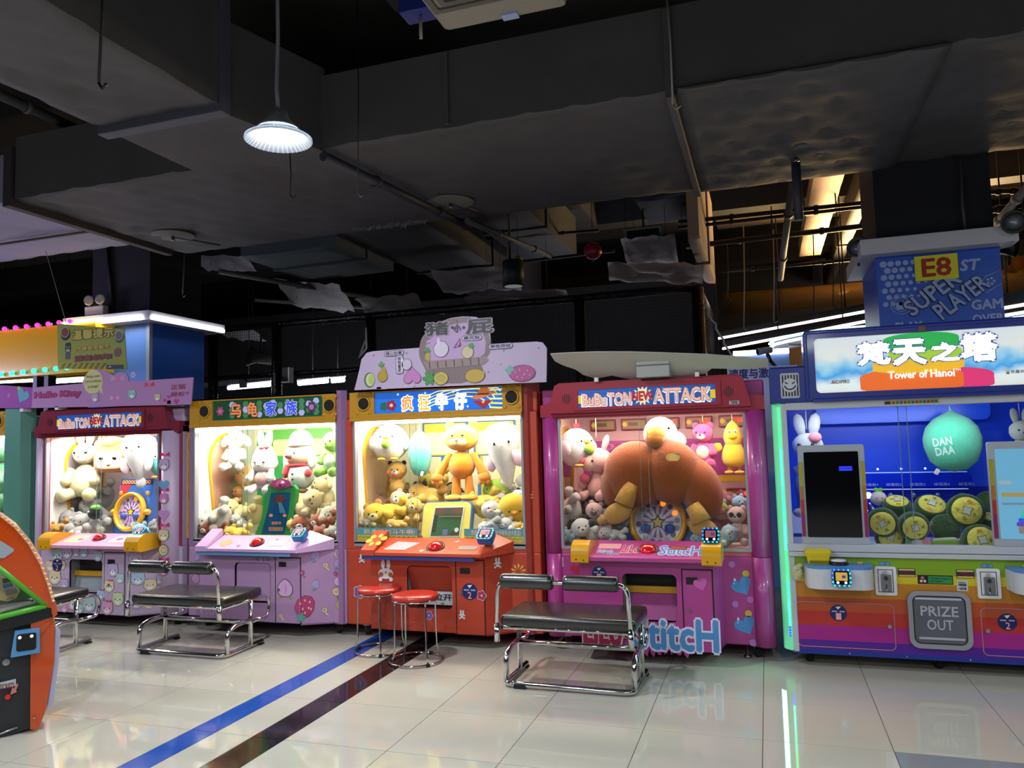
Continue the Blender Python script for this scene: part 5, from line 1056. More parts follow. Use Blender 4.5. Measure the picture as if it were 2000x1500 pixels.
for x in (.615, 1.195):
    g = G(); g.poly(rrect(x, .485, x+.127, .668, .012), FY(BY), 0, .015, WHITEP); pl = g.out('coin_plate', t5)
    g = G(); g.holed((x+.018, .505, x+.108, .65), (x+.022, .509, x+.104, .646), FY(BY-.015), 0, .001, DARKSEAM, .002); g.out('plate_seam', pl)
    g = G(); g.poly(rrect(x+.036, .512, x+.096, .617, .003), FY(BY-.015), 0, .008, STEEL); mm = g.out('coin_mechanism', pl)
    g = G(); g.disc((x+.064, BY-.023, .595), .014, .004, flat('#3a3c40', .4), seg=16); g.box(x+.062, x+.066, BY-.03, BY-.026, .585, .606, BLACKP); g.out('return_knob', mm)
    g = G(); g.box(x+.062, x+.068, BY-.024, BY-.022, .528, .555, BLACKP); g.tube([(x+.066, BY-.023, .53), (x+.066, BY-.035, .513)], .008, CHROME, 8); g.out('coin_slot', mm)
    g = G(); g.disc((x+.062, BY-.015, .632), .011, .012, CHROME, seg=14); g.out('lock', pl)
    s = stick(t5, 'blue_sticker', [(rrect(x+.03, .673, x+.095, .695, .002), '#2a78a8')], BY); text('3币一次', FY(BY-.002), (x+.034, .677, x+.09, .691), flat('#b8d0e0'), s)
for x in (.755, 1.085):
    s = stick(t5, 'warning_sticker', [(rrect(x, .603, x+.10, .657, .002), '#18141a'), (rrect(x+.004, .643, x+.096, .654, .001), '#c8b070'), (rrect(x+.004, .606, x+.096, .616, .001), '#c8b070'), (rrect(x+.004, .618, x+.096, .641, .001), '#3a1a2c')], BY); text('严禁投入', FY(BY-.0025), (x+.014, .620, x+.088, .639), flat('#8a2a4a'), s)
s = stick(t5, 'notice_sticker', [(rrect(.865, .562, 1.065, .618, .002), '#15141a'), (rrect(.925, .567, 1.06, .612, .002), '#2f8a4a'), (circ(.885, .58, .008), '#c8ccd0'), (circ(.905, .58, .008), '#c8ccd0'), (circ(.893, .6, .01), '#c85a6a')], BY); text('严禁投假币,违者必究', FY(BY-.003), (.93, .592, 1.05, .604), flat('#18301c'), s); text('请爱护,谢谢合作', FY(BY-.003), (.93, .574, 1.01, .586), flat('#18301c'), s)
barcode(t5, 1.085, .525, 1.145, .59, BY)
PH = mat('hatch_rim', '#8f9096', .4); g = G(); g.holed((.795, .16, 1.15, .525), (.825, .19, 1.12, .49), FY(BY), 0, .018, PH, .05)
g2 = G(); g2.poly(rrect(.795, .165, 1.15, .52, .06), FY(BY), 0, .006, mat('hatch_dark', '#3a3a44', .5)); hb = g2.out('prize_hatch', t5); g.bm.free()
g = G(); P = rrect(.795, .165, 1.15, .52, .06, 6); Q = rrect(.822, .192, 1.123, .493, .04, 6); n = len(P)
for i in range(n): j = (i+1) % n; g.poly([P[i], P[j], Q[j], Q[i]], FY(BY-.006), 0, .016, PH)
g.out('hatch_frame', hb)
g = G(); g.poly(rrect(.83, .20, 1.115, .485, .03), FY(BY-.006), 0, .010, mat('hatch_flap', '#5a5a66', .35)); fl = g.out('hatch_flap', hb)
g = G(); g.box(.84, 1.1, BY-.02, BY-.016, .468, .48, flat('#b8bac0', .3)); g.out('flap_lip', hb); g = G(); g.box(.85, 1.105, BY-.02, BY-.016, .222, .236, flat('#a8aab0', .3)); g.out('flap_lip', hb)
lt = flat('#a8aab2'); text('PRIZE', FY(BY-.016), (.868, .368, 1.078, .427), lt, hb, off=.02); text('OUT', FY(BY-.016), (.90, .283, 1.046, .345), lt, hb, off=.02)
for x0, x1, lx, dx, n_ in ((.13, .715, .685, .385, '1'), (1.205, 1.80, 1.235, 1.345, '2')):
    g = G(); P = rrect(x0, .138, x1, .425, .03, 5)
    g.tube([FY(BY-.002).p(x, z) for x, z in P], .0035, mat('door_edge', '#b07a88', .3), 5, closed=True); dr = g.out('service_door', t5)
    g = G(); g.disc((lx, BY-.002, .29), .013, .012, CHROME, seg=14); g.out('lock', dr)
    num_disc(t5, dx, .36 if n_ == '1' else .345, BY-.001, n_, .052)
g = G()
for x in (.1, .44, .775, 1.13, 1.48): g.ell((x, BY-.004, .105), (.007, .004, .007), CHROME, seg=8, rings=5)
o = g.out('screw', t5); o['kind'] = 'stuff'
for x in (.2, .98, 1.75): caster(t5, x, 5.68); caster(t5, x, 6.3)
# yellow basket in a clear holder on the console
k = thing('basket', 'small yellow plastic basket on the left console of the rainbow machine', 'basket', (.28, 5.45, .69)); g = G(); YB_ = mat('basket_yellow', '#d8c010', .4)
z0, z1 = .688, .775
for za, zb in ((z0, z0+.03), (z0+.045, z1)):
    pass
def ring(z, k): a = .062+.016*k; b = .04+.012*k; return [V(.277+x, 5.455+y, z) for x, y in rrect(-a, -b, a, b, .012, 3)]
g.loops([ring(z0, 0), ring(z0+.05, .6), ring(z0+.052, .8), ring(z1-.018, .95), ring(z1-.018, 1.15), ring(z1, 1.15), ring(z1, .95), ring(z0+.01, .0)], YB_, False, True); g.out('basket_shell', k)
for i in range(14):
    g = G(); x = .222+i*.0085; g.box(x, x+.004, 5.408, 5.412, z0+.006, z0+.024, flat('#6a5c08')); g.out('basket_slot', k)
k = thing('plastic_bag', 'crumpled clear plastic bag hanging left of the basket', 'bag', (.14, 5.5, .6)); g = G()
g.ell((.145, 5.498, .615), (.035, .016, .055), mat('cloudy_plastic', '#b8b890', .25, noise=.3, nscale=40, bump=.6, bscale=60), seg=12, rings=8); g.out('bag_body', k); g = G(); g.ell((.165, 5.498, .665), (.02, .01, .015), mat('cloudy_plastic', '#b8b890', .25), seg=8, rings=6); g.out('bag_knot', k)

# ================================================================== PLUSH TOYS
def shape(kind):
    g = G(); m = None
    def lath(prof, seg=18, sq=1.0):
        rings = [[V(r*math.cos(2*PI*k/seg), r*sq*math.sin(2*PI*k/seg), z) for k in range(seg)] for r, z in prof]; g.loops(rings, FURX, True, True)
    if kind == 'ball': g.ell((0, 0, 0), (1, 1, 1), FURX, seg=18, rings=12)
    elif kind == 'bead': g.ell((0, 0, 0), (1, 1, 1), FURX, seg=10, rings=6)
    elif kind == 'fluff':
        g.ell((0, 0, 0), (1, 1, 1), FURX, seg=26, rings=18)
        for v in g.bm.verts: v.co *= 1+.07*NZ.noise(v.co*4.5)+.05*NZ.noise(v.co*9)
    elif kind == 'pear': lath([(.02, -1), (.55, -.95), (.88, -.75), (1, -.4), (.93, 0), (.74, .4), (.55, .72), (.3, .93), (.02, 1)])
    elif kind == 'drop': lath([(.02, -1), (.5, -.93), (.85, -.7), (1, -.3), (.94, .1), (.72, .5), (.42, .78), (.18, .94), (.02, 1.02)])
    elif kind == 'egg': lath([(.02, -1), (.45, -.92), (.8, -.65), (.97, -.2), (1, .1), (.88, .47), (.62, .74), (.32, .89), (.12, .97), (.02, 1.06)], 22)
    elif kind == 'whale': lath([(.05, -1.05), (.22, -.95), (.42, -.6), (.68, -.2), (.92, .25), (1, .55), (.85, .83), (.5, .97), (.02, 1.02)])
    elif kind == 'limb': lath([(.02, -.1), (.28, -.05), (.33, .1), (.34, .5), (.42, .82), (.4, 1.0), (.25, 1.12), (.02, 1.16)], 12)
    elif kind == 'ear': lath([(.02, 0), (.22, .04), (.34, .35), (.36, .62), (.26, .88), (.02, 1.02)], 12, .42)
    elif kind == 'box':
        g.box(-1, 1, -1, 1, -1, 1, FURX, .42, seg=4)
        for f in g.bm.faces: f.smooth = True
    elif kind == 'bill': lath([(.02, 0), (.9, .0), (1, .15), (.8, .5), (.3, .8), (.02, .85)], 14)
    elif kind == 'mitt':
        g.ell((0, 0, 0), (1, .8, .9), FURX, seg=14, rings=9)
        for k in range(3): g.ell((-.55+.55*k, -.15, -.75), (.38, .45, .5), FURX, seg=10, rings=7)
    return g.mesh(kind)
FURX = mat('plush_white', '#e6e2da', .95, noise=.14, nscale=9, bump=.55, bscale=38, sheen=.35, spec=.15)
_S, _SM = {}, {}
def smesh(kind, m):
    if (kind, m.name) not in _SM:
        if kind not in _S: _S[kind] = shape(kind)
        me = _S[kind].copy(); me.materials.clear(); me.materials.append(m); _SM[(kind, m.name)] = me
    return _SM[(kind, m.name)]
EYE_M = mat('bead_eye', '#0c0a0a', .15)
def toy(label, u, v, Y, hpx, parts, rot=(0, 0, 0), hang=None, group='plush prizes', name='plush_toy', cat='plush toy', mirror=1):
    c = at(u, v, Y); s = .5*hpx*((c-EYE).dot(CF))/FPX
    W = Matrix.Translation(c) @ Euler([math.radians(a) for a in rot]).to_matrix().to_4x4() @ Matrix.Scale(s, 4)
    t = thing(name, label, cat, c-V(0, 0, s), group); last = {}
    for p in parts:
        nm, kd, col, pos, sc_, rt = (list(p)+[(0, 0, 0)])[:6]
        m = EYE_M if col == 'eye' else fur(col) if kd not in ('bill', 'bead') or col == 'fur' else mat('felt_'+col, col, .8)
        par = t
        if '/' in nm: pn, nm = nm.split('/'); par = last[pn]
        o = link(nm, smesh(kd, m), par)
        pos = (pos[0]*mirror, pos[1], pos[2]); rt = (rt[0], rt[1]*mirror, rt[2]*mirror)
        o.matrix_basis = W @ Matrix.Translation(pos) @ Euler([math.radians(a) for a in rt]).to_matrix().to_4x4() @ Matrix.Diagonal((*(sc_ if isinstance(sc_, tuple) else (sc_,)*3), 1))
        last[nm] = o
    if hang:
        g = G(); g.tube([c+V(0, .01, s*.9), V(c.x, c.y+.01, hang)], .003, mat('hang_cord', '#c8c8c0', .6), 5); g.out('hanging_cord', t)
    return t
def face(z=.45, y=-.36, ex=.17, er=.05, nose='#3a2020', nz=-.08, muz=None, mz=.0, head='head', mr=(.2, .12, .15)):
    P = []
    if muz: P.append((head+'/muzzle', 'ball', muz, (0, y+.06, z-.12+mz), mr))
    yy = y-.07 if muz else y
    P += [(head+'/eye', 'bead', 'eye', (s*ex, y+.03, z+.04), er) for s in (-1, 1)]
    P.append((head+'/nose', 'bead', nose, (0, yy-.0, z+nz), (er*1.2, er*.8, er)))
    return P
def sit(bc, ear='round', ec=None, limb=None, foot=None, muz=None, nose='#3a2020', belly=None, shp='ball', hr=.42, body='pear'):
    limb = limb or bc; ec = ec or bc; P = [('body', body if shp != 'fluff' else 'fluff', bc, (0, .02, -.42), (.46, .38, .52)), ('head', shp, bc, (0, -.03, .42), (hr*1.06, hr*.92, hr))]
    if belly: P.append(('belly', 'ball', belly, (0, -.17, -.42), (.3, .24, .34)))
    for s in (-1, 1):
        P.append(('arm', 'limb', limb, (s*.36, -.08, -.08), (.4, .4, .46), (150, 0, s*30)))
        P.append(('leg', 'limb', foot or limb, (s*.24, -.12, -.78), (.5, .5, .5), (100, 0, s*25)))
        if ear == 'round': P.append(('ear', 'ball', ec, (s*hr*.75, 0, .42+hr*.8), (.15, .08, .15)))
        elif ear == 'long': P.append(('ear', 'ear', ec, (s*hr*.38, 0, .42+hr*.8), (.42, .5, .62), (0, s*8, 0)))
        elif ear == 'flop': P.append(('ear', 'ear', ec, (s*hr*.95, -.05, .42+hr*.45), (.5, .5, .6), (0, s*150, 0)))
    return P+face(.42, -.36*hr/.42-.03, .17, .05, nose, -.06, muz)
def stand(bc, ear='round', ec=None, limb=None, foot=None, muz=None, nose='#3a2020', belly=None, hr=.36, bw=.33):
    limb = limb or bc; ec = ec or bc; P = [('body', 'pear', bc, (0, 0, -.2), (bw, bw*.85, .44)), ('head', 'ball', bc, (0, -.02, .52), (hr*1.12, hr*.95, hr))]
    if belly: P.append(('belly', 'ball', belly, (0, -bw*.5, -.2), (bw*.62, bw*.5, .3)))
    for s in (-1, 1):
        P.append(('arm', 'limb', limb, (s*bw*.75, -.03, .06), (.36, .36, .46), (180, s*28, 0)))
        P.append(('leg', 'limb', limb, (s*bw*.5, 0, -.5), (.4, .4, .42), (180, s*6, 0)))
        P.append(('foot', 'ball', foot or limb, (s*bw*.6, -.12, -.93), (.17, .22, .11)))
        if ear == 'round': P.append(('ear', 'ball', ec, (s*hr*.8, 0, .52+hr*.8), (.13, .07, .13)))
        elif ear == 'long': P.append(('ear', 'ear', ec, (s*hr*.38, .02, .52+hr*.8), (.36, .45, .5), (0, s*10, 0)))
    return P+face(.52, -.34*hr/.36-.02, .14, .042, nose, -.05, muz)
def bird(bc, bill='#e8b23a', feet='#e0a838', extra=None, comb=None, fl='ball'):
    P = [('body', fl, bc, (0, 0, -.06), (.92, .78, .92))]
    for s in (-1, 1):
        P.append(('wing', 'ball', bc, (s*.78, -.12, -.1), (.26, .34, .4))); P.append(('foot', 'bead', feet, (s*.32, -.5, -.86), (.2, .24, .07))); P.append(('body/eye', 'bead', 'eye', (s*.3, -.70, .25), .05))
    P.append(('body/bill', 'bill', bill, (0, -.66, .2), (.2, .12, .26), (90, 0, 0)))
    if extra: P.append(('fruit', 'ball', extra, (.02, -.86, -.12), (.25, .2, .24)))
    if comb: P += [('comb', 'bead', comb, (-.08, 0, .92), (.14, .08, .16)), ('comb', 'bead', comb, (.1, 0, .95), (.12, .08, .14))]
    return P
def lump(bc, ec=None, spot=None, shp='ball', limb=None, muz=None, nose='#3a2020'):            # a toy lying in the heap
    return [('body', 'pear', bc, (.3, .05, -.12), (.62, .55, .62), (0, 78, 0)), ('head', shp, bc, (-.42, -.15, .15), (.56, .5, .5)), ('ear', 'ball', ec or bc, (-.72, -.1, .56), (.17, .1, .17)), ('ear', 'ball', ec or bc, (-.16, -.05, .62), (.17, .1, .17)),
            ('arm', 'limb', limb or bc, (.0, -.3, .1), (.5, .5, .5), (110, 0, 40)), ('leg', 'limb', limb or bc, (.62, -.3, .05), (.56, .56, .5), (110, 0, 60)), ('leg', 'limb', limb or bc, (.7, .1, .2), (.56, .56, .5), (60, 0, 70)),
            ('head/muzzle', 'ball', muz or spot or bc, (-.46, -.55, .06), (.24, .16, .2)), ('head/eye', 'bead', 'eye', (-.62, -.58, .24), .055), ('head/eye', 'bead', 'eye', (-.26, -.58, .24), .055), ('head/nose', 'bead', nose, (-.46, -.70, .12), (.07, .05, .05))]+([('patch', 'ball', spot, (.2, -.32, .2), (.34, .3, .3))] if spot else [])
H = 1.70
# --- teal machine
toy('big mint green dinosaur plush with a white belly in the leftmost machine', -2, 905, 5.95, 175, sit('#5f9a74', None, belly='#dcd8c8', muz='#6aa880'), (0, 0, 10), H)
toy('black and white plush at the bottom of the leftmost machine', 8, 990, 5.85, 46, lump('#1c1a1c', spot='#e0dcd4'))
toy('beige plush below the black and white one in the leftmost machine', 14, 1014, 5.8, 44, lump('#d8c8a8'))
# --- bear print machine
toy('cream long-eared bunny plush hanging by the arched mirror', 166, 912, 5.98, 124, sit('#d8d2a0', 'long', muz='#e4dfba', nose='#c89a8a', hr=.33), (0, 0, 18), H)
t = toy('orange square-headed doll plush with a frowning face', 225, 889, 6.02, 72, [('head', 'box', '#c0692a', (0, 0, 0), (1.05, .5, .92)), ('head/face_patch', 'box', '#e8c8a0', (0, -.38, -.25), (.78, .2, .5)), ('head/eye', 'bead', 'eye', (-.4, -.6, -.15), (.13, .05, .09)), ('head/eye', 'bead', 'eye', (.4, -.6, -.15), (.13, .05, .09)), ('head/mouth', 'bead', '#5a3020', (.05, -.6, -.5), (.14, .04, .03)), ('hair', 'ball', '#d07c28', (0, -.3, .72), (.8, .35, .3)), ('ear', 'ball', '#c0692a', (-.8, 0, .92), .2), ('ear', 'ball', '#c0692a', (.8, 0, .92), .2)], (0, 0, 8), H)
toy('white seal plush with pink floppy ears behind the glass rail', 272, 892, 5.9, 88, [('body', 'whale', '#e8e6e4', (0, 0, 0), (.8, .6, 1)), ('ear', 'ear', '#e6ccd4', (-.72, -.1, -.05), (.6, .5, .75), (0, 165, 0)), ('ear', 'ear', '#e6ccd4', (.7, -.25, .05), (.55, .5, .75), (0, 195, 0)), ('flipper', 'ear', '#e8e6e4', (0, 0, -.9), (.7, .6, .5), (0, 160, 0)), ('body/eye', 'bead', 'eye', (.3, -.52, .45), .06), ('body/eye', 'bead', 'eye', (-.25, -.55, .42), .06), ('body/nose', 'bead', '#b07a80', (.03, -.6, .3), .05)], (0, 0, 12), H)
toy('turquoise round plush half hidden by the right window edge', 314, 900, 6.0, 62, [('body', 'ball', '#4fb0a0', (0, 0, 0), (.75, .6, 1)), ('belly', 'ball', '#e4e4dc', (-.1, -.35, .3), (.4, .35, .4)), ('leaf', 'ear', '#5ac04a', (-.2, -.55, -.2), (.6, .3, .7)), ('body/eye', 'bead', 'eye', (.15, -.62, .3), .06), ('foot', 'bead', '#d88a4a', (-.1, -.3, -1), (.3, .3, .1))], (0, 0, 0), H)
for k, (u, v, Y, h, rz) in enumerate(((192, 970, 6.2, 70, 10), (158, 992, 6.1, 62, -20), (186, 1000, 6.05, 66, 30), (148, 1014, 5.9, 62, 0), (176, 1026, 5.84, 66, 15), (152, 1040, 5.74, 60, -15))):
    toy('grey elephant plush, %s of the grey heap' % ('topmost', 'upper one on the left side', 'upper one beside the dial', 'middle one on the left side', 'lower one next to the dial foot', 'lowest one by the glass')[k], u, v, Y, h, lump('#a8a49e', '#b4b0aa', shp='fluff', nose='#7a7672'), (0, (-25, 15, 30, -10, 10, 0)[k], rz))
toy('amber yellow plush at the bottom left behind the yellow end cap', 112, 1034, 5.75, 46, lump('#c8923a', muz='#e0c890'), (0, -20, 20)); toy('mustard plush lying above the amber one in the bear print machine', 133, 1022, 5.95, 36, lump('#c49a4a'), (0, 10, -20))
toy('small black plush with a green cap beside the dial', 186, 1000, 5.80, 30, [('body', 'ball', '#141416', (0, 0, -.1), .9), ('cap', 'ball', '#5aa83a', (.2, -.1, .55), (.7, .7, .4)), ('body/eye', 'bead', '#e8e8e0', (-.2, -.85, .1), .12), ('ear', 'ball', '#141416', (-.7, 0, .7), .25)])
toy('pale blue plush right of the dial, under the card reader', 284, 1040, 5.75, 50, lump('#9cc4cc', muz='#dfe6e4'), (0, 10, 30)); toy('fluffy pale blue plush beside the right window edge', 275, 1025, 5.95, 40, lump('#a8ccd4', shp='fluff'), (0, -20, 0))
toy('grey koala plush at the right window edge', 308, 1030, 5.80, 44, lump('#8a8884', '#b0aca8', shp='fluff', muz='#d0ccc6'), (0, 0, -30)); toy('dark grey furry plush above the koala', 306, 1008, 6.1, 40, lump('#77746f', shp='fluff'), (0, 20, 10)); toy('white plush behind the grey ones at the right window edge', 312, 985, 6.25, 50, lump('#d8d6d0'), (0, 0, 20))
# --- lilac machine
toy('fluffy white lamb plush seated high on the left of the lilac machine', 462, 876, 5.95, 82, sit('#e0dcd2', 'flop', shp='fluff', nose='#b0a8a4')+[('bow', 'bead', '#d8b8b8', (0, -.4, .05), (.2, .06, .1))], (0, 0, 10), H)
toy('white pear-headed bunny plush with long pink ears and a bow', 517, 900, 5.9, 122, [('body', 'pear', '#e6dede', (0, .05, -.55), (.34, .28, .42)), ('head', 'pear', '#ece8e6', (0, 0, .1), (.44, .36, .48)), ('ear', 'ear', '#ece6e6', (-.1, 0, .42), (.36, .5, .56), (0, -6, 0)), ('ear', 'ear', '#ece6e6', (.12, 0, .42), (.36, .5, .56), (0, 8, 0)), ('inner_ear', 'ear', '#d88a90', (-.1, -.05, .46), (.24, .4, .42), (0, -6, 0)), ('inner_ear', 'ear', '#d88a90', (.12, -.05, .46), (.24, .4, .42), (0, 8, 0)), ('bow', 'bead', '#d83a3a', (.02, -.22, .42), (.1, .06, .06)), ('bow', 'bead', '#d83a3a', (.2, -.2, .44), (.09, .06, .06)),
    ('arm', 'limb', '#e6dede', (-.3, -.1, -.3), (.3, .3, .36), (140, 0, -20)), ('arm', 'limb', '#e6dede', (.3, -.1, -.3), (.3, .3, .36), (140, 0, 20)), ('leg', 'limb', '#ece8e6', (-.2, -.1, -.8), (.36, .36, .4), (110, 0, -20)), ('leg', 'limb', '#ece8e6', (.2, -.1, -.8), (.36, .36, .4), (110, 0, 20)), ('apron', 'ball', '#d8a0a0', (.02, -.14, -.55), (.26, .2, .26)), ('head/eye', 'bead', '#6a5a5a', (-.15, -.33, -.02), .05), ('head/eye', 'bead', '#6a5a5a', (.17, -.33, -.02), .05), ('head/mouth', 'bead', '#b05a7a', (0, -.36, -.13), (.04, .03, .03))], (0, 0, 4), H)
toy('pink pig plush in a white hat and red scarf with snowman belly', 585, 897, 5.92, 126, [('body', 'ball', '#ebe8e2', (.05, 0, -.5), (.44, .38, .44)), ('head', 'ball', '#eec0a4', (0, -.02, .12), (.46, .38, .36)), ('hat', 'ball', '#efebe0', (.02, .05, .5), (.40, .36, .42)), ('hat/hat_brim', 'ball', '#f0ece2', (.02, -.0, .44), (.43, .385, .07)), ('ear_flap', 'ear', '#efebe0', (.44, .0, .3), (.5, .6, .62), (0, 175, 0)), ('ear_flap', 'ear', '#efebe0', (-.44, .0, .3), (.5, .6, .62), (0, 185, 0)), ('snout', 'ball', '#d8636a', (-.08, -.4, .12), (.14, .1, .09)), ('snout/nostril', 'bead', '#a83a44', (-.12, -.5, .12), .025), ('snout/nostril', 'bead', '#a83a44', (-.03, -.5, .12), .025), ('head/eye', 'bead', 'eye', (-.22, -.34, .2), .035), ('head/eye', 'bead', 'eye', (.12, -.36, .2), .035), ('head/mouth', 'bead', '#9a4a40', (-.03, -.4, -.04), (.06, .03, .03)),
    ('scarf', 'ball', '#b8202c', (.03, -.03, -.18), (.36, .33, .1)), ('scarf/scarf_end', 'ear', '#b8202c', (-.22, -.3, -.16), (.4, .4, .42), (0, 195, 0)), ('mitten', 'ball', '#c02430', (-.38, -.15, -.42), (.12, .1, .12)), ('mitten', 'ball', '#c02430', (.46, -.15, -.42), (.13, .1, .13)), ('body/button', 'bead', 'eye', (.05, -.38, -.44), .035), ('body/button', 'bead', 'eye', (.05, -.38, -.6), .035), ('foot', 'ball', '#8a5a3a', (-.1, -.1, -.96), (.14, .18, .08)), ('foot', 'ball', '#8a5a3a', (.22, -.1, -.96), (.14, .18, .08))], (0, 0, -8), H)
toy('green dinosaur plush cut by the right window edge of the lilac machine', 650, 882, 5.85, 92, sit('#8cc050', None, belly='#dfe0d6', muz='#94c85a', nose='#4a7a30')+[('spike', 'ear', '#a8d060', (0, .2, .8), (.3, .3, .3))], (0, 0, -10), H)
toy('peach duck plush between the lamb and the pear-headed bunny', 482, 930, 6.15, 48, bird('#e0b070', '#e0a04a'), (0, 0, -5), 1.2); toy('small orange doll with a red body below the peach duck', 464, 968, 6.1, 36, [('head', 'ball', '#dc9858', (0, 0, .4), .6), ('body', 'pear', '#c8505a', (0, 0, -.5), (.5, .45, .5)), ('head/eye', 'bead', 'eye', (-.2, -.58, .5), .07), ('head/eye', 'bead', 'eye', (.2, -.58, .5), .07), ('arm', 'limb', '#dc9858', (-.4, 0, -.2), .5, (150, 0, 0)), ('arm', 'limb', '#dc9858', (.4, 0, -.2), .5, (150, 0, 0))])
for lab, u, v, Y, h, P, r in (
 ('fluffy off-white plush low on the left wall of the lilac machine', 420, 1015, 5.78, 66, lump('#dcd6c8', shp='fluff'), (0, -40, 10)), ('cream dog plush above the brown and white one at lower left', 462, 1000, 5.95, 60, lump('#ead29c', '#e0c488'), (0, 15, 25)), ('creamy yellow plush leaning on the green game board', 492, 1002, 5.95, 56, lump('#ecd48e'), (0, -30, -20)),
 ('rust brown plush with white face patches at the lower left glass', 415, 1036, 5.72, 44, lump('#94431f', '#e8d6c4', spot='#e4d2c4', muz='#ecdccc'), (0, 0, 15)), ('bright yellow plush at the bottom beside the rust brown one', 464, 1043, 5.72, 46, lump('#e6bc3c', muz='#f0d890'), (0, -10, 10)), ('white plush tucked between cream dog and yellow plush', 470, 1020, 5.85, 36, lump('#e8e2d6'), (0, 20, 0)),
 ('cream dog plush lying upside down right of the green game board', 604, 990, 5.85, 62, lump('#e4ca94', nose='#6a4a30'), (0, 100, 20)), ('cream dog plush with raised paws, topmost on the right', 634, 966, 6.0, 62, lump('#e8d09c', nose='#6a4a30'), (0, 60, -15)), ('pale cream plush at the right window edge of the lilac machine', 656, 1000, 5.85, 52, lump('#e8dcc0'), (0, -30, 30)), ('big rust brown plush below the upside down dog', 598, 1030, 5.8, 52, lump('#9a4a24', '#e6cfae', muz='#ecd8c0'), (0, 10, 35)), ('rust brown plush with a cream ear at middle right', 632, 1018, 5.78, 46, lump('#a0502a', '#ecdcc4', spot='#e8d4bc'), (0, -15, 0)), ('lowest rust brown plush at the right glass corner', 636, 1044, 5.71, 44, lump('#9c4824', '#e8c8b0', spot='#e6c4b0'), (0, 0, 20)), ('orange plush squeezed beside the green game board', 585, 1006, 5.98, 34, lump('#e09a3c'), (0, 40, 0)), ('white round plush in the lower right corner of the lilac machine', 660, 1040, 5.72, 36, lump('#e4dcca', shp='fluff'), (0, 0, 0)), ('small white plush in the middle behind the game board', 545, 962, 6.2, 50, lump('#efe8da'), (0, 0, 0)), ('yellow plush behind the right pile of the lilac machine', 575, 1030, 5.75, 30, lump('#e8c858'), (0, 30, 0))): toy(lab, u, v, Y, h*1.18, P, r)
# --- vermilion machine
toy('round white chick plush with orange bill holding a lime', 762, 862, 5.9, 78, bird('#e9e5de', '#e6a827', '#e6b428', '#9cc43a'), (0, 0, 12), H)
toy('furry teal egg plush hanging in the vermilion machine', 820, 885, 5.95, 92, [('body', 'egg', '#54b4a4', (0, 0, 0), (.52, .46, 1)), ('tag', 'box', '#e8e8e4', (.22, -.3, -.86), (.06, .02, .1), (0, 20, 0)), ('loop', 'bead', '#e8e8e4', (0, 0, 1.02), (.03, .03, .06))], (0, 0, 0), H)
toy('tall orange plush standing in the middle with long arms and cream muzzle', 902, 897, 5.95, 156, [('body', 'ball', '#dd8418', (0, 0, -.14), (.34, .28, .36)), ('head', 'ball', '#e39a20', (0, -.02, .54), (.45, .36, .34)), ('ear', 'ball', '#c87818', (-.3, .04, .84), (.13, .07, .13)), ('ear', 'ball', '#c87818', (.3, .04, .84), (.13, .07, .13)), ('arm', 'limb', '#dd8418', (-.3, -.02, .1), (.3, .3, .62), (180, 32, 0)), ('arm', 'limb', '#dd8418', (.3, -.02, .1), (.3, .3, .62), (180, -30, 0)), ('paw', 'mitt', '#dd8418', (-.62, -.1, -.46), (.16, .14, .14)), ('paw', 'mitt', '#dd8418', (.6, -.1, -.46), (.16, .14, .14)), ('leg', 'limb', '#dd8418', (-.15, 0, -.42), (.32, .32, .5), (180, 2, 0)), ('leg', 'limb', '#dd8418', (.17, 0, -.42), (.32, .32, .5), (180, -2, 0)), ('foot', 'ball', '#e39a20', (-.2, -.14, -.95), (.22, .26, .09)), ('foot', 'ball', '#e39a20', (.22, -.14, -.95), (.22, .26, .09)), ('head/muzzle', 'ball', '#ecc880', (0, -.26, .44), (.24, .16, .14)), ('head/eye', 'bead', 'eye', (-.13, -.36, .6), .035), ('head/eye', 'bead', 'eye', (.13, -.36, .6), .035), ('head/nose', 'bead', '#b86a4a', (0, -.44, .48), (.05, .04, .035)), ('care_tag', 'box', '#e0c8a0', (.44, -.12, -.5), (.1, .01, .12))], (0, 0, 6), H)
toy('white furry whale-shaped bunny plush with pink hanging ears', 986, 888, 5.88, 130, [('body', 'whale', '#e6e2dc', (-.02, 0, .02), (.56, .46, .95)), ('ear', 'ear', '#e4c4cc', (-.48, -.06, .05), (.42, .5, .5), (0, 176, 0)), ('ear', 'ear', '#e0b8c4', (.36, -.3, .1), (.42, .5, .52), (0, 170, 0)), ('tail_fin', 'ear', '#e8e4de', (.2, 0, -.9), (.5, .5, .45), (0, 70, 0)), ('tail_fin', 'ear', '#e8e4de', (.06, 0, -.92), (.4, .5, .35), (0, -60, 0)), ('body/eye', 'bead', 'eye', (.24, -.4, .36), (.035, .03, .05)), ('body/eye', 'bead', 'eye', (-.2, -.42, .36), (.035, .03, .05)), ('body/nose', 'bead', '#c08a90', (.03, -.46, .26), .03)], (0, -8, 10), H)
toy('tan bear plush with an open laughing mouth below the white chick', 776, 938, 5.98, 76, stand('#cc9a48', 'round', '#2a2220', muz='#ece2d0', hr=.46, bw=.4)+[('head/mouth', 'bead', '#b8242c', (0, -.56, .3), (.1, .05, .09)), ('head/cheek', 'bead', '#c8742a', (-.36, -.36, .46), (.09, .04, .1)), ('head/cheek', 'bead', '#c8742a', (.36, -.36, .46), (.09, .04, .1))], (0, 0, 10), 1.2)
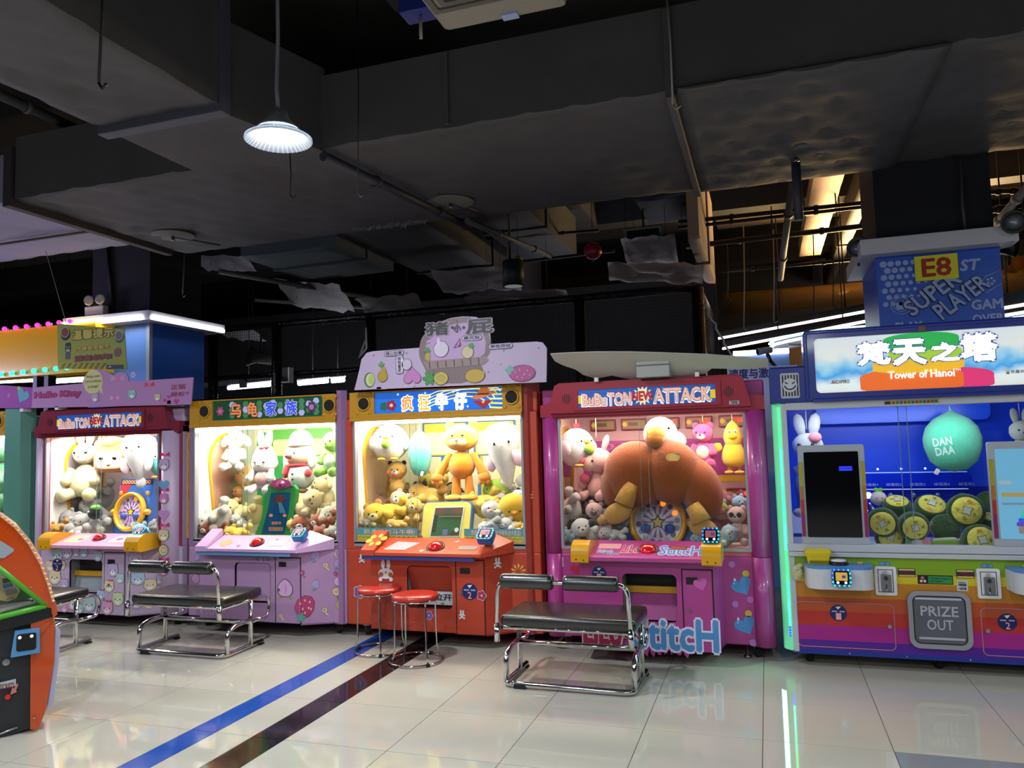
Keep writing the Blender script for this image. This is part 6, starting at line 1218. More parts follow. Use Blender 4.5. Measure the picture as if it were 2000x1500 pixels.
toy('lime green pig plush on top of the right pile in the vermilion machine', 968, 957, 6.05, 46, [('body', 'ball', '#9cc03a', (0, 0, 0), (1.1, .9, .92)), ('body/snout', 'ball', '#a8cc4a', (-.2, -.85, -.25), (.28, .16, .2)), ('body/eye', 'bead', 'eye', (-.1, -.88, .15), .07), ('body/eye', 'bead', 'eye', (-.6, -.7, .1), .07), ('ear', 'ear', '#c8c858', (.5, -.2, .72), (.7, .7, .5), (0, 40, 0)), ('ear', 'ear', '#9cc03a', (-.5, -.1, .75), (.7, .7, .5), (0, -30, 0))], (0, 0, 10))
for lab, u, v, Y, h, P, r in (
 ('yellow tiger plush lying at lower left of the vermilion machine', 752, 1004, 5.8, 70, lump('#e8bc2c', '#c8862a', muz='#f0dc98'), (0, -15, 20)), ('beige and white bear plush above the yellow tiger plush', 788, 988, 5.92, 56, lump('#d4bc98', muz='#efe8dc', spot='#efe8dc'), (0, 40, 15)), ('large tan lion plush lying left of the game monitor', 836, 972, 6.05, 74, lump('#d8a444', '#2a2220', muz='#e8c884'), (0, 0, -25)), ('tan paw-up plush leaning on the left of the game monitor', 812, 1004, 5.85, 56, lump('#dcae50', muz='#ecd49a'), (0, 60, 20)), ('lemon yellow plush behind the teal egg', 848, 940, 6.25, 54, lump('#ecd05a'), (0, -20, 0)), ('small white plush with a red mark in the bottom left corner', 718, 1022, 5.71, 34, lump('#dcc898', spot='#efe6dc', nose='#c02a2a'), (0, 0, 0)), ('tan plush lying along the bottom glass left of the monitor', 776, 1026, 5.71, 38, lump('#d8a848', muz='#efe4d0'), (0, -10, 0)), ('salmon plush on the left wall side of the vermilion machine', 738, 978, 6.05, 40, lump('#e0a684'), (0, 20, 0)), ('tan plush under the laughing bear', 800, 962, 6.15, 44, lump('#d8b070'), (0, 0, 30)),
 ('big yellow plush right of the orange plush feet', 936, 986, 5.95, 66, lump('#e6c04c', muz='#f0d67a'), (0, -20, 10)), ('white seal plush with a yellow cap at lower right', 972, 1004, 5.8, 60, lump('#e6e2da', '#d8c070', nose='#d04a5a'), (0, 15, 25)), ('white plush with yellow feet right beside the monitor', 960, 1028, 5.72, 48, lump('#e2dfdc', '#d8c060', limb='#ddd8cc'), (0, -40, -10)), ('white and pink plush on the right pile under the lime pig', 988, 978, 6.0, 42, lump('#ead6d0', '#e0a8ac'), (0, 0, 0)), ('yellow duckling plush with orange feet at far right', 1004, 992, 5.82, 60, bird('#eabc34', '#e08a22', '#e0841e'), (30, 0, 20)), ('black and white plush at the right window edge of the vermilion machine', 1022, 978, 5.85, 44, lump('#e4e2de', '#17161a', spot='#1a1a1e'), (0, 30, 0)), ('white plush at top of the far right pile', 1006, 958, 6.15, 38, lump('#e6e0d6'), (0, 0, 20)), ('white plush along the bottom glass at far right', 1000, 1030, 5.72, 46, lump('#e8e4dc'), (0, 10, -10)), ('tiny yellow plush in the bottom right corner', 1020, 1030, 5.70, 26, lump('#e8c040'), (0, 0, 0)), ('pale plush in the middle behind the game monitor', 875, 985, 6.2, 50, lump('#e8d8b0'), (0, 0, 0))): toy(lab, u, v, Y, h*1.18, P, r)
# --- magenta machine
toy('white hen plush with a red comb, facing right, top left', 1126, 872, 5.95, 84, bird('#dedbd8', '#dba52a', '#d8a838', '#8cb832', '#b8202c'), (0, 0, 55), H)
toy('pink bunny-pig plush holding a rose heart, left of the turkey', 1166, 912, 5.95, 128, [('body', 'pear', '#d49c92', (0, 0, -.5), (.36, .3, .42)), ('head', 'ball', '#d8a49a', (.08, 0, .18), (.42, .38, .4)), ('head/face_patch', 'ball', '#e4bcac', (-.12, -.22, .14), (.3, .22, .28)), ('snout', 'ball', '#d4667c', (-.26, -.4, .2), (.13, .1, .11)), ('head/eye', 'bead', 'eye', (.08, -.38, .2), .04), ('ear', 'ear', '#dcb4ac', (.2, .05, .48), (.3, .4, .52), (0, 22, 0)), ('ear', 'ear', '#d8a49a', (-.14, .05, .5), (.3, .4, .3), (0, -20, 0)), ('arm', 'limb', '#d49c92', (.28, -.1, -.3), (.3, .3, .36), (110, 0, 60)), ('arm', 'limb', '#d49c92', (-.3, -.1, -.3), (.3, .3, .36), (140, 0, -20)), ('heart', 'ball', '#d85a78', (-.26, -.3, -.34), (.17, .12, .16)), ('leg', 'limb', '#d49c92', (-.2, -.1, -.75), (.36, .36, .4), (110, 0, -20)), ('leg', 'limb', '#d49c92', (.2, -.1, -.75), (.36, .36, .4), (110, 0, 20))], (0, 0, -20), 1.70)
toy('pink bear plush with white muzzle and belly on the upper right', 1374, 866, 6.1, 92, sit('#c04a86', 'round', muz='#ecdcd4', belly='#e4d2b4', nose='#8a1a4a', limb='#b84680'), (0, 0, -12), H)
toy('tall yellow duck plush with orange beak at the right window edge', 1432, 870, 6.1, 106, [('body', 'pear', '#e0bc34', (0, 0, -.25), (.44, .36, .55)), ('head', 'drop', '#e4c43c', (0, -.02, .42), (.34, .3, .5)), ('bill', 'bill', '#d88c1c', (0, -.26, .3), (.16, .08, .16), (90, 0, 0)), ('head/eye', 'bead', '#e8e6e0', (-.1, -.25, .5), .07), ('head/eye', 'bead', '#e8e6e0', (.1, -.25, .5), .07), ('head/pupil', 'bead', 'eye', (-.1, -.31, .5), .03), ('head/pupil', 'bead', 'eye', (.1, -.31, .5), .03), ('wing', 'ear', '#e0bc34', (-.4, 0, .0), (.5, .5, .4), (0, -110, 0)), ('wing', 'ear', '#e0bc34', (.4, 0, .0), (.5, .5, .4), (0, 110, 0)), ('leg', 'limb', '#d8a828', (-.16, 0, -.72), (.2, .2, .26), (180, 0, 0)), ('leg', 'limb', '#d8a828', (.16, 0, -.72), (.2, .2, .26), (180, 0, 0)), ('foot', 'ball', '#d8a828', (-.18, -.1, -.98), (.18, .2, .07)), ('foot', 'ball', '#d8a828', (.18, -.1, -.98), (.18, .2, .07))], (0, 0, 0), H)
# giant turkey
def lobes(n): pass
TK = '#8c4518'; t = thing('plush_toy', 'giant brown turkey plush with white head slumped over the dial', 'plush toy', at(1290, 1000, 5.8), 'plush prizes'); mT = fur(TK)
def tk(nm, kd, col, u, v, Y, rx, ry, rz, rot=(0, 0, 0), par=None):
    c = at(u, v, Y); k = (c-EYE).dot(CF)/FPX; m = EYE_M if col == 'eye' else fur(col) if kd != 'bead' else mat('felt_'+col, col, .8)
    o = link(nm, smesh(kd, m), par or t); o.matrix_basis = Matrix.Translation(c) @ Euler([math.radians(a) for a in rot]).to_matrix().to_4x4() @ Matrix.Diagonal((rx*k, ry, rz*k, 1)); return o
tk('body_lobe', 'ball', TK, 1242, 925, 5.82, 64, .15, 64, (0, 8, 0)); b2 = tk('body_lobe', 'ball', TK, 1312, 922, 5.82, 58, .155, 62, (0, -10, 0)); tk('body_lobe', 'ball', TK, 1366, 952, 5.84, 42, .14, 62, (0, -20, 0)); tk('body_lobe', 'ball', TK, 1205, 940, 5.86, 30, .13, 52, (0, 14, 0))
hd = tk('head', 'ball', '#e6e2da', 1290, 848, 5.88, 33, .12, 34); tk('bill', 'ball', '#d8a84a', 1280, 850, 5.77, 20, .05, 21); tk('bill', 'ball', '#b0702c', 1278, 860, 5.745, 19, .03, 15); tk('eye', 'bead', 'eye', 1306, 836, 5.775, 2.6, .01, 3, par=hd)
tk('neck', 'ball', '#ddd6cc', 1318, 862, 5.9, 22, .1, 20)
for s, (u0, v0), (u1, v1), (u2, v2) in ((-1, (1236, 945), (1218, 985), (1198, 1004)), (1, (1352, 988), (1370, 1020), (1382, 1034))):
    g = G(); g.tube([at(u0, v0, 5.72), at((u0+u1)/2, (v0+v1)/2-3, 5.71), at(u1, v1, 5.70)], [.055, .062, .075], fur('#b98a3c'), 14); g.out('leg', t)
    f = tk('foot', 'ball', '#b98a3c', u2+8*(-s), v2-2, 5.70, 30, .05, 20, (0, s*25, 0))
    for k in range(3): tk('toe', 'ball', '#b98a3c', u2-18+k*17+(6 if s > 0 else -2), v2+8-abs(k-1)*2+(s*(k-1)*6), 5.70, 12, .04, 9, (0, s*25, 0), f)
g = G(); c = at(1318, 893, 5.82); F = Fr(at(1318, 893, 5.665), (1, 0, 0), (0, .25, 1)); 
stick(t, 'pumpkin_badge', [(circ(-.035, 0, .03, 14), '#c8a04a'), (circ(.005, 0, .03, 14), '#d0aa54'), (circ(-.015, 0, .028, 14), '#d8b45e'), ([(-.005, .025), (.045, .03), (.03, .012)], '#4a8a4a')], 0, F); text('南', F, (-.125, -.015, -.08, .035), flat('#4a5a2a'), t, 'badge_lettering')
for lab, u, v, Y, h, P, r in (
 ('white round plush with a grey key slot at lower left of the magenta machine', 1106, 1000, 5.85, 66, lump('#d4ccc4', nose='#8a7a74'), (0, -60, 10)), ('mauve grey fluffy plush above the pale pink pig', 1142, 982, 6.0, 50, lump('#8d7d86', shp='fluff'), (0, 10, 0)), ('sky blue plush with white eyes behind the turkey foot', 1158, 976, 6.1, 48, [('body', 'ball', '#79aacb', (0, 0, 0), 1), ('body/eye', 'bead', '#eceae4', (-.3, -.9, .3), .2), ('body/eye', 'bead', '#eceae4', (.25, -.92, .3), .2), ('body/pupil', 'bead', 'eye', (-.28, -1.08, .3), .07), ('body/pupil', 'bead', 'eye', (.23, -1.1, .3), .07), ('arm', 'limb', '#79aacb', (-.8, -.2, 0), .8, (120, 0, -30)), ('bill', 'bill', '#d8c8a0', (0, -.95, .0), (.2, .1, .2), (90, 0, 0))], (0, 0, 0)), ('pale pink pig plush in a grey cap beside the turkey foot', 1172, 1006, 5.82, 54, lump('#dcaea2', nose='#c07a74', spot='#5a5e64'), (0, 20, 15)), ('black and white patched plush at the lower left of the magenta machine', 1150, 1032, 5.75, 62, lump('#dedad2', '#141416', spot='#161618', muz='#e8e4dc'), (0, -10, 25)), ('white and pink plush lying along the bottom glass by the dial', 1195, 1046, 5.72, 46, lump('#d6cdc8', '#d89aa0', muz='#d8a8ac'), (0, 0, 0)), ('pale blue plush in the bottom left corner of the magenta machine', 1114, 1046, 5.72, 44, lump('#a3bfc8', muz='#e0dcd4'), (0, -20, 10)), ('blue grey plush hidden between pig and dial', 1207, 1022, 5.8, 30, lump('#6a7f92'), (0, 0, 0)), ('small lilac plush at the left window edge of the magenta machine', 1105, 975, 6.1, 36, lump('#a08a98', shp='fluff'), (0, 0, 20)),
 ('salmon and green plush with a lilac bow right of the turkey', 1404, 992, 5.95, 50, lump('#dc9a90', '#b8c850', spot='#b8c850', nose='#c8404a'), (0, 30, 0)), ('pink bear plush with round black glasses at right glass edge', 1440, 1022, 5.82, 66, sit('#d8b2ac', 'round', muz='#e4ccc4', nose='#5a3a38')+[('head/glasses', 'bead', '#141416', (-.18, -.44, .46), (.13, .04, .13)), ('head/glasses', 'bead', '#141416', (.2, -.44, .46), (.13, .04, .13))], (0, 0, -10)), ('baby blue plush with white feet at the lower right', 1414, 1052, 5.72, 52, lump('#9dbccd', limb='#d8d4cc', muz='#dcd8d0'), (0, 110, 10)), ('blue and black plush below the right turkey foot', 1372, 1056, 5.72, 40, lump('#86aab8', '#1c1e22', nose='#141416'), (0, 0, 0)), ('light blue plush peeking over the pink bear with glasses', 1452, 984, 6.0, 44, lump('#8fb4d4'), (0, 0, 30)), ('mint plush behind the salmon and green one', 1388, 980, 6.15, 40, lump('#9fc0a8'), (0, 20, 0)), ('rose plush behind the right pile of the magenta machine', 1420, 972, 6.2, 44, lump('#c88a94'), (0, 0, 0))): toy(lab, u, v, Y, h*1.18, P, r)
# --- rainbow machine
t = toy('big furry mint egg plush with DAN DAA lettering', 1860, 862, 6.0, 118, [('body', 'egg', '#52b894', (0, 0, 0), (.90, .62, 1)), ('tag', 'box', '#dcdcd8', (-.6, -.2, -.98), (.07, .02, .1), (0, 30, 0)), ('loop', 'bead', '#dcdcd8', (0, 0, 1.03), (.03, .03, .05))], (0, 0, 8), 1.70)
c = at(1842, 872, 5.78); F = Fr(c, (1, .1, .12), (-.12, 0, 1)); wl = flat('#c8d8d0', .8); text('DAN', F, (-.06, .008, .055, .06), wl, t, off=.03, d=.01); text('DAA', F, (-.055, -.055, .06, -.004), wl, t, off=.03, d=.01)
toy('white bunny plush with a pink flower hidden behind the black monitor', 1580, 918, 5.9, 176, stand('#d8d6d4', 'long', muz='#e2e0de', nose='#c08a90', hr=.3)+[('flower', 'bead', '#d87a8a', (.2, -.25, .72), (.14, .08, .12))], (0, 0, -10), H)
toy('white fluffy plush behind the bright monitor at the right edge', 1996, 862, 5.95, 96, sit('#d0cec8', 'long', shp='fluff', nose='#2a2a2a'), (0, 0, 0), H)
def coin(lab, u, v, Y, rpx, tx, tz, roll=0):
    c = at(u, v, Y); r = rpx*((c-EYE).dot(CF))/FPX; W = Matrix.Translation(c) @ Euler((math.radians(tx), 0, math.radians(tz))).to_matrix().to_4x4() @ Matrix.Rotation(math.radians(roll), 4, 'Y')
    t = thing('coin_cushion', lab, 'plush toy', c-V(0, 0, r), 'round green cushions'); R = W.to_3x3(); fr = Fr(W @ V(0, -r*.5, 0), R @ V(1, 0, 0), R @ V(0, 0, 1))
    g = G(); prof = [(.02, -r*.42), (r*.8, -r*.42), (r*.97, -r*.25), (r, 0), (r*.97, r*.25), (r*.84, r*.44), (r*.02, r*.47)]; M = (R @ Euler((PI/2, 0, 0)).to_matrix()); g.lathe(prof, c, fur('#26401c'), 26, M=M); b = g.out('rim', t)
    F2 = Fr(fr.o+fr.n*(-.015*r), fr.a, fr.b); g = G(); g.lathe([(r*.80, r*.40), (r*.74, r*.49), (r*.4, r*.525), (.001, r*.53)], c, fur('#c8bc50'), 26, M=M); g.out('coin_face', t)
    D = Fr(c+fr.n*(r*.528), fr.a, fr.b); a = r*.24
    stick(t, 'square_hole', [([(-a, a), (0, a*.8), (a, a), (a*.8, 0), (a, -a), (0, -a*.8), (-a, -a), (-a*.8, 0)], '#4a4638'), ([(-a*.88, a*.88), (0, a*.7), (a*.88, a*.88), (a*.7, 0), (a*.88, -a*.88), (0, -a*.7), (-a*.88, -a*.88), (-a*.7, 0)], '#b4b4b0')], 0, D, .004)
    stick(t, 'ingot_print', [(circ(0, -r*.52, r*.1, 12, r*.15), '#c8841e')], 0, D)
    for s, x, z in (('金', -r*.5, 0), ('多', r*.36, 0), ('恒', -.12*r, r*.36)): text(s, D, (x, z, x+r*.22, z+r*.22), flat('#23261a'), t, off=.0, d=.0025)
    g = G(); q = fr.o+fr.b*r*.97+fr.n*(-r*.4); g.tube([q, q+fr.b*.02+fr.a*.01, q+fr.b*.02-fr.a*.012, q-fr.a*.004], .003, flat('#b8b8b4'), 5); g.out('loop', t)
coin('green coin cushion facing front, second row next to the black monitor', 1724, 1020, 5.76, 29, 5, -8, 150)
coin('green coin cushion in front, third row beside the shiny wrap', 1784, 1028, 5.72, 29, 6, 4, 80)
coin('green coin cushion lying low under the two left cushions', 1738, 1050, 5.80, 28, -8, 0, 20)
coin('flat lying coin cushion at back left behind the first cushion', 1752, 988, 5.98, 26, -62, 0, 0)
coin('coin cushion tilted back on top of the middle of the pile', 1818, 994, 5.94, 31, -48, 6, 30)
coin('coin cushion facing front on the upper right of the pile', 1886, 998, 5.86, 34, -8, -4, 200)
coin('coin cushion cut by the rail at the lower right of the pile', 1914, 1058, 5.72, 34, -18, 4, 170)
coin('dark green cushion turned away in the middle of the pile', 1846, 1032, 5.82, 28, 160, 20, 0)
coin('dark green cushion turned sideways under the bright monitor side', 1938, 1022, 5.92, 30, -75, 10, 0)
coin('dark green cushion turned away at the upper right of the pile', 1932, 985, 6.08, 26, 150, 0, 0)
toy('small pink and white fruit plush with a green leaf beside the monitor', 1716, 972, 6.05, 30, [('body', 'ball', '#e4d0d0', (0, 0, -.1), (1, .9, .9)), ('cap', 'ball', '#d89aa8', (0, .1, .3), (.85, .8, .5)), ('leaf', 'ear', '#6ac03a', (0, -.1, .7), (.8, .6, .7), (0, 40, 0)), ('leaf', 'ear', '#6ac03a', (0, -.1, .7), (.8, .6, .7), (0, -40, 0)), ('body/eye', 'bead', 'eye', (-.3, -.85, 0), .08), ('body/eye', 'bead', 'eye', (.3, -.85, 0), .08)])
toy('pale green cushion plush lying at the bottom of the coin pile', 1846, 1064, 5.72, 26, [('body', 'box', '#7a9a2c', (0, 0, 0), (1.9, .9, .9)), ('trim', 'box', '#c8ccc4', (0, .1, .7), (1.7, .7, .3)), ('tag', 'box', '#d8d8d4', (-1.9, -.3, 0), (.2, .05, .3))], (0, -4, 0))
toy('pink and white plush in the wrap at the bottom of the coin pile', 1800, 1062, 5.70, 24, [('body', 'ball', '#dcd4d4', (-.6, 0, 0), (1, .8, .8)), ('cap', 'ball', '#c8788a', (.6, 0, 0), (.9, .8, .8)), ('leaf', 'ear', '#5aa83a', (-1.4, 0, 0), (.9, .6, .8), (0, -70, 0))])
# game boards standing in the machines
k = thing('game_board', 'tall green game board with a dark sea screen and purple crest', 'game screen', at(540, 1048, 5.85)); F = Fr(at(530, 1045, 5.74), (1, 0, 0), (0, .08, 1)); F.b = F.b*.70
g = G(); g.poly([(-.17, 0), (.18, 0), (.21, .2), (.235, .56), (.2, .62), (-.05, .62), (-.08, .56), (-.11, .2)], F, -.05, 0, mat('board_green', '#2a7a3a', .4, noise=.25, nscale=14)); bd = g.out('board_body', k)
g = G(); g.poly([(-.10, .01), (.13, .01), (.165, .3), (.175, .52), (-.02, .52), (-.045, .3)], F, 0, .005, mat('sea_screen', '#143a58', .15, emit=.35, noise=.6, nscale=9)); sc_ = g.out('display', k)
g = G(); pu = flat('#7a2a5e'); g.poly([(-.04, .60), (.0, .67), (.08, .70), (.16, .67), (.2, .6), (.08, .56)], F, 0, .012, pu); g.poly(circ(.08, .63, .045, 16), F, .012, .02, flat('#a8487a')); g.poly(circ(.105, .645, .014, 10), F, .02, .024, flat('#e0dcd8')); g.poly(circ(.08, .61, .02, 10, .016), F, .02, .024, flat('#5a1020')); g.out('crest', k)
text('请投币', F, (-.0, .13, .10, .165), em('#c87a3a', .6), sc_, d=.008); text('欢迎', F, (.02, .06, .09, .09), em('#c8503a', .5), sc_, d=.008)
stick(sc_, 'screen_print', [(rrect(-.03, .05, .12, .1, .01), '#7a6a4a'), (circ(-.01, .24, .02, 10), '#c87a60'), (circ(.13, .24, .02, 10), '#c87a60'), (flower(.07, .44, .06, 6, .4), '#5a2418'), ([(.06, .40), (.09, .40), (.14, .27), (.08, .27)], '#3a6a88')], 0, F, .0055)
k = thing('game_board', 'wide cream game board with a green field on its screen', 'game screen', at(870, 1052, 5.75)); F = Fr(at(870, 1052, 5.74), (1, 0, .02), (0, .25, 1))
g = G(); g.poly(rrect(-.22, 0, .215, .30, .05)[:12]+[(-.15, .30), (-.2, .2)][:0]+rrect(-.22, 0, .215, .30, .05)[12:], F, -.05, 0, mat('board_blue', '#3a62a8', .4)); g.out('board_back', k)
g = G(); g.poly(rrect(-.21, .0, .205, .29, .045), F, 0, .01, mat('board_cream', '#d8c458', .4, noise=.2, nscale=20)); g.out('board_body', k)
g = G(); g.poly([(-.14, .01), (.13, .01), (.155, .255), (-.11, .255)], F, .01, .016, mat('screen_frame', '#c8c8b8', .4)); g.out('screen_frame', k)
g = G(); g.poly([(-.125, .02), (.12, .02), (.142, .245), (-.10, .245)], F, .016, .018, mat('field_screen', '#24481e', .2, emit=.35, noise=.3, nscale=20)); ds = g.out('display', k)
D = Fr(F.p(0, 0, .018), F.a, F.b); stick(ds, 'screen_print', [(rrect(-.10, .19, .14, .243, .004), '#5a3a28'), (rrect(-.02, .195, .05, .235, .004), '#3a4048')]+[(rrect(-.118+.003*i, .05+.028*i, -.085+.003*i, .07+.028*i, .002), '#23241e') for i in range(5)]+[(rrect(-.02, .025, .025, .07, .004), '#4a6aa0'), (circ(0, .045, .012), '#a8383a'), (rrect(.05, .025, .12, .055, .003), '#3a2a24'), (circ(.1, .065, .018, 12), '#c8c8c0'), (rrect(-.06, .17, .13, .174, .001), '#a8783a')], 0, D)

# ================================================================== BENCHES, STOOLS, COIN PUSHER
def curve_pts(P, k=5, r=.06):                          # round the corners of a polyline
    P = [Vector(p) for p in P]; out = [P[0]]
    for a, b, c in zip(P, P[1:], P[2:]):
        d0, d1 = (a-b), (c-b); q = min(r, d0.length*.49, d1.length*.49); s, e = b+d0.normalized()*q, b+d1.normalized()*q
        out += [s.lerp(b, t).lerp(b.lerp(e, t), t) for t in [i/k for i in range(k+1)]]
    return out+[P[-1]]
def bench(label, cx, y0, rot=0):
    t = thing('bench', label, 'bench', (cx, y0+.22, 0), 'chrome benches in front of the machines'); T = Matrix.Translation((cx, y0+.22, 0)) @ Matrix.Rotation(rot, 4, 'Z') @ Matrix.Translation((0, -.22, 0))
    def W(P): return [T @ Vector(p) for p in P]
    R_ = .0175; xl, xr = -.425, .39
    def tb(nm, P, r=R_, m=CHROME, rr=.06, par=t): g = G(); g.tube(W(curve_pts(P, 6, rr)), r, m, 14); return g.out(nm, par)
    tb('base_frame', [(xl, .50, R_+.006), (xl, .045, R_+.006), (xr, .045, R_+.006), (xr, .50, R_+.006)], rr=.07)
    for x in (xl, xr):
        tb('leg', [(x, .36, R_+.01), (x, .36, .385)]); tb('brace', [(x, .085, R_+.01), (x, .085, .18), (x, .17, .215), (x, .36, .22)], rr=.07)
        tb('side_loop', [(x, .02, .372), (x, .56, .372), (x, .60, .30), (x, .575, .205), (x, .36, .20)], .0135, rr=.06)
        q = G(); q.box(x-.02, x+.02, .46, .505, .0, .014, RUBBER, .003); 
        for v in q.bm.verts: v.co = T @ v.co
        q.out('foot_pad', t)
    q = G(); q.box(-.36, -.28, .026, .064, .0, .030, RUBBER, .004)
    for v in q.bm.verts: v.co = T @ v.co
    q.out('foot_pad', t)
    tb('crossbar', [(xl, .36, .20), (xr, .36, .20)]); tb('seat_rail', [(xl, .04, .372), (xr, .04, .372)], .0135); tb('seat_rail', [(xl, .42, .372), (xr, .42, .372)], .0135)
    g = G(); g.box(-.43, .425, .0, .46, .386, .452, VINYL, .022, seg=4)
    for f in g.bm.faces: f.smooth = True
    for v in g.bm.verts:
        if v.co.z > .44: v.co.z += .008*(1-((v.co.x)/.43)**2)
        v.co = T @ v.co
    g.out('seat', t)
    tb('back_frame', [(-.445, -.012, .34), (-.432, -.012, .665), (.385, -.012, .665), (.398, -.012, .34)], .0135, rr=.07)
    for x in (-.446, .399): tb('socket', [(x, -.012, .295), (x+(.003 if x < 0 else -.003), -.012, .40)], .0175)
    for a, b in ((-.41, -.07), (-.005, .335)):
        g = G(); prof = [(.02, 0), (.038, .002), (.046, .012), (.047, .03), (.047, b-a-.03), (.046, b-a-.012), (.038, b-a-.002), (.02, b-a)]
        g.lathe(prof, T @ V(a, -.012, .668), VINYL, 20, M=(T.to_3x3() @ Euler((0, PI/2, 0)).to_matrix())); g.out('back_roll', t)
    return t
bench('chrome bench with black vinyl seat and rolls before the magenta machine', -1.215, 4.625, -.01)
bench('chrome bench with black seat between the teddy print and lilac machines', -4.255, 4.755, .0)
bench('chrome bench mostly hidden behind the orange coin pusher', -5.70, 4.47, .02)
def stool(label, cx, cy, rot):
    t = thing('stool', label, 'stool', (cx, cy, 0), 'round red stools'); RV = mat('red_vinyl', '#b02a1e', .28, noise=.12, nscale=9, bump=.1, bscale=60)
    g = G(); g.lathe([(.01, .436), (.158, .436), (.166, .444), (.168, .458), (.160, .470), (.12, .477), (.05, .480), (.001, .480)], (cx, cy, 0), RV, 32); g.out('seat', t)
    g = G(); g.tube([V(cx+.163*math.cos(a), cy+.163*math.sin(a), .434+.002*math.sin(9*a)) for a in [2*PI*i/36 for i in range(36)]], .005, CHROME, 6, closed=True); g.out('seat_rim', t)
    g = G(); g.tube([V(cx+.188*math.cos(a), cy+.188*math.sin(a), .012) for a in [2*PI*i/40 for i in range(40)]], .0075, CHROME, 8, closed=True); g.out('base_ring', t)
    for k in range(4):
        a = rot+PI/2*k; d = V(math.cos(a), math.sin(a), 0)
        g = G(); g.tube([V(cx, cy, .425)+d*.13, V(cx, cy, .43)+d*.152, V(cx, cy, .40)+d*.162, V(cx, cy, .10)+d*.166, V(cx, cy, .06)+d*.176, V(cx, cy, .014)+d*.187], .0065, CHROME, 8); g.out('leg', t)
    for k in range(3):
        a = rot+.5+2.1*k; g = G(); g.box(-.014, .014, -.011, .011, .0, .022, RUBBER, .003, M=Matrix.Translation((cx+.188*math.cos(a), cy+.188*math.sin(a), 0)) @ Matrix.Rotation(a+PI/2, 4, 'Z')); g.out('foot_pad', t)
stool('red round stool, the left and rear of the two by the vermilion machine', -2.83, 5.27, .5)
stool('red round stool, the right and front of the two by the vermilion machine', -2.445, 5.08, .9)

# coin pusher cut by the left edge
TO = V(-3.958, 3.31, 0); TB = V(-.767, .642, 0).normalized(); TA = V(.642, .767, 0).normalized(); TF = Fr(TO, TA, (0, 0, 1))   # front plane, normal towards the viewer
def tp(u, v):
    d = CR*((u-1000)/FPX)+CU*((750-v)/FPX)+CF; s = (TO-EYE).dot(TB)/d.dot(TB); p = EYE+d*s-TO; return (p.dot(TA), p.z)
def tps(*L): return [tp(*q) for q in L]
t = thing('coin_pusher', 'orange and black domed coin pusher with green framed window, cut at left', 'arcade machine', TO-TA*.3)
ORP = mat('orange_gloss', '#b84208', .14, coat=.7, noise=.04); BLK = mat('charcoal_panel', '#1c1d22', .55, noise=.2, nscale=5); GRN = mat('lime_frame', '#4aa028', .35)
bl_ = tp(57, 1432)[1]
g = G(); g.poly(tps((-240, 1262), (60, 1212), (58, 1424), (-240, 1530)), TF, -.7, -.02, BLK); g.out('cabinet', t)
g = G(); g.poly(tps((-240, 1258), (100, 1184), (101, 1204), (60, 1217), (-240, 1288)), TF, -.3, .02, mat('black_ledge', '#0d0d10', .4)); g.out('ledge', t)
g = G(); g.poly(tps((60, 1216), (101, 1203), (107, 1212), (106, 1288), (90, 1384), (75, 1422), (59, 1423)), TF, -.5, .015, ORP); lo = g.out('side_panel', t)
g = G(); g.poly(tps((66, 1228), (101, 1210), (92, 1225), (70, 1250)), TF, .015, .022, ORP); g.out('panel_crease', lo)
A_ = [(-240, 960), (-120, 968), (-60, 984), (0, 1008), (28, 1030), (55, 1062), (77, 1100), (92, 1140), (101, 1172), (111, 1184), (112, 1198), (103, 1206), (101, 1186), (88, 1184), (0, 1108), (-240, 960+1)]
g = G(); g.poly(tps(*A_), TF, -.10, .03, ORP); fin = g.out('arched_fin', t)
g = G(); E1 = [(-120, 963), (-60, 979), (0, 1002), (31, 1025), (59, 1058), (82, 1097), (97, 1138), (106, 1170)]; E0 = [(-120, 968), (-60, 984), (0, 1008), (28, 1030), (55, 1062), (77, 1100), (92, 1140), (101, 1172)]
g.poly(tps(*E1)+tps(*E0)[::-1], TF, -.12, .035, mat('clear_edge', '#c09068', .15, emit=.12)); g.out('clear_edging', fin)
for k in range(1, 8):
    g = G(); a, b = Vector((*tp(*E1[k]), 0)), Vector((*tp(*E1[k-1]), 0))
    for j in range(4): p = a.lerp(b, j/4); g.ell(TF.p(p.x-.004, p.y-.004, .036), (.008, .008, .006), mat('edge_led', '#d8a888', .3, emit=.3), seg=8, rings=5)
    o = g.out('edge_lamp', fin); o['kind'] = 'stuff'
g = G(); g.poly(tps((-40, 1048), (3, 1056), (27, 1071), (27, 1076), (8, 1089), (-40, 1086)), TF, .03, .036, mat('pale_decal', '#8f97a0', .4)); g.out('pale_decal', fin)
g = G()
for a, b in (((-40, 1076), (90, 1182)), ((90, 1182), (-40, 1214))):
    P, Q = TF.p(*tp(*a), .02), TF.p(*tp(*b), .02); g.tube([P, Q], .016, GRN, 8)
g.out('window_rim', t)
g = G(); g.poly(tps((-40, 1078), (88, 1182), (-40, 1212)), TF, .0, .004, GLASS); g.out('window_glass', t)
g = G(); g.poly(tps((-240, 1160), (40, 1160), (86, 1181), (-240, 1225)), TF, -.30, -.28, mat('green_felt', '#1c5a1c', .9, noise=.2)); g.poly(tps((-240, 1000), (30, 1100), (86, 1181), (-240, 1161)), TF, -.34, -.30, mat('inner_grey', '#9aa0a0', .6)); g.out('playfield', t)
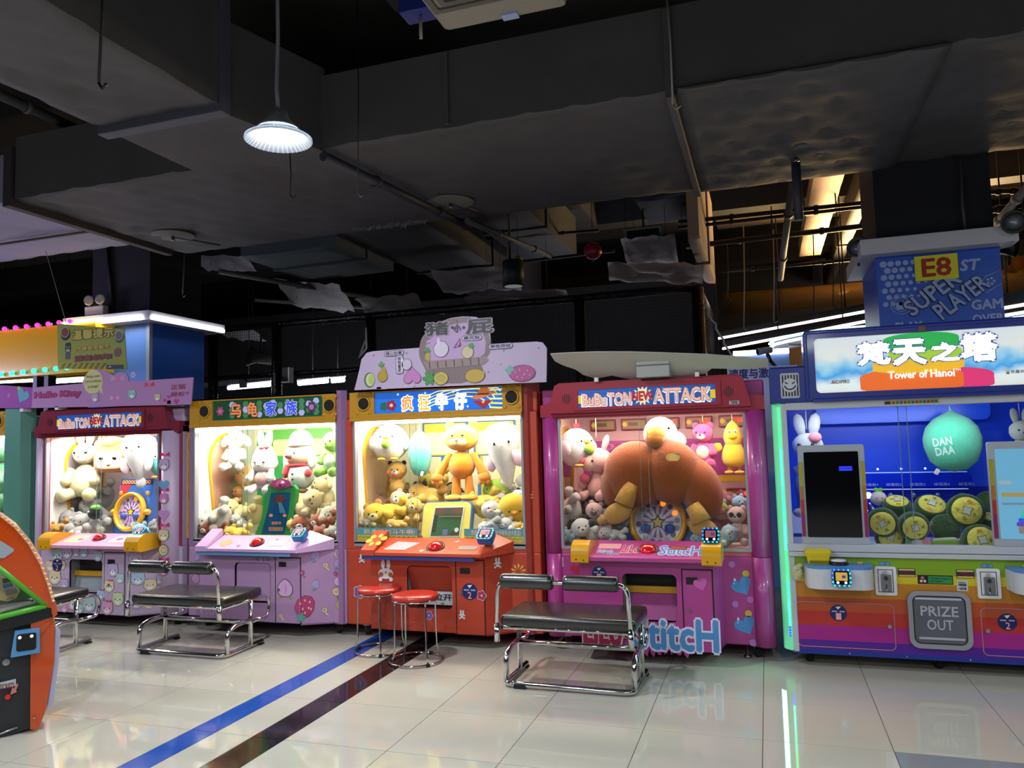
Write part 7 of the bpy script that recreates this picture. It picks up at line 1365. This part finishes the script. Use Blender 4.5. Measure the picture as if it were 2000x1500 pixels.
k = thing('prize_card', 'small card display of banknotes inside the coin pusher window', 'card', TF.p(*tp(14, 1170), -.2)); q = G(); q.poly(tps((-30, 1140), (22, 1136), (38, 1165), (30, 1180), (12, 1186), (-30, 1180)), TF, -.21, -.2, mat('card_cream', '#b8ac70', .5)); q.out('card', k)
stick(k, 'note_print', [(tps((2, 1152), (20, 1148), (25, 1155), (5, 1160)), '#2a68b0'), (tps((2, 1140), (16, 1138), (20, 1146), (3, 1150)), '#2c4a38'), (tps((6, 1162), (30, 1158), (34, 1168), (10, 1174)), '#7a7f84')], 0, Fr(TF.p(0, 0, -.2), TF.a, TF.b))
text('JACKPOT', Fr(TF.p(0, 0, -.198), TF.a, TF.b), (*tp(10, 1184), *tp(28, 1177)), flat('#3a2a18'), k, off=.01)
c = tp(50, 1252); F = Fr(TF.p(*c, .0), TA, (0, 0, 1)); g = G(); w = .068
g.poly([(-w, -w), (w, -w+.006), (w*.95, w), (-w*.75, w*.97)], F, 0, .055, mat('reader_sky', '#4a86b8', .35)); rb = g.out('card_reader', t)
g = G(); g.poly(rrect(-w*.62, -w*.6, w*.74, w*.75, .012), F, .055, .058, flat('#060608', .12)); g.out('reader_glass', rb)
g = G()
for dx in (-.4, .42): g.poly(circ(dx*w, w*.5, w*.12, 12), F, .058, .06, glow('#e8ecff', 1.2))
g.out('reader_lamp', rb)
g = G(); g.poly(circ(*tp(12, 1294), .018, 16), TF, -.02, -.004, CHROME); g.out('lock', t)
g = G(); g.poly(tps((-30, 1342), (31, 1327), (31, 1341), (-30, 1352)), TF, -.02, -.012, flat('#b8bcc0')); tk_ = g.out('ticket_plate', t); x0, z0 = tp(-2, 1349); x1, z1 = tp(28, 1334); text('TICKETS', Fr(TF.p(0, 0, -.011), TA, (0, 0, 1)), (x0, tp(14, 1346)[1], x1, tp(14, 1336)[1]), flat('#6a2030'), tk_, off=.02)
g = G(); a, b = Vector((*tp(36, 1340), 0)), Vector((*tp(20, 1354), 0)); 
g.poly(tps((36, 1337), (31, 1350), (33, 1352), (20, 1358), (24, 1343), (27, 1346), (33, 1336)), TF, -.02, -.008, flat('#c87a70')); g.out('arrow_sticker', t)
g = G(); g.poly(circ(*tp(15, 1362), .013, 14), TF, -.02, .0, mat('red_lens', '#a81818', .2, emit=.4)); g.out('ticket_lamp', t)
g = G(); g.tube([TF.p(*tp(-40, 1450), -.005), TF.p(*tp(34, 1421), -.005)], .006, STEEL, 8); g.out('lower_trim', t)
g = G(); g.poly(tps((108, 1226), (118, 1237), (115, 1290), (104, 1378), (92, 1386), (106, 1290)), TF, -.12, .0, mat('frosted_strip', '#9a9cb8', .3, emit=.06)); g.out('frosted_light', t)
g = G(); g.poly(tps((-240, 1480), (54, 1424), (40, 1444), (-240, 1560)), TF, -.6, -.1, BLACKP); g.out('plinth', t)
g = G()
for u, v in ((67, 1399), (60, 1145)): g.poly(circ(*tp(u, v), .005, 8), TF, .0, .034, CHROME)
o = g.out('screw', t); o['kind'] = 'stuff'
for u in (-200, 34):
    p = TF.p(tp(u, 1440)[0], 0, -.2); g = G(); g.lathe([(.035, 0), (.035, .01), (.012, .015), (.012, .12)], (p.x, p.y, 0), RUBBER, 12); g.out('levelling_foot', t)

# ================================================================== BOARDS AND SIGNS ON TOP
def px(Y, *L): return [(at(u, v, Y).x, at(u, v, Y).z) for u, v in L]
PINKB = mat('pink_board', '#a878b0', .5, noise=.05); PURB = mat('purple_board', '#8c3a98', .5)
t = thing('header_board', 'pink board reading Hello Kitty with a speech bubble over the teddy machine', 'board', (-5.8, 5.5, 1.98)); BYH = 5.50; F = FY(BYH)
g = G(); g.poly(px(BYH, (62, 797), (64, 757), (160, 749), (165, 735), (176, 725), (190, 721), (205, 724), (222, 733), (235, 726), (248, 731), (252, 745), (377, 737), (373, 790)), F, -.012, 0, PINKB); bd = g.out('board', t)
def b_(name, L): return stick(bd, name, [(px(BYH, *pts) if isinstance(pts, tuple) else pts, c) for pts, c in L], BYH)
def ctr(u, v, Y): p = at(u, v, Y); return p.x, p.z
x, z = ctr(182, 746, BYH); stick(bd, 'speech_bubble', [(circ(x, z, .112, 24), '#c4c08a'), ([(x+.06, z-.07), (x+.12, z-.12), (x+.10, z-.03)], '#c4c08a')], BYH)
dkt = flat('#4a4a30')
for i, s in enumerate(('Being with', 'you is always', 'a treat!')): w = (.078, .095, .06)[i]; text(s, FY(BYH-.002), (x-w, z+.035-i*.045, x+w, z+.065-i*.045), dkt, bd, off=-.005, skew=.15)
x0, z0 = ctr(68, 781, BYH); x1, z1 = ctr(158, 764, BYH); text('Hello Kitty', FY(BYH), (x0, z0, x1, z1+.012), flat('#a02a68'), bd, off=.06, outline=flat('#6a1a48'), ooff=.10)
x0, z0 = ctr(334, 761, BYH); x1, z1 = ctr(363, 750, BYH); text('正版', FY(BYH), (x0, z0, x1, z1), flat('#8a2448'), bd, off=.02); x0, z0 = ctr(334, 775, BYH); x1, z1 = ctr(361, 765, BYH); text('授权', FY(BYH), (x0, z0, x1, z1), flat('#8a2448'), bd, off=.02)
for u, v, s, c in ((186, 777, .05, '#b09ac0'), (258, 770, .052, '#8fb8c0'), (308, 776, .038, '#c4bc98')):
    x, z = ctr(u, v, BYH); stick(bd, 'bear_print', bear_print(x, z, s*.85, c), BYH)
for u, v, s, c in ((230, 740, .075, '#b88ac0'), (292, 752, .05, '#b8305a'), (224, 778, .05, '#c89ac8')):
    x, z = ctr(u, v, BYH); stick(bd, 'bow_print', bow_print(x, z, s, c), BYH)
for u, v, s in ((330, 775, .022), (345, 784, .03), (366, 768, .02), (322, 782, .02)): x, z = ctr(u, v, BYH); stick(bd, 'heart_print', [(heart(x, z, s), '#b0388a')], BYH)
x, z = ctr(260, 732, BYH); stick(bd, 'flower_print', [(flower(x, z, .03, 6), '#b4a8c8'), (circ(x, z, .01), '#8a80a0')], BYH)
g = G()
for u in (110, 330): p = at(u, 795, BYH); g = G(); g.box(p.x-.02, p.x+.02, 5.5, 5.60, 1.955, 1.985, WHITEP); g.out('bracket', t)
t = thing('header_board', 'purple board with a blue balloon heart at the left edge', 'board', (-7.1, 5.5, 1.98)); g = G(); g.poly(px(BYH, (-200, 800), (-200, 770), (0, 752), (63, 757), (62, 797), (0, 797)), F, -.03, -.014, PURB); bd = g.out('board', t)
Fp = Fr((0, BYH+.0135, 0)); x, z = ctr(42, 772, BYH); stick(bd, 'heart_print', [(heart(x, z, .085, -.5), '#5a98b0'), (circ(x-.05, z+.07, .02), '#b8a858')], 0, Fp); x, z = ctr(15, 772, BYH); stick(bd, 'dot_print', [(circ(x, z, .022), '#a060a8')], 0, Fp)
g = G(); p = at(40, 795, BYH); g.box(p.x-.02, p.x+.02, 5.51, 5.60, 1.955, 1.985, WHITEP); g.out('bracket', t)
# cartoon fruit board
LILB = mat('lilac_board', '#b4a2c0', .5, noise=.03); FB_ = 5.47; F = FY(FB_)
t = thing('header_board', 'lilac fruit basket board with black title characters over the vermilion machine', 'board', (-2.4, FB_, 1.98))
g = G(); g.poly(px(FB_, (692, 762), (701, 726), (706, 702), (716, 689), (728, 686), (820, 679), (824, 660), (834, 646), (848, 636), (862, 628), (880, 621), (905, 618), (930, 619), (948, 630), (957, 650), (959, 672), (1048, 667), (1060, 669), (1068, 680), (1067, 746)), F, -.012, 0, LILB); bd = g.out('board', t)
def S(name, *L, dy=0): return stick(bd, name, [(px(FB_, *pts), c) for pts, c in L], FB_-dy)
bk = ((818, 686), (822, 664), (834, 646), (850, 634), (880, 622), (910, 619), (935, 625), (952, 645), (959, 668), (957, 690), (940, 712), (948, 735), (900, 749), (850, 749), (832, 725), (820, 700))
bi = ((830, 684), (834, 666), (845, 651), (860, 642), (890, 632), (915, 630), (932, 636), (944, 652), (949, 668), (947, 690), (935, 700), (838, 706))
S('basket_print', (bk, '#7d6c70'), (bi, '#b094bc'))
S('basket_rim', (((826, 706), (950, 696), (955, 703), (945, 712), (835, 722)), '#8f7c7c'), dy=.003)
for k in range(7): S('basket_stave', (((838+k*16, 707-k*1.3), (840+k*16, 707-k*1.3), (841+k*16, 720-k*1.3), (839+k*16, 720-k*1.3)), '#5a4a50'), dy=.0045)
for k in range(7):
    a = -.4+k*.55; S('basket_stave', (((826+3*k, 690-9*k) if k < 4 else (838+(k-3)*26, 640-(k-3)*6), (830+3*k, 690-9*k) if k < 4 else (840+(k-3)*26, 636-(k-3)*6), (836+3*k, 686-9*k) if k < 4 else (844+(k-3)*26, 644-(k-3)*5)), '#6a5a60'), dy=.003)
def P_(name, u, v, f, s): x, z = ctr(u, v, FB_); return stick(bd, name, f(x, z, s), FB_-.006)
P_('pineapple_print', 862, 739, lambda x, z, s: [(flower(x-.1, z+.005, .06, 6, .5), '#4a8a4a'), (circ(x, z, s*.9, 16, s*1.05), '#7a6a3a'), (circ(x, z, s*.83, 16, s*.98), '#bfb060')]+[([(x-s*.8, z+k*s), (x+s*.6, z+k*s+s*.7), (x+s*.6, z+k*s+s*.76), (x-s*.8, z+k*s+s*.06)], '#9a8a48') for k in (-.7, -.35, 0)]+[([(x-s*.6, z+k*s), (x+s*.8, z+k*s-s*.7), (x+s*.8, z+k*s-s*.64), (x-s*.6, z+k*s+s*.06)], '#9a8a48') for k in (.0, .35, .7)], .058)
P_('lemon_print', 928, 734, lambda x, z, s: [(circ(x, z, s*.78, 18, s*1.18), '#6a5a30'), (circ(x, z, s*.73, 18, s*1.12), '#b89a48'), (circ(x+s*1.05, z+s*.3, s*.14, 8), '#b89a48')], .07)
P_('strawberry_print', 1020, 729, lambda x, z, s: [(circ(x, z, s*.72, 18, s*1.2), '#5a3050'), (circ(x, z, s*.68, 18, s*1.15), '#a8508a'), (flower(x-s*1.1, z+s*.35, s*.4, 4, .5), '#6aa89a')]+[(circ(x+s*a, z+s*b, s*.09, 8, s*.06), '#c8a878') for a, b in ((-.6, .1), (-.2, .3), (.2, -.1), (.5, .2), (.0, -.4), (.7, -.2), (-.4, -.3))], .088)
P_('melon_print', 722, 742, lambda x, z, s: [(circ(x, z, s, 16, s*.8), '#5a7a4a'), (circ(x+.01, z, s*.85, 16, s*.66), '#c0c89a'), (circ(x+.02, z, s*.65, 16, s*.5), '#a8b868')], .06)
P_('pear_print', 748, 733, lambda x, z, s: [(circ(x, z-.01, s, 16), '#6a5428'), (circ(x, z-.01, s*.92, 16), '#a8903a'), (circ(x+.01, z+s*.9, s*.55, 12), '#a8903a'), (flower(x-.01, z+s*1.9, s*.6, 4, .5), '#5a9a58')], .045)
P_('peach_print', 806, 735, lambda x, z, s: [(heart(x, z, s*1.5, PI), '#6a4a68'), (heart(x, z, s*1.4, PI), '#b878b0'), (flower(x, z-s*1.3, s*.4, 3, .5), '#b8a8b8')], .055)
P_('pineapple_print', 836, 697, lambda x, z, s: [(flower(x, z+s*1.1, s*.7, 6, .5), '#4a8a4a'), (circ(x, z, s*.8, 14, s*.6), '#a8984a')], .04)
P_('plum_print', 795, 712, lambda x, z, s: [(circ(x, z, s, 16), '#5a4a68'), (circ(x, z, s*.93, 16), '#c0b0c8'), (flower(x-s, z+s*.8, s*.4, 5), '#d0c8d8')], .045)
P_('orange_print', 914, 688, lambda x, z, s: [(circ(x, z, s, 18), '#6a5a50'), (circ(x, z, s*.93, 18), '#c4b498'), (flower(x+s*.6, z+s*.9, s*.5, 5, .5), '#4a9048')], .05)
P_('apple_print', 862, 682, lambda x, z, s: [(circ(x, z, s, 18), '#6a5a70'), (circ(x, z, s*.93, 18), '#c8bcd0'), (circ(x-s*.3, z+s*.9, s*.5, 12, s*.2), '#d0c8d8')], .065)
for u, v, w, s, vert in ((770, 690, .075, '橙心如意', 0), (978, 676, .085, '莓有烦恼', 0), (922, 660, .07, '黑凤梨', 0), (781, 712, .022, '桃\n你\n喜\n欢', 1)):
    x, z = ctr(u, v, FB_); h = .022 if not vert else .075
    b = stick(bd, 'speech_label', [(rrect(x-w-.012, z-h, x+w+.012, z+h, .02), '#5a5064'), (rrect(x-w-.008, z-h+.004, x+w+.008, z+h-.004, .018), '#bdb2c8')], FB_-.006); text(s, FY(FB_-.008), (x-w+.005, z-h*.62, x+w-.005, z+h*.62) if not vert else (x-.014, z-.06, x+.014, z+.06), flat('#4a4058'), b, off=.015)
GT = flat('#3a363c'); GO = flat('#a89cb0')
for s, (u0, v0), (u1, v1) in (('猪', (833, 656), (876, 628)), ('小', (887, 649), (900, 633)), ('屁', (912, 653), (962, 622))): x0, z0 = ctr(u0, v0, FB_); x1, z1 = ctr(u1, v1, FB_); text(s, FY(FB_-.0015), (x0, z0, x1, z1), GT, bd, 'title_lettering', .04, .007, GO, .08)
g = G()
for u in (884, 906): x, z = ctr(u, 640, FB_); g.poly(circ(x, z, .012, 12), FY(FB_-.0015), 0, .005, GT)
g.out('title_dot', bd)
P_('party_hat_print', 894, 671, lambda x, z, s: [([(x-s, z-s), (x+s*.8, z-s*.6), (x+s*.6, z+s*1.2)], '#8a3a78'), ([(x-s*.4, z-s*.85), (x, z-s*.75), (x+s*.55, z+s*.3), (x+s*.5, z+s*.6)], '#c0a0b8')], .035)
for u, v, c in ((730, 694, '#8a7098'), (794, 690, '#8a7098'), (984, 685, '#8a7098'), (1052, 680, '#8a7098'), (954, 727, '#8a7098'), (978, 712, '#a89868'), (895, 655, '#6a90b0')): x, z = ctr(u, v, FB_); stick(bd, 'confetti_print', [(circ(x, z, .008, 8), c)], FB_)
g = G(); p0, p1 = at(740, 755, FB_), at(1020, 750, FB_)
for p in (p0, p1): g = G(); g.box(p.x-.02, p.x+.02, FB_, 5.60, 1.985, 2.0, WHITEP); g.out('bracket', t)
# grey board seen from behind with its cardboard spacer
def tilt(u, v): return at(u, v, 5.36+(v-686)/54*.26)
t = thing('back_board', 'large grey board seen from behind, leaning over the magenta machine', 'board', (-.8, 5.6, 1.96)); BK = mat('grey_card', '#b4b2aa', .7, noise=.06)
top = [(1075, 690), (1110, 688), (1165, 686), (1230, 686), (1300, 688), (1380, 691), (1450, 696), (1501, 701)]; bot = [(1084, 704), (1100, 712), (1124, 720), (1140, 731), (1165, 738), (1195, 732), (1225, 738), (1262, 744), (1330, 738), (1378, 728), (1390, 718), (1450, 719), (1500, 716)]
g = G(); P = [tilt(*q) for q in top]+[tilt(*q) for q in bot[::-1]]; vs = [g.bm.verts.new(p) for p in P]; f = g.bm.faces.new(vs); f.normal_update(); g._fin([f], BK); bmesh.ops.triangulate(g.bm, faces=[f], ngon_method='EAR_CLIP'); bmesh.ops.solidify(g.bm, geom=g.bm.faces[:], thickness=.008); g.out('board', t)
g = G(); p0, p1 = at(1246, 740, 5.50), at(1308, 702, 5.50); g.box(p0.x, p1.x, 5.44, 5.58, 1.965, p1.z-.01, mat('white_box', '#a8a8a6', .6), .003); bx = g.out('spacer_box', t); g = G(); g.box(p0.x-.002, p1.x+.002, 5.435, 5.585, 2.045, 2.052, mat('box_seam', '#6a6a68', .7)); g.out('box_lid_edge', bx)
for u in (1165, 1362): p = at(u, 738, 5.52); g = G(); g.box(p.x-.014, p.x+.014, 5.5, 5.53, 1.955, 1.985, WHITEP); g.out('support_clip', t)
# warning banner
WY = 5.75; t = thing('warning_banner', 'olive hanging banner with yellow and red warning characters', 'sign', at(180, 722, WY)); F = FY(WY)
g = G(); g.poly(px(WY, (112, 632), (243, 643), (248, 722), (113, 720)), F, -.006, 0, mat('olive_print', '#8a9428', .5, noise=.1)); bd = g.out('sheet', t)
def ins(name, L): return stick(bd, name, [(px(WY, *pts), c) for pts, c in L], WY)
ins('stripe_print', [(((113, 720), (113, 711), (120, 708), (208, 710), (208, 721)), '#a89c2a')]+[(((118+k*11, 720), (123+k*11, 720), (130+k*11, 709), (125+k*11, 709)), '#6a701e') for k in range(8)])
ins('footer_print', [(((208, 713), (241, 712), (242, 720), (208, 721)), '#12142a'), (((210, 718), (216, 714), (218, 717)), '#b8bcc8')])
for s, (u0, v0), (u1, v1), c, o in (('温馨提示', (142, 664), (222, 639), '#c4b040', '#15150c'), ('严禁使用假币', (149, 686), (214, 673), '#bca838', '#6a1a14'), ('违者必究!', (147, 706), (218, 690), '#8a241c', '#1c0c0a')):
    x0, z0 = ctr(u0, v0, WY); x1, z1 = ctr(u1, v1, WY); text(s, FY(WY), (x0, z0, x1, z1), flat(c), bd, 'lettering', .045, .003, flat(o), .1)
for u, v, w, cc in ((127, 649, .062, '#7a3430'), (232, 655, .055, '#4a3a44')):
    x, z = ctr(u, v, WY); stick(bd, 'bell_print', [(circ(x+.01, z-.02, w, 18), '#0e0f0c'), (circ(x, z, w*.85, 18), '#a8a8a0'), (circ(x, z, w*.72, 18), cc)], WY)
x, z = ctr(230, 688, WY); stick(bd, 'coin_print', [(circ(x, z, .045, 18), '#7a2a1c'), (circ(x, z, .038, 18), '#5a4420'), ([(x-.04, z-.03), (x-.03, z-.04), (x+.04, z+.03), (x+.03, z+.04)], '#7a2a1c')], WY)
x, z = ctr(133, 684, WY); stick(bd, 'guard_print', [(rrect(x-.032, z-.09, x+.032, z-.02, .015), '#4a4d50'), (rrect(x-.035, z-.02, x+.035, z+.075, .02), '#16171a'), (rrect(x-.022, z-.015, x+.022, z+.01, .008), '#a8a8a4'), ([(x-.028, z+.04), (x-.006, z+.028), (x-.01, z+.022)], '#c8c8c4'), ([(x+.028, z+.04), (x+.006, z+.028), (x+.01, z+.022)], '#c8c8c4')], WY)
g = G(); a, b = at(130, 633, WY), at(112, 570, WY+.05); g.tube([a, a+(b-a)*((3.64-a.z)/(b.z-a.z))], .003, PIPEW, 5); g.out('hanging_wire', t)
# yellow sign box with bulbs; their light is painted in as panel glow
LY = 6.35; t = thing('bulb_sign', 'glossy yellow sign box with pink bulbs above and mint bulbs below', 'sign', at(60, 735, LY)); F = FY(LY)
a, b = at(-160, 655, LY), at(190, 722, LY); g = G(); g.box(at(-160, 0, LY).x, at(186, 700, LY).x, LY, LY+.25, at(60, 734, LY).z, at(60, 640, LY).z, mat('yellow_gloss_glow', '#d09a0c', .28, coat=.25, emit=.16)); g.out('panel', t)
for k in range(9):
    u = 9+(k-1)*21.3; v = 642.5-(k-1)*2.45
    if k < 8:
        g = G(); c = at(u, v, LY-.03); g.ell(c, (.026, .026, .026), mat('pink_bulb', '#ff3a9a', .2, emit=3.2, ecol='#ff2a90' if True else ''), seg=12, rings=8); o = g.out('pink_bulb', t); q = G(); q.tube([c, c+V(.02, .035, 0)], .014, WHITEP, 8); q.out('bulb_holder', o)
for k in range(9):
    c = at(2+k*21.4, 731-k*2.2, LY-.03); g = G(); g.ell(c, (.026, .026, .026), mat('mint_bulb', '#30ffc8', .2, emit=2.4), seg=12, rings=8); o = g.out('mint_bulb', t); q = G(); q.tube([c, c+V(.02, .035, 0)], .014, WHITEP, 8); q.out('bulb_holder', o)
g = G()
for u in (76, 98): p = at(u, 738, LY+.1); g.box(p.x-.03, p.x+.03, LY+.05, LY+.15, 1.9, at(60, 732, LY).z, BLACKP)
g.out('support_post', t)

# ================================================================== NETTING CAGE AND THINGS BEHIND
NET = mat('net_black', '#08080a', .7); WRAP = mat('wrapped_post', '#0b0b0e', .22, bump=.6, bscale=30)
t = thing('netting_cage', 'black netting cage with shiny wrapped posts behind the machines', 'netting', (-3.5, 8.0, 0)); NY = 8.0; zt = 3.06
g = G(); g.tube([(-6.9, NY, zt), (-.60, NY, zt)], .045, WRAP, 10); g.out('top_rail', t)
g = G(); g.tube([(-6.9, NY+.02, 2.44), (-4.4, NY+.02, 2.44)], .03, WRAP, 10); g.out('mid_rail', t)
for x in (-5.66, -4.36, -1.84, -.60, -6.6): g = G(); g.tube([(x, NY, 0), (x, NY, zt)], .062, WRAP, 12); g.out('post', t)
g = G(); g.tube([(-.60, NY, zt), (-.60, 10.5, zt)], .045, WRAP, 10); g.out('top_rail', t)
g = G(); x = -6.9
while x < -.6: g.box(x-.0017, x+.0017, NY+.02, NY+.023, 1.6, zt, NET); x += .036
z = 1.6
while z < zt: g.box(-6.9, -.6, NY+.024, NY+.028, z-.0017, z+.0017, NET); z += .036
y = NY
while y < 10.5: g.box(-.602, -.598, y-.003, y+.003, 1.6, zt, NET); y += .05
z = 1.6
while z < zt: g.box(-.602, -.598, NY, 10.5, z-.003, z+.003, NET); z += .05
o = g.out('net', t); o['kind'] = 'stuff'
g = G(); P = [at(1363, 572, 8.05).lerp(at(1432, 702, 7.6), k/14)+V(.012*math.sin(k*2.1), 0, .01*math.cos(k*1.7)) for k in range(15)]; g.tube(P, .010, mat('white_rope', '#b8bcc4', .6), 6); g.out('edge_rope', t)
g = G(); g.tube([at(715, 640, 7.95), at(716, 680, 7.93), at(700, 700, 7.93), at(716, 660, 7.93)], .012, WHITEP, 6); g.out('white_tie', t)
TUBE2 = mat('hall_tube', '#ffffff', .5, emit=9)
for u0, v0, u1, v1, lab in ((446, 758, 527, 751, 'left lit white tube behind the lilac machine sign'), (583, 749, 640, 744, 'right lit white tube, its longer left half'), (648, 744, 672, 742, 'right lit white tube, its shorter right half'), (-60, 748, 75, 742, 'lit tube under the yellow sign box at the left'), (100, 746, 165, 742, 'lit tube just right of the sign box post')):
    k = thing('tube_light', lab, 'lamp', at(u0, v0, 9.3)); g = G(); g.tube([at(u0, v0, 9.3), at(u1, v1, 9.3)], .03, TUBE2, 8); g.out('tube', k); g = G(); g.tube([at(u0, v0, 9.36)+V(-.02, 0, .045), at(u1, v1, 9.36)+V(.02, 0, .045)], .018, WHITEP, 8); g.out('fitting', k); p = at(u0, v0, 9.36).lerp(at(u1, v1, 9.36), .5); g = G(); g.tube([p, V(p.x, p.y, 5)], .005, PIPED, 5); g.out('hanger', k)
g = G(); k = thing('wrapped_pipe', 'pale wrapped horizontal pole behind the netting at left', 'pole', at(395, 752, 9.0)); g.tube([at(385, 754, 9.0), at(530, 738, 9.0)], .035, mat('pale_wrap', '#9aa0aa', .3, bump=.5, bscale=30), 10); g.out('pole', k); g = G(); p = at(475, 746, 8.95); g.box(p.x-.05, p.x+.05, p.y-.03, p.y+.03, p.z-.08, p.z+.06, BLACKP, .01); g.out('clamp', k)
k = thing('wall_box', 'black box with a pale edge fixed to the netting post', 'box', at(564, 727, 7.9)); p = at(561, 728, 7.9); g = G(); g.box(p.x-.05, p.x+.05, 7.86, 7.94, p.z-.11, p.z+.06, BLACKP, .006); g.out('housing', k); g = G(); g.box(p.x+.045, p.x+.06, 7.85, 7.94, p.z-.11, p.z+.06, WHITEP); g.box(p.x-.05, p.x+.06, 7.85, 7.94, p.z-.125, p.z-.11, WHITEP); g.out('edge_trim', k)
k = thing('speaker', 'black cone speaker hanging behind the netting', 'speaker', at(510, 690, 9.0)); g = G(); g.lathe([(.03, -.18), (.08, -.15), (.09, .05), (.16, .16), (.15, .17), (.06, .06)], at(510, 698, 9.0), mat('matte_black', '#0a0a0d', .7), 18, M=V(-1, -.6, .25).to_track_quat('Z', 'Y').to_matrix(), caps=False); g.out('horn', k); g = G(); g.tube([at(510, 698, 9.0), at(510, 640, 9.0)], .015, PIPED, 6); g.out('bracket', k)
# black LED beams on the right
BEAM = mat('beam_black', '#15161c', .6); LEDW = mat('led_white', '#fff4e8', .5, emit=5); LEDC = mat('led_cyan', '#a8f0ff', .5, emit=4)
for lab, a, b, w in (('upper black beam with a white LED line on the right', at(1404, 661, 10.5), at(1730, 601, 9.0), .09), ('lower black beam with a white LED line on the right', at(1412, 681, 10.2), at(1720, 622, 8.8), .09), ('black beam with an LED line at the right edge', at(1930, 607, 8.4), at(2040, 588, 8.0), .14)):
    k = thing('led_beam', lab, 'beam', a); d = (b-a); up = V(0, 0, w); g = G(); q = V(0, .08, 0)
    P = [a+V(0, 0, .01), b+V(0, 0, .01), b+up, a+up]; vs = [g.bm.verts.new(p) for p in P]+[g.bm.verts.new(p+q) for p in P]
    g._fin([g.bm.faces.new([vs[i] for i in f]) for f in ((0, 1, 2, 3), (7, 6, 5, 4), (0, 4, 5, 1), (2, 6, 7, 3), (1, 5, 6, 2), (0, 3, 7, 4))], BEAM); g.out('beam', k)
    g = G(); g.tube([a, b], .016, LEDW, 6); g.out('led_line', k)
    g = G(); m_ = a.lerp(b, .4)+V(0, .04, w); g.tube([m_, V(m_.x, m_.y, 4.3)], .008, PIPED, 6); m_ = a.lerp(b, .8)+V(0, .04, w); g.tube([m_, V(m_.x, m_.y, 4.3)], .008, PIPED, 6); g.out('hanger', k)
k = thing('led_canopy', 'curved canopy with double cyan and white LED rings behind the sign head', 'canopy', at(1540, 670, 8.6)); C_ = [(1503, 672, 8.8), (1512, 664, 8.7), (1540, 657, 8.6), (1600, 645, 8.4), (1950, 618, 8.0), (2060, 600, 7.8)]
g = G(); g.tube([at(*q) for q in C_], .015, LEDC, 6); g.out('led_ring', k); g = G(); g.tube([at(u, v+9, Y) for u, v, Y in C_], .015, mat('led_white', '#fff4e8', .5, emit=5), 6); g.out('led_ring', k)
g = G(); g.loops([[at(u, v+d, Y+.05) for u, v, Y in C_] for d in (-3, 4, 12, 24)], mat('canopy_grey', '#6a7080', .4), True, False, False); bmesh.ops.solidify(g.bm, geom=g.bm.faces[:], thickness=.02); g.out('rim', k)
g = G(); p = at(1520, 690, 8.7); g.tube([p, V(p.x, p.y, 0)], .05, mat('canopy_grey', '#6a7080', .4), 10); g.out('post', k)
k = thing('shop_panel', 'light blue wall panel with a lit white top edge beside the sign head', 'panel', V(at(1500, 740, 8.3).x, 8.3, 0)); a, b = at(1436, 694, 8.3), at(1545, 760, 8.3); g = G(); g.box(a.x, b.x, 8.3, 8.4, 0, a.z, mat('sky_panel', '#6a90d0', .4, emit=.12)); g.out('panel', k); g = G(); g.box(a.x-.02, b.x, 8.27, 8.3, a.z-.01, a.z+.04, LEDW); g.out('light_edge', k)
k = thing('race_sign', 'white sign with large blue characters behind the magenta machine', 'sign', V(at(1480, 745, 7.4).x, 7.4, 1.9)); a, b = at(1420, 720, 7.4), at(1560, 765, 7.4); g = G(); g.box(a.x, b.x, 7.4, 7.44, 1.2, a.z, mat('sign_lilac', '#9fa4cc', .4, emit=.15)); g.out('panel', k)
x0, z0 = (at(1425, 744, 7.4).x, at(1425, 741, 7.4).z); x1, z1 = at(1520, 722, 7.4).x, at(1425, 722, 7.4).z; text('速度与激情', FY(7.398), (x0, z0, x1, z1), flat('#2a2a8a'), k, off=.04)
g = G(); g.box(a.x+.1, a.x+.16, 7.44, 7.5, 0, 1.9, BLACKP); g.box(b.x-.16, b.x-.1, 7.44, 7.5, 0, 1.9, BLACKP); g.out('stand', k)
k = thing('security_camera', 'pale blue bullet security camera above the blue character sign', 'camera', at(1495, 690, 7.6)); p = at(1494, 685, 7.6); M = V(-1, -.55, -.15).to_track_quat('Z', 'Y').to_matrix(); g = G(); g.lathe([(.0, -.07), (.03, -.065), (.034, .05), (.036, .075), (.0, .07)], p, mat('camera_shell', '#8fa0b8', .35), 14, M=M, caps=False); g.out('housing', k); g = G(); g.lathe([(.0, .076), (.022, .077), (.0, .08)], p, BLACKP, 12, M=M, caps=False); g.out('lens', k); g = G(); g.tube([p+V(.02, .02, -.03), p+V(.05, .06, -.10), p+V(.10, .1, -.16), V(p.x+.14, 7.44, p.z-.30)], .018, mat('camera_arm', '#20242c', .4), 8); g.out('arm', k)
k = thing('fabric_drape', 'rumpled amber fabric hanging at the right edge beyond the pillar', 'fabric', at(1985, 540, 8.6)); g = G(); g.loops([[at(1960+i*8, 508+j*10-i*2.4+3*math.sin(i*1.7+j), 8.6+.06*math.sin(i*1.3)) for i in range(9)] for j in range(4)], mat('amber_fabric', '#a8741a', .8, noise=.2), True, False, False); bmesh.ops.solidify(g.bm, geom=g.bm.faces[:], thickness=.01); g.out('cloth', k)
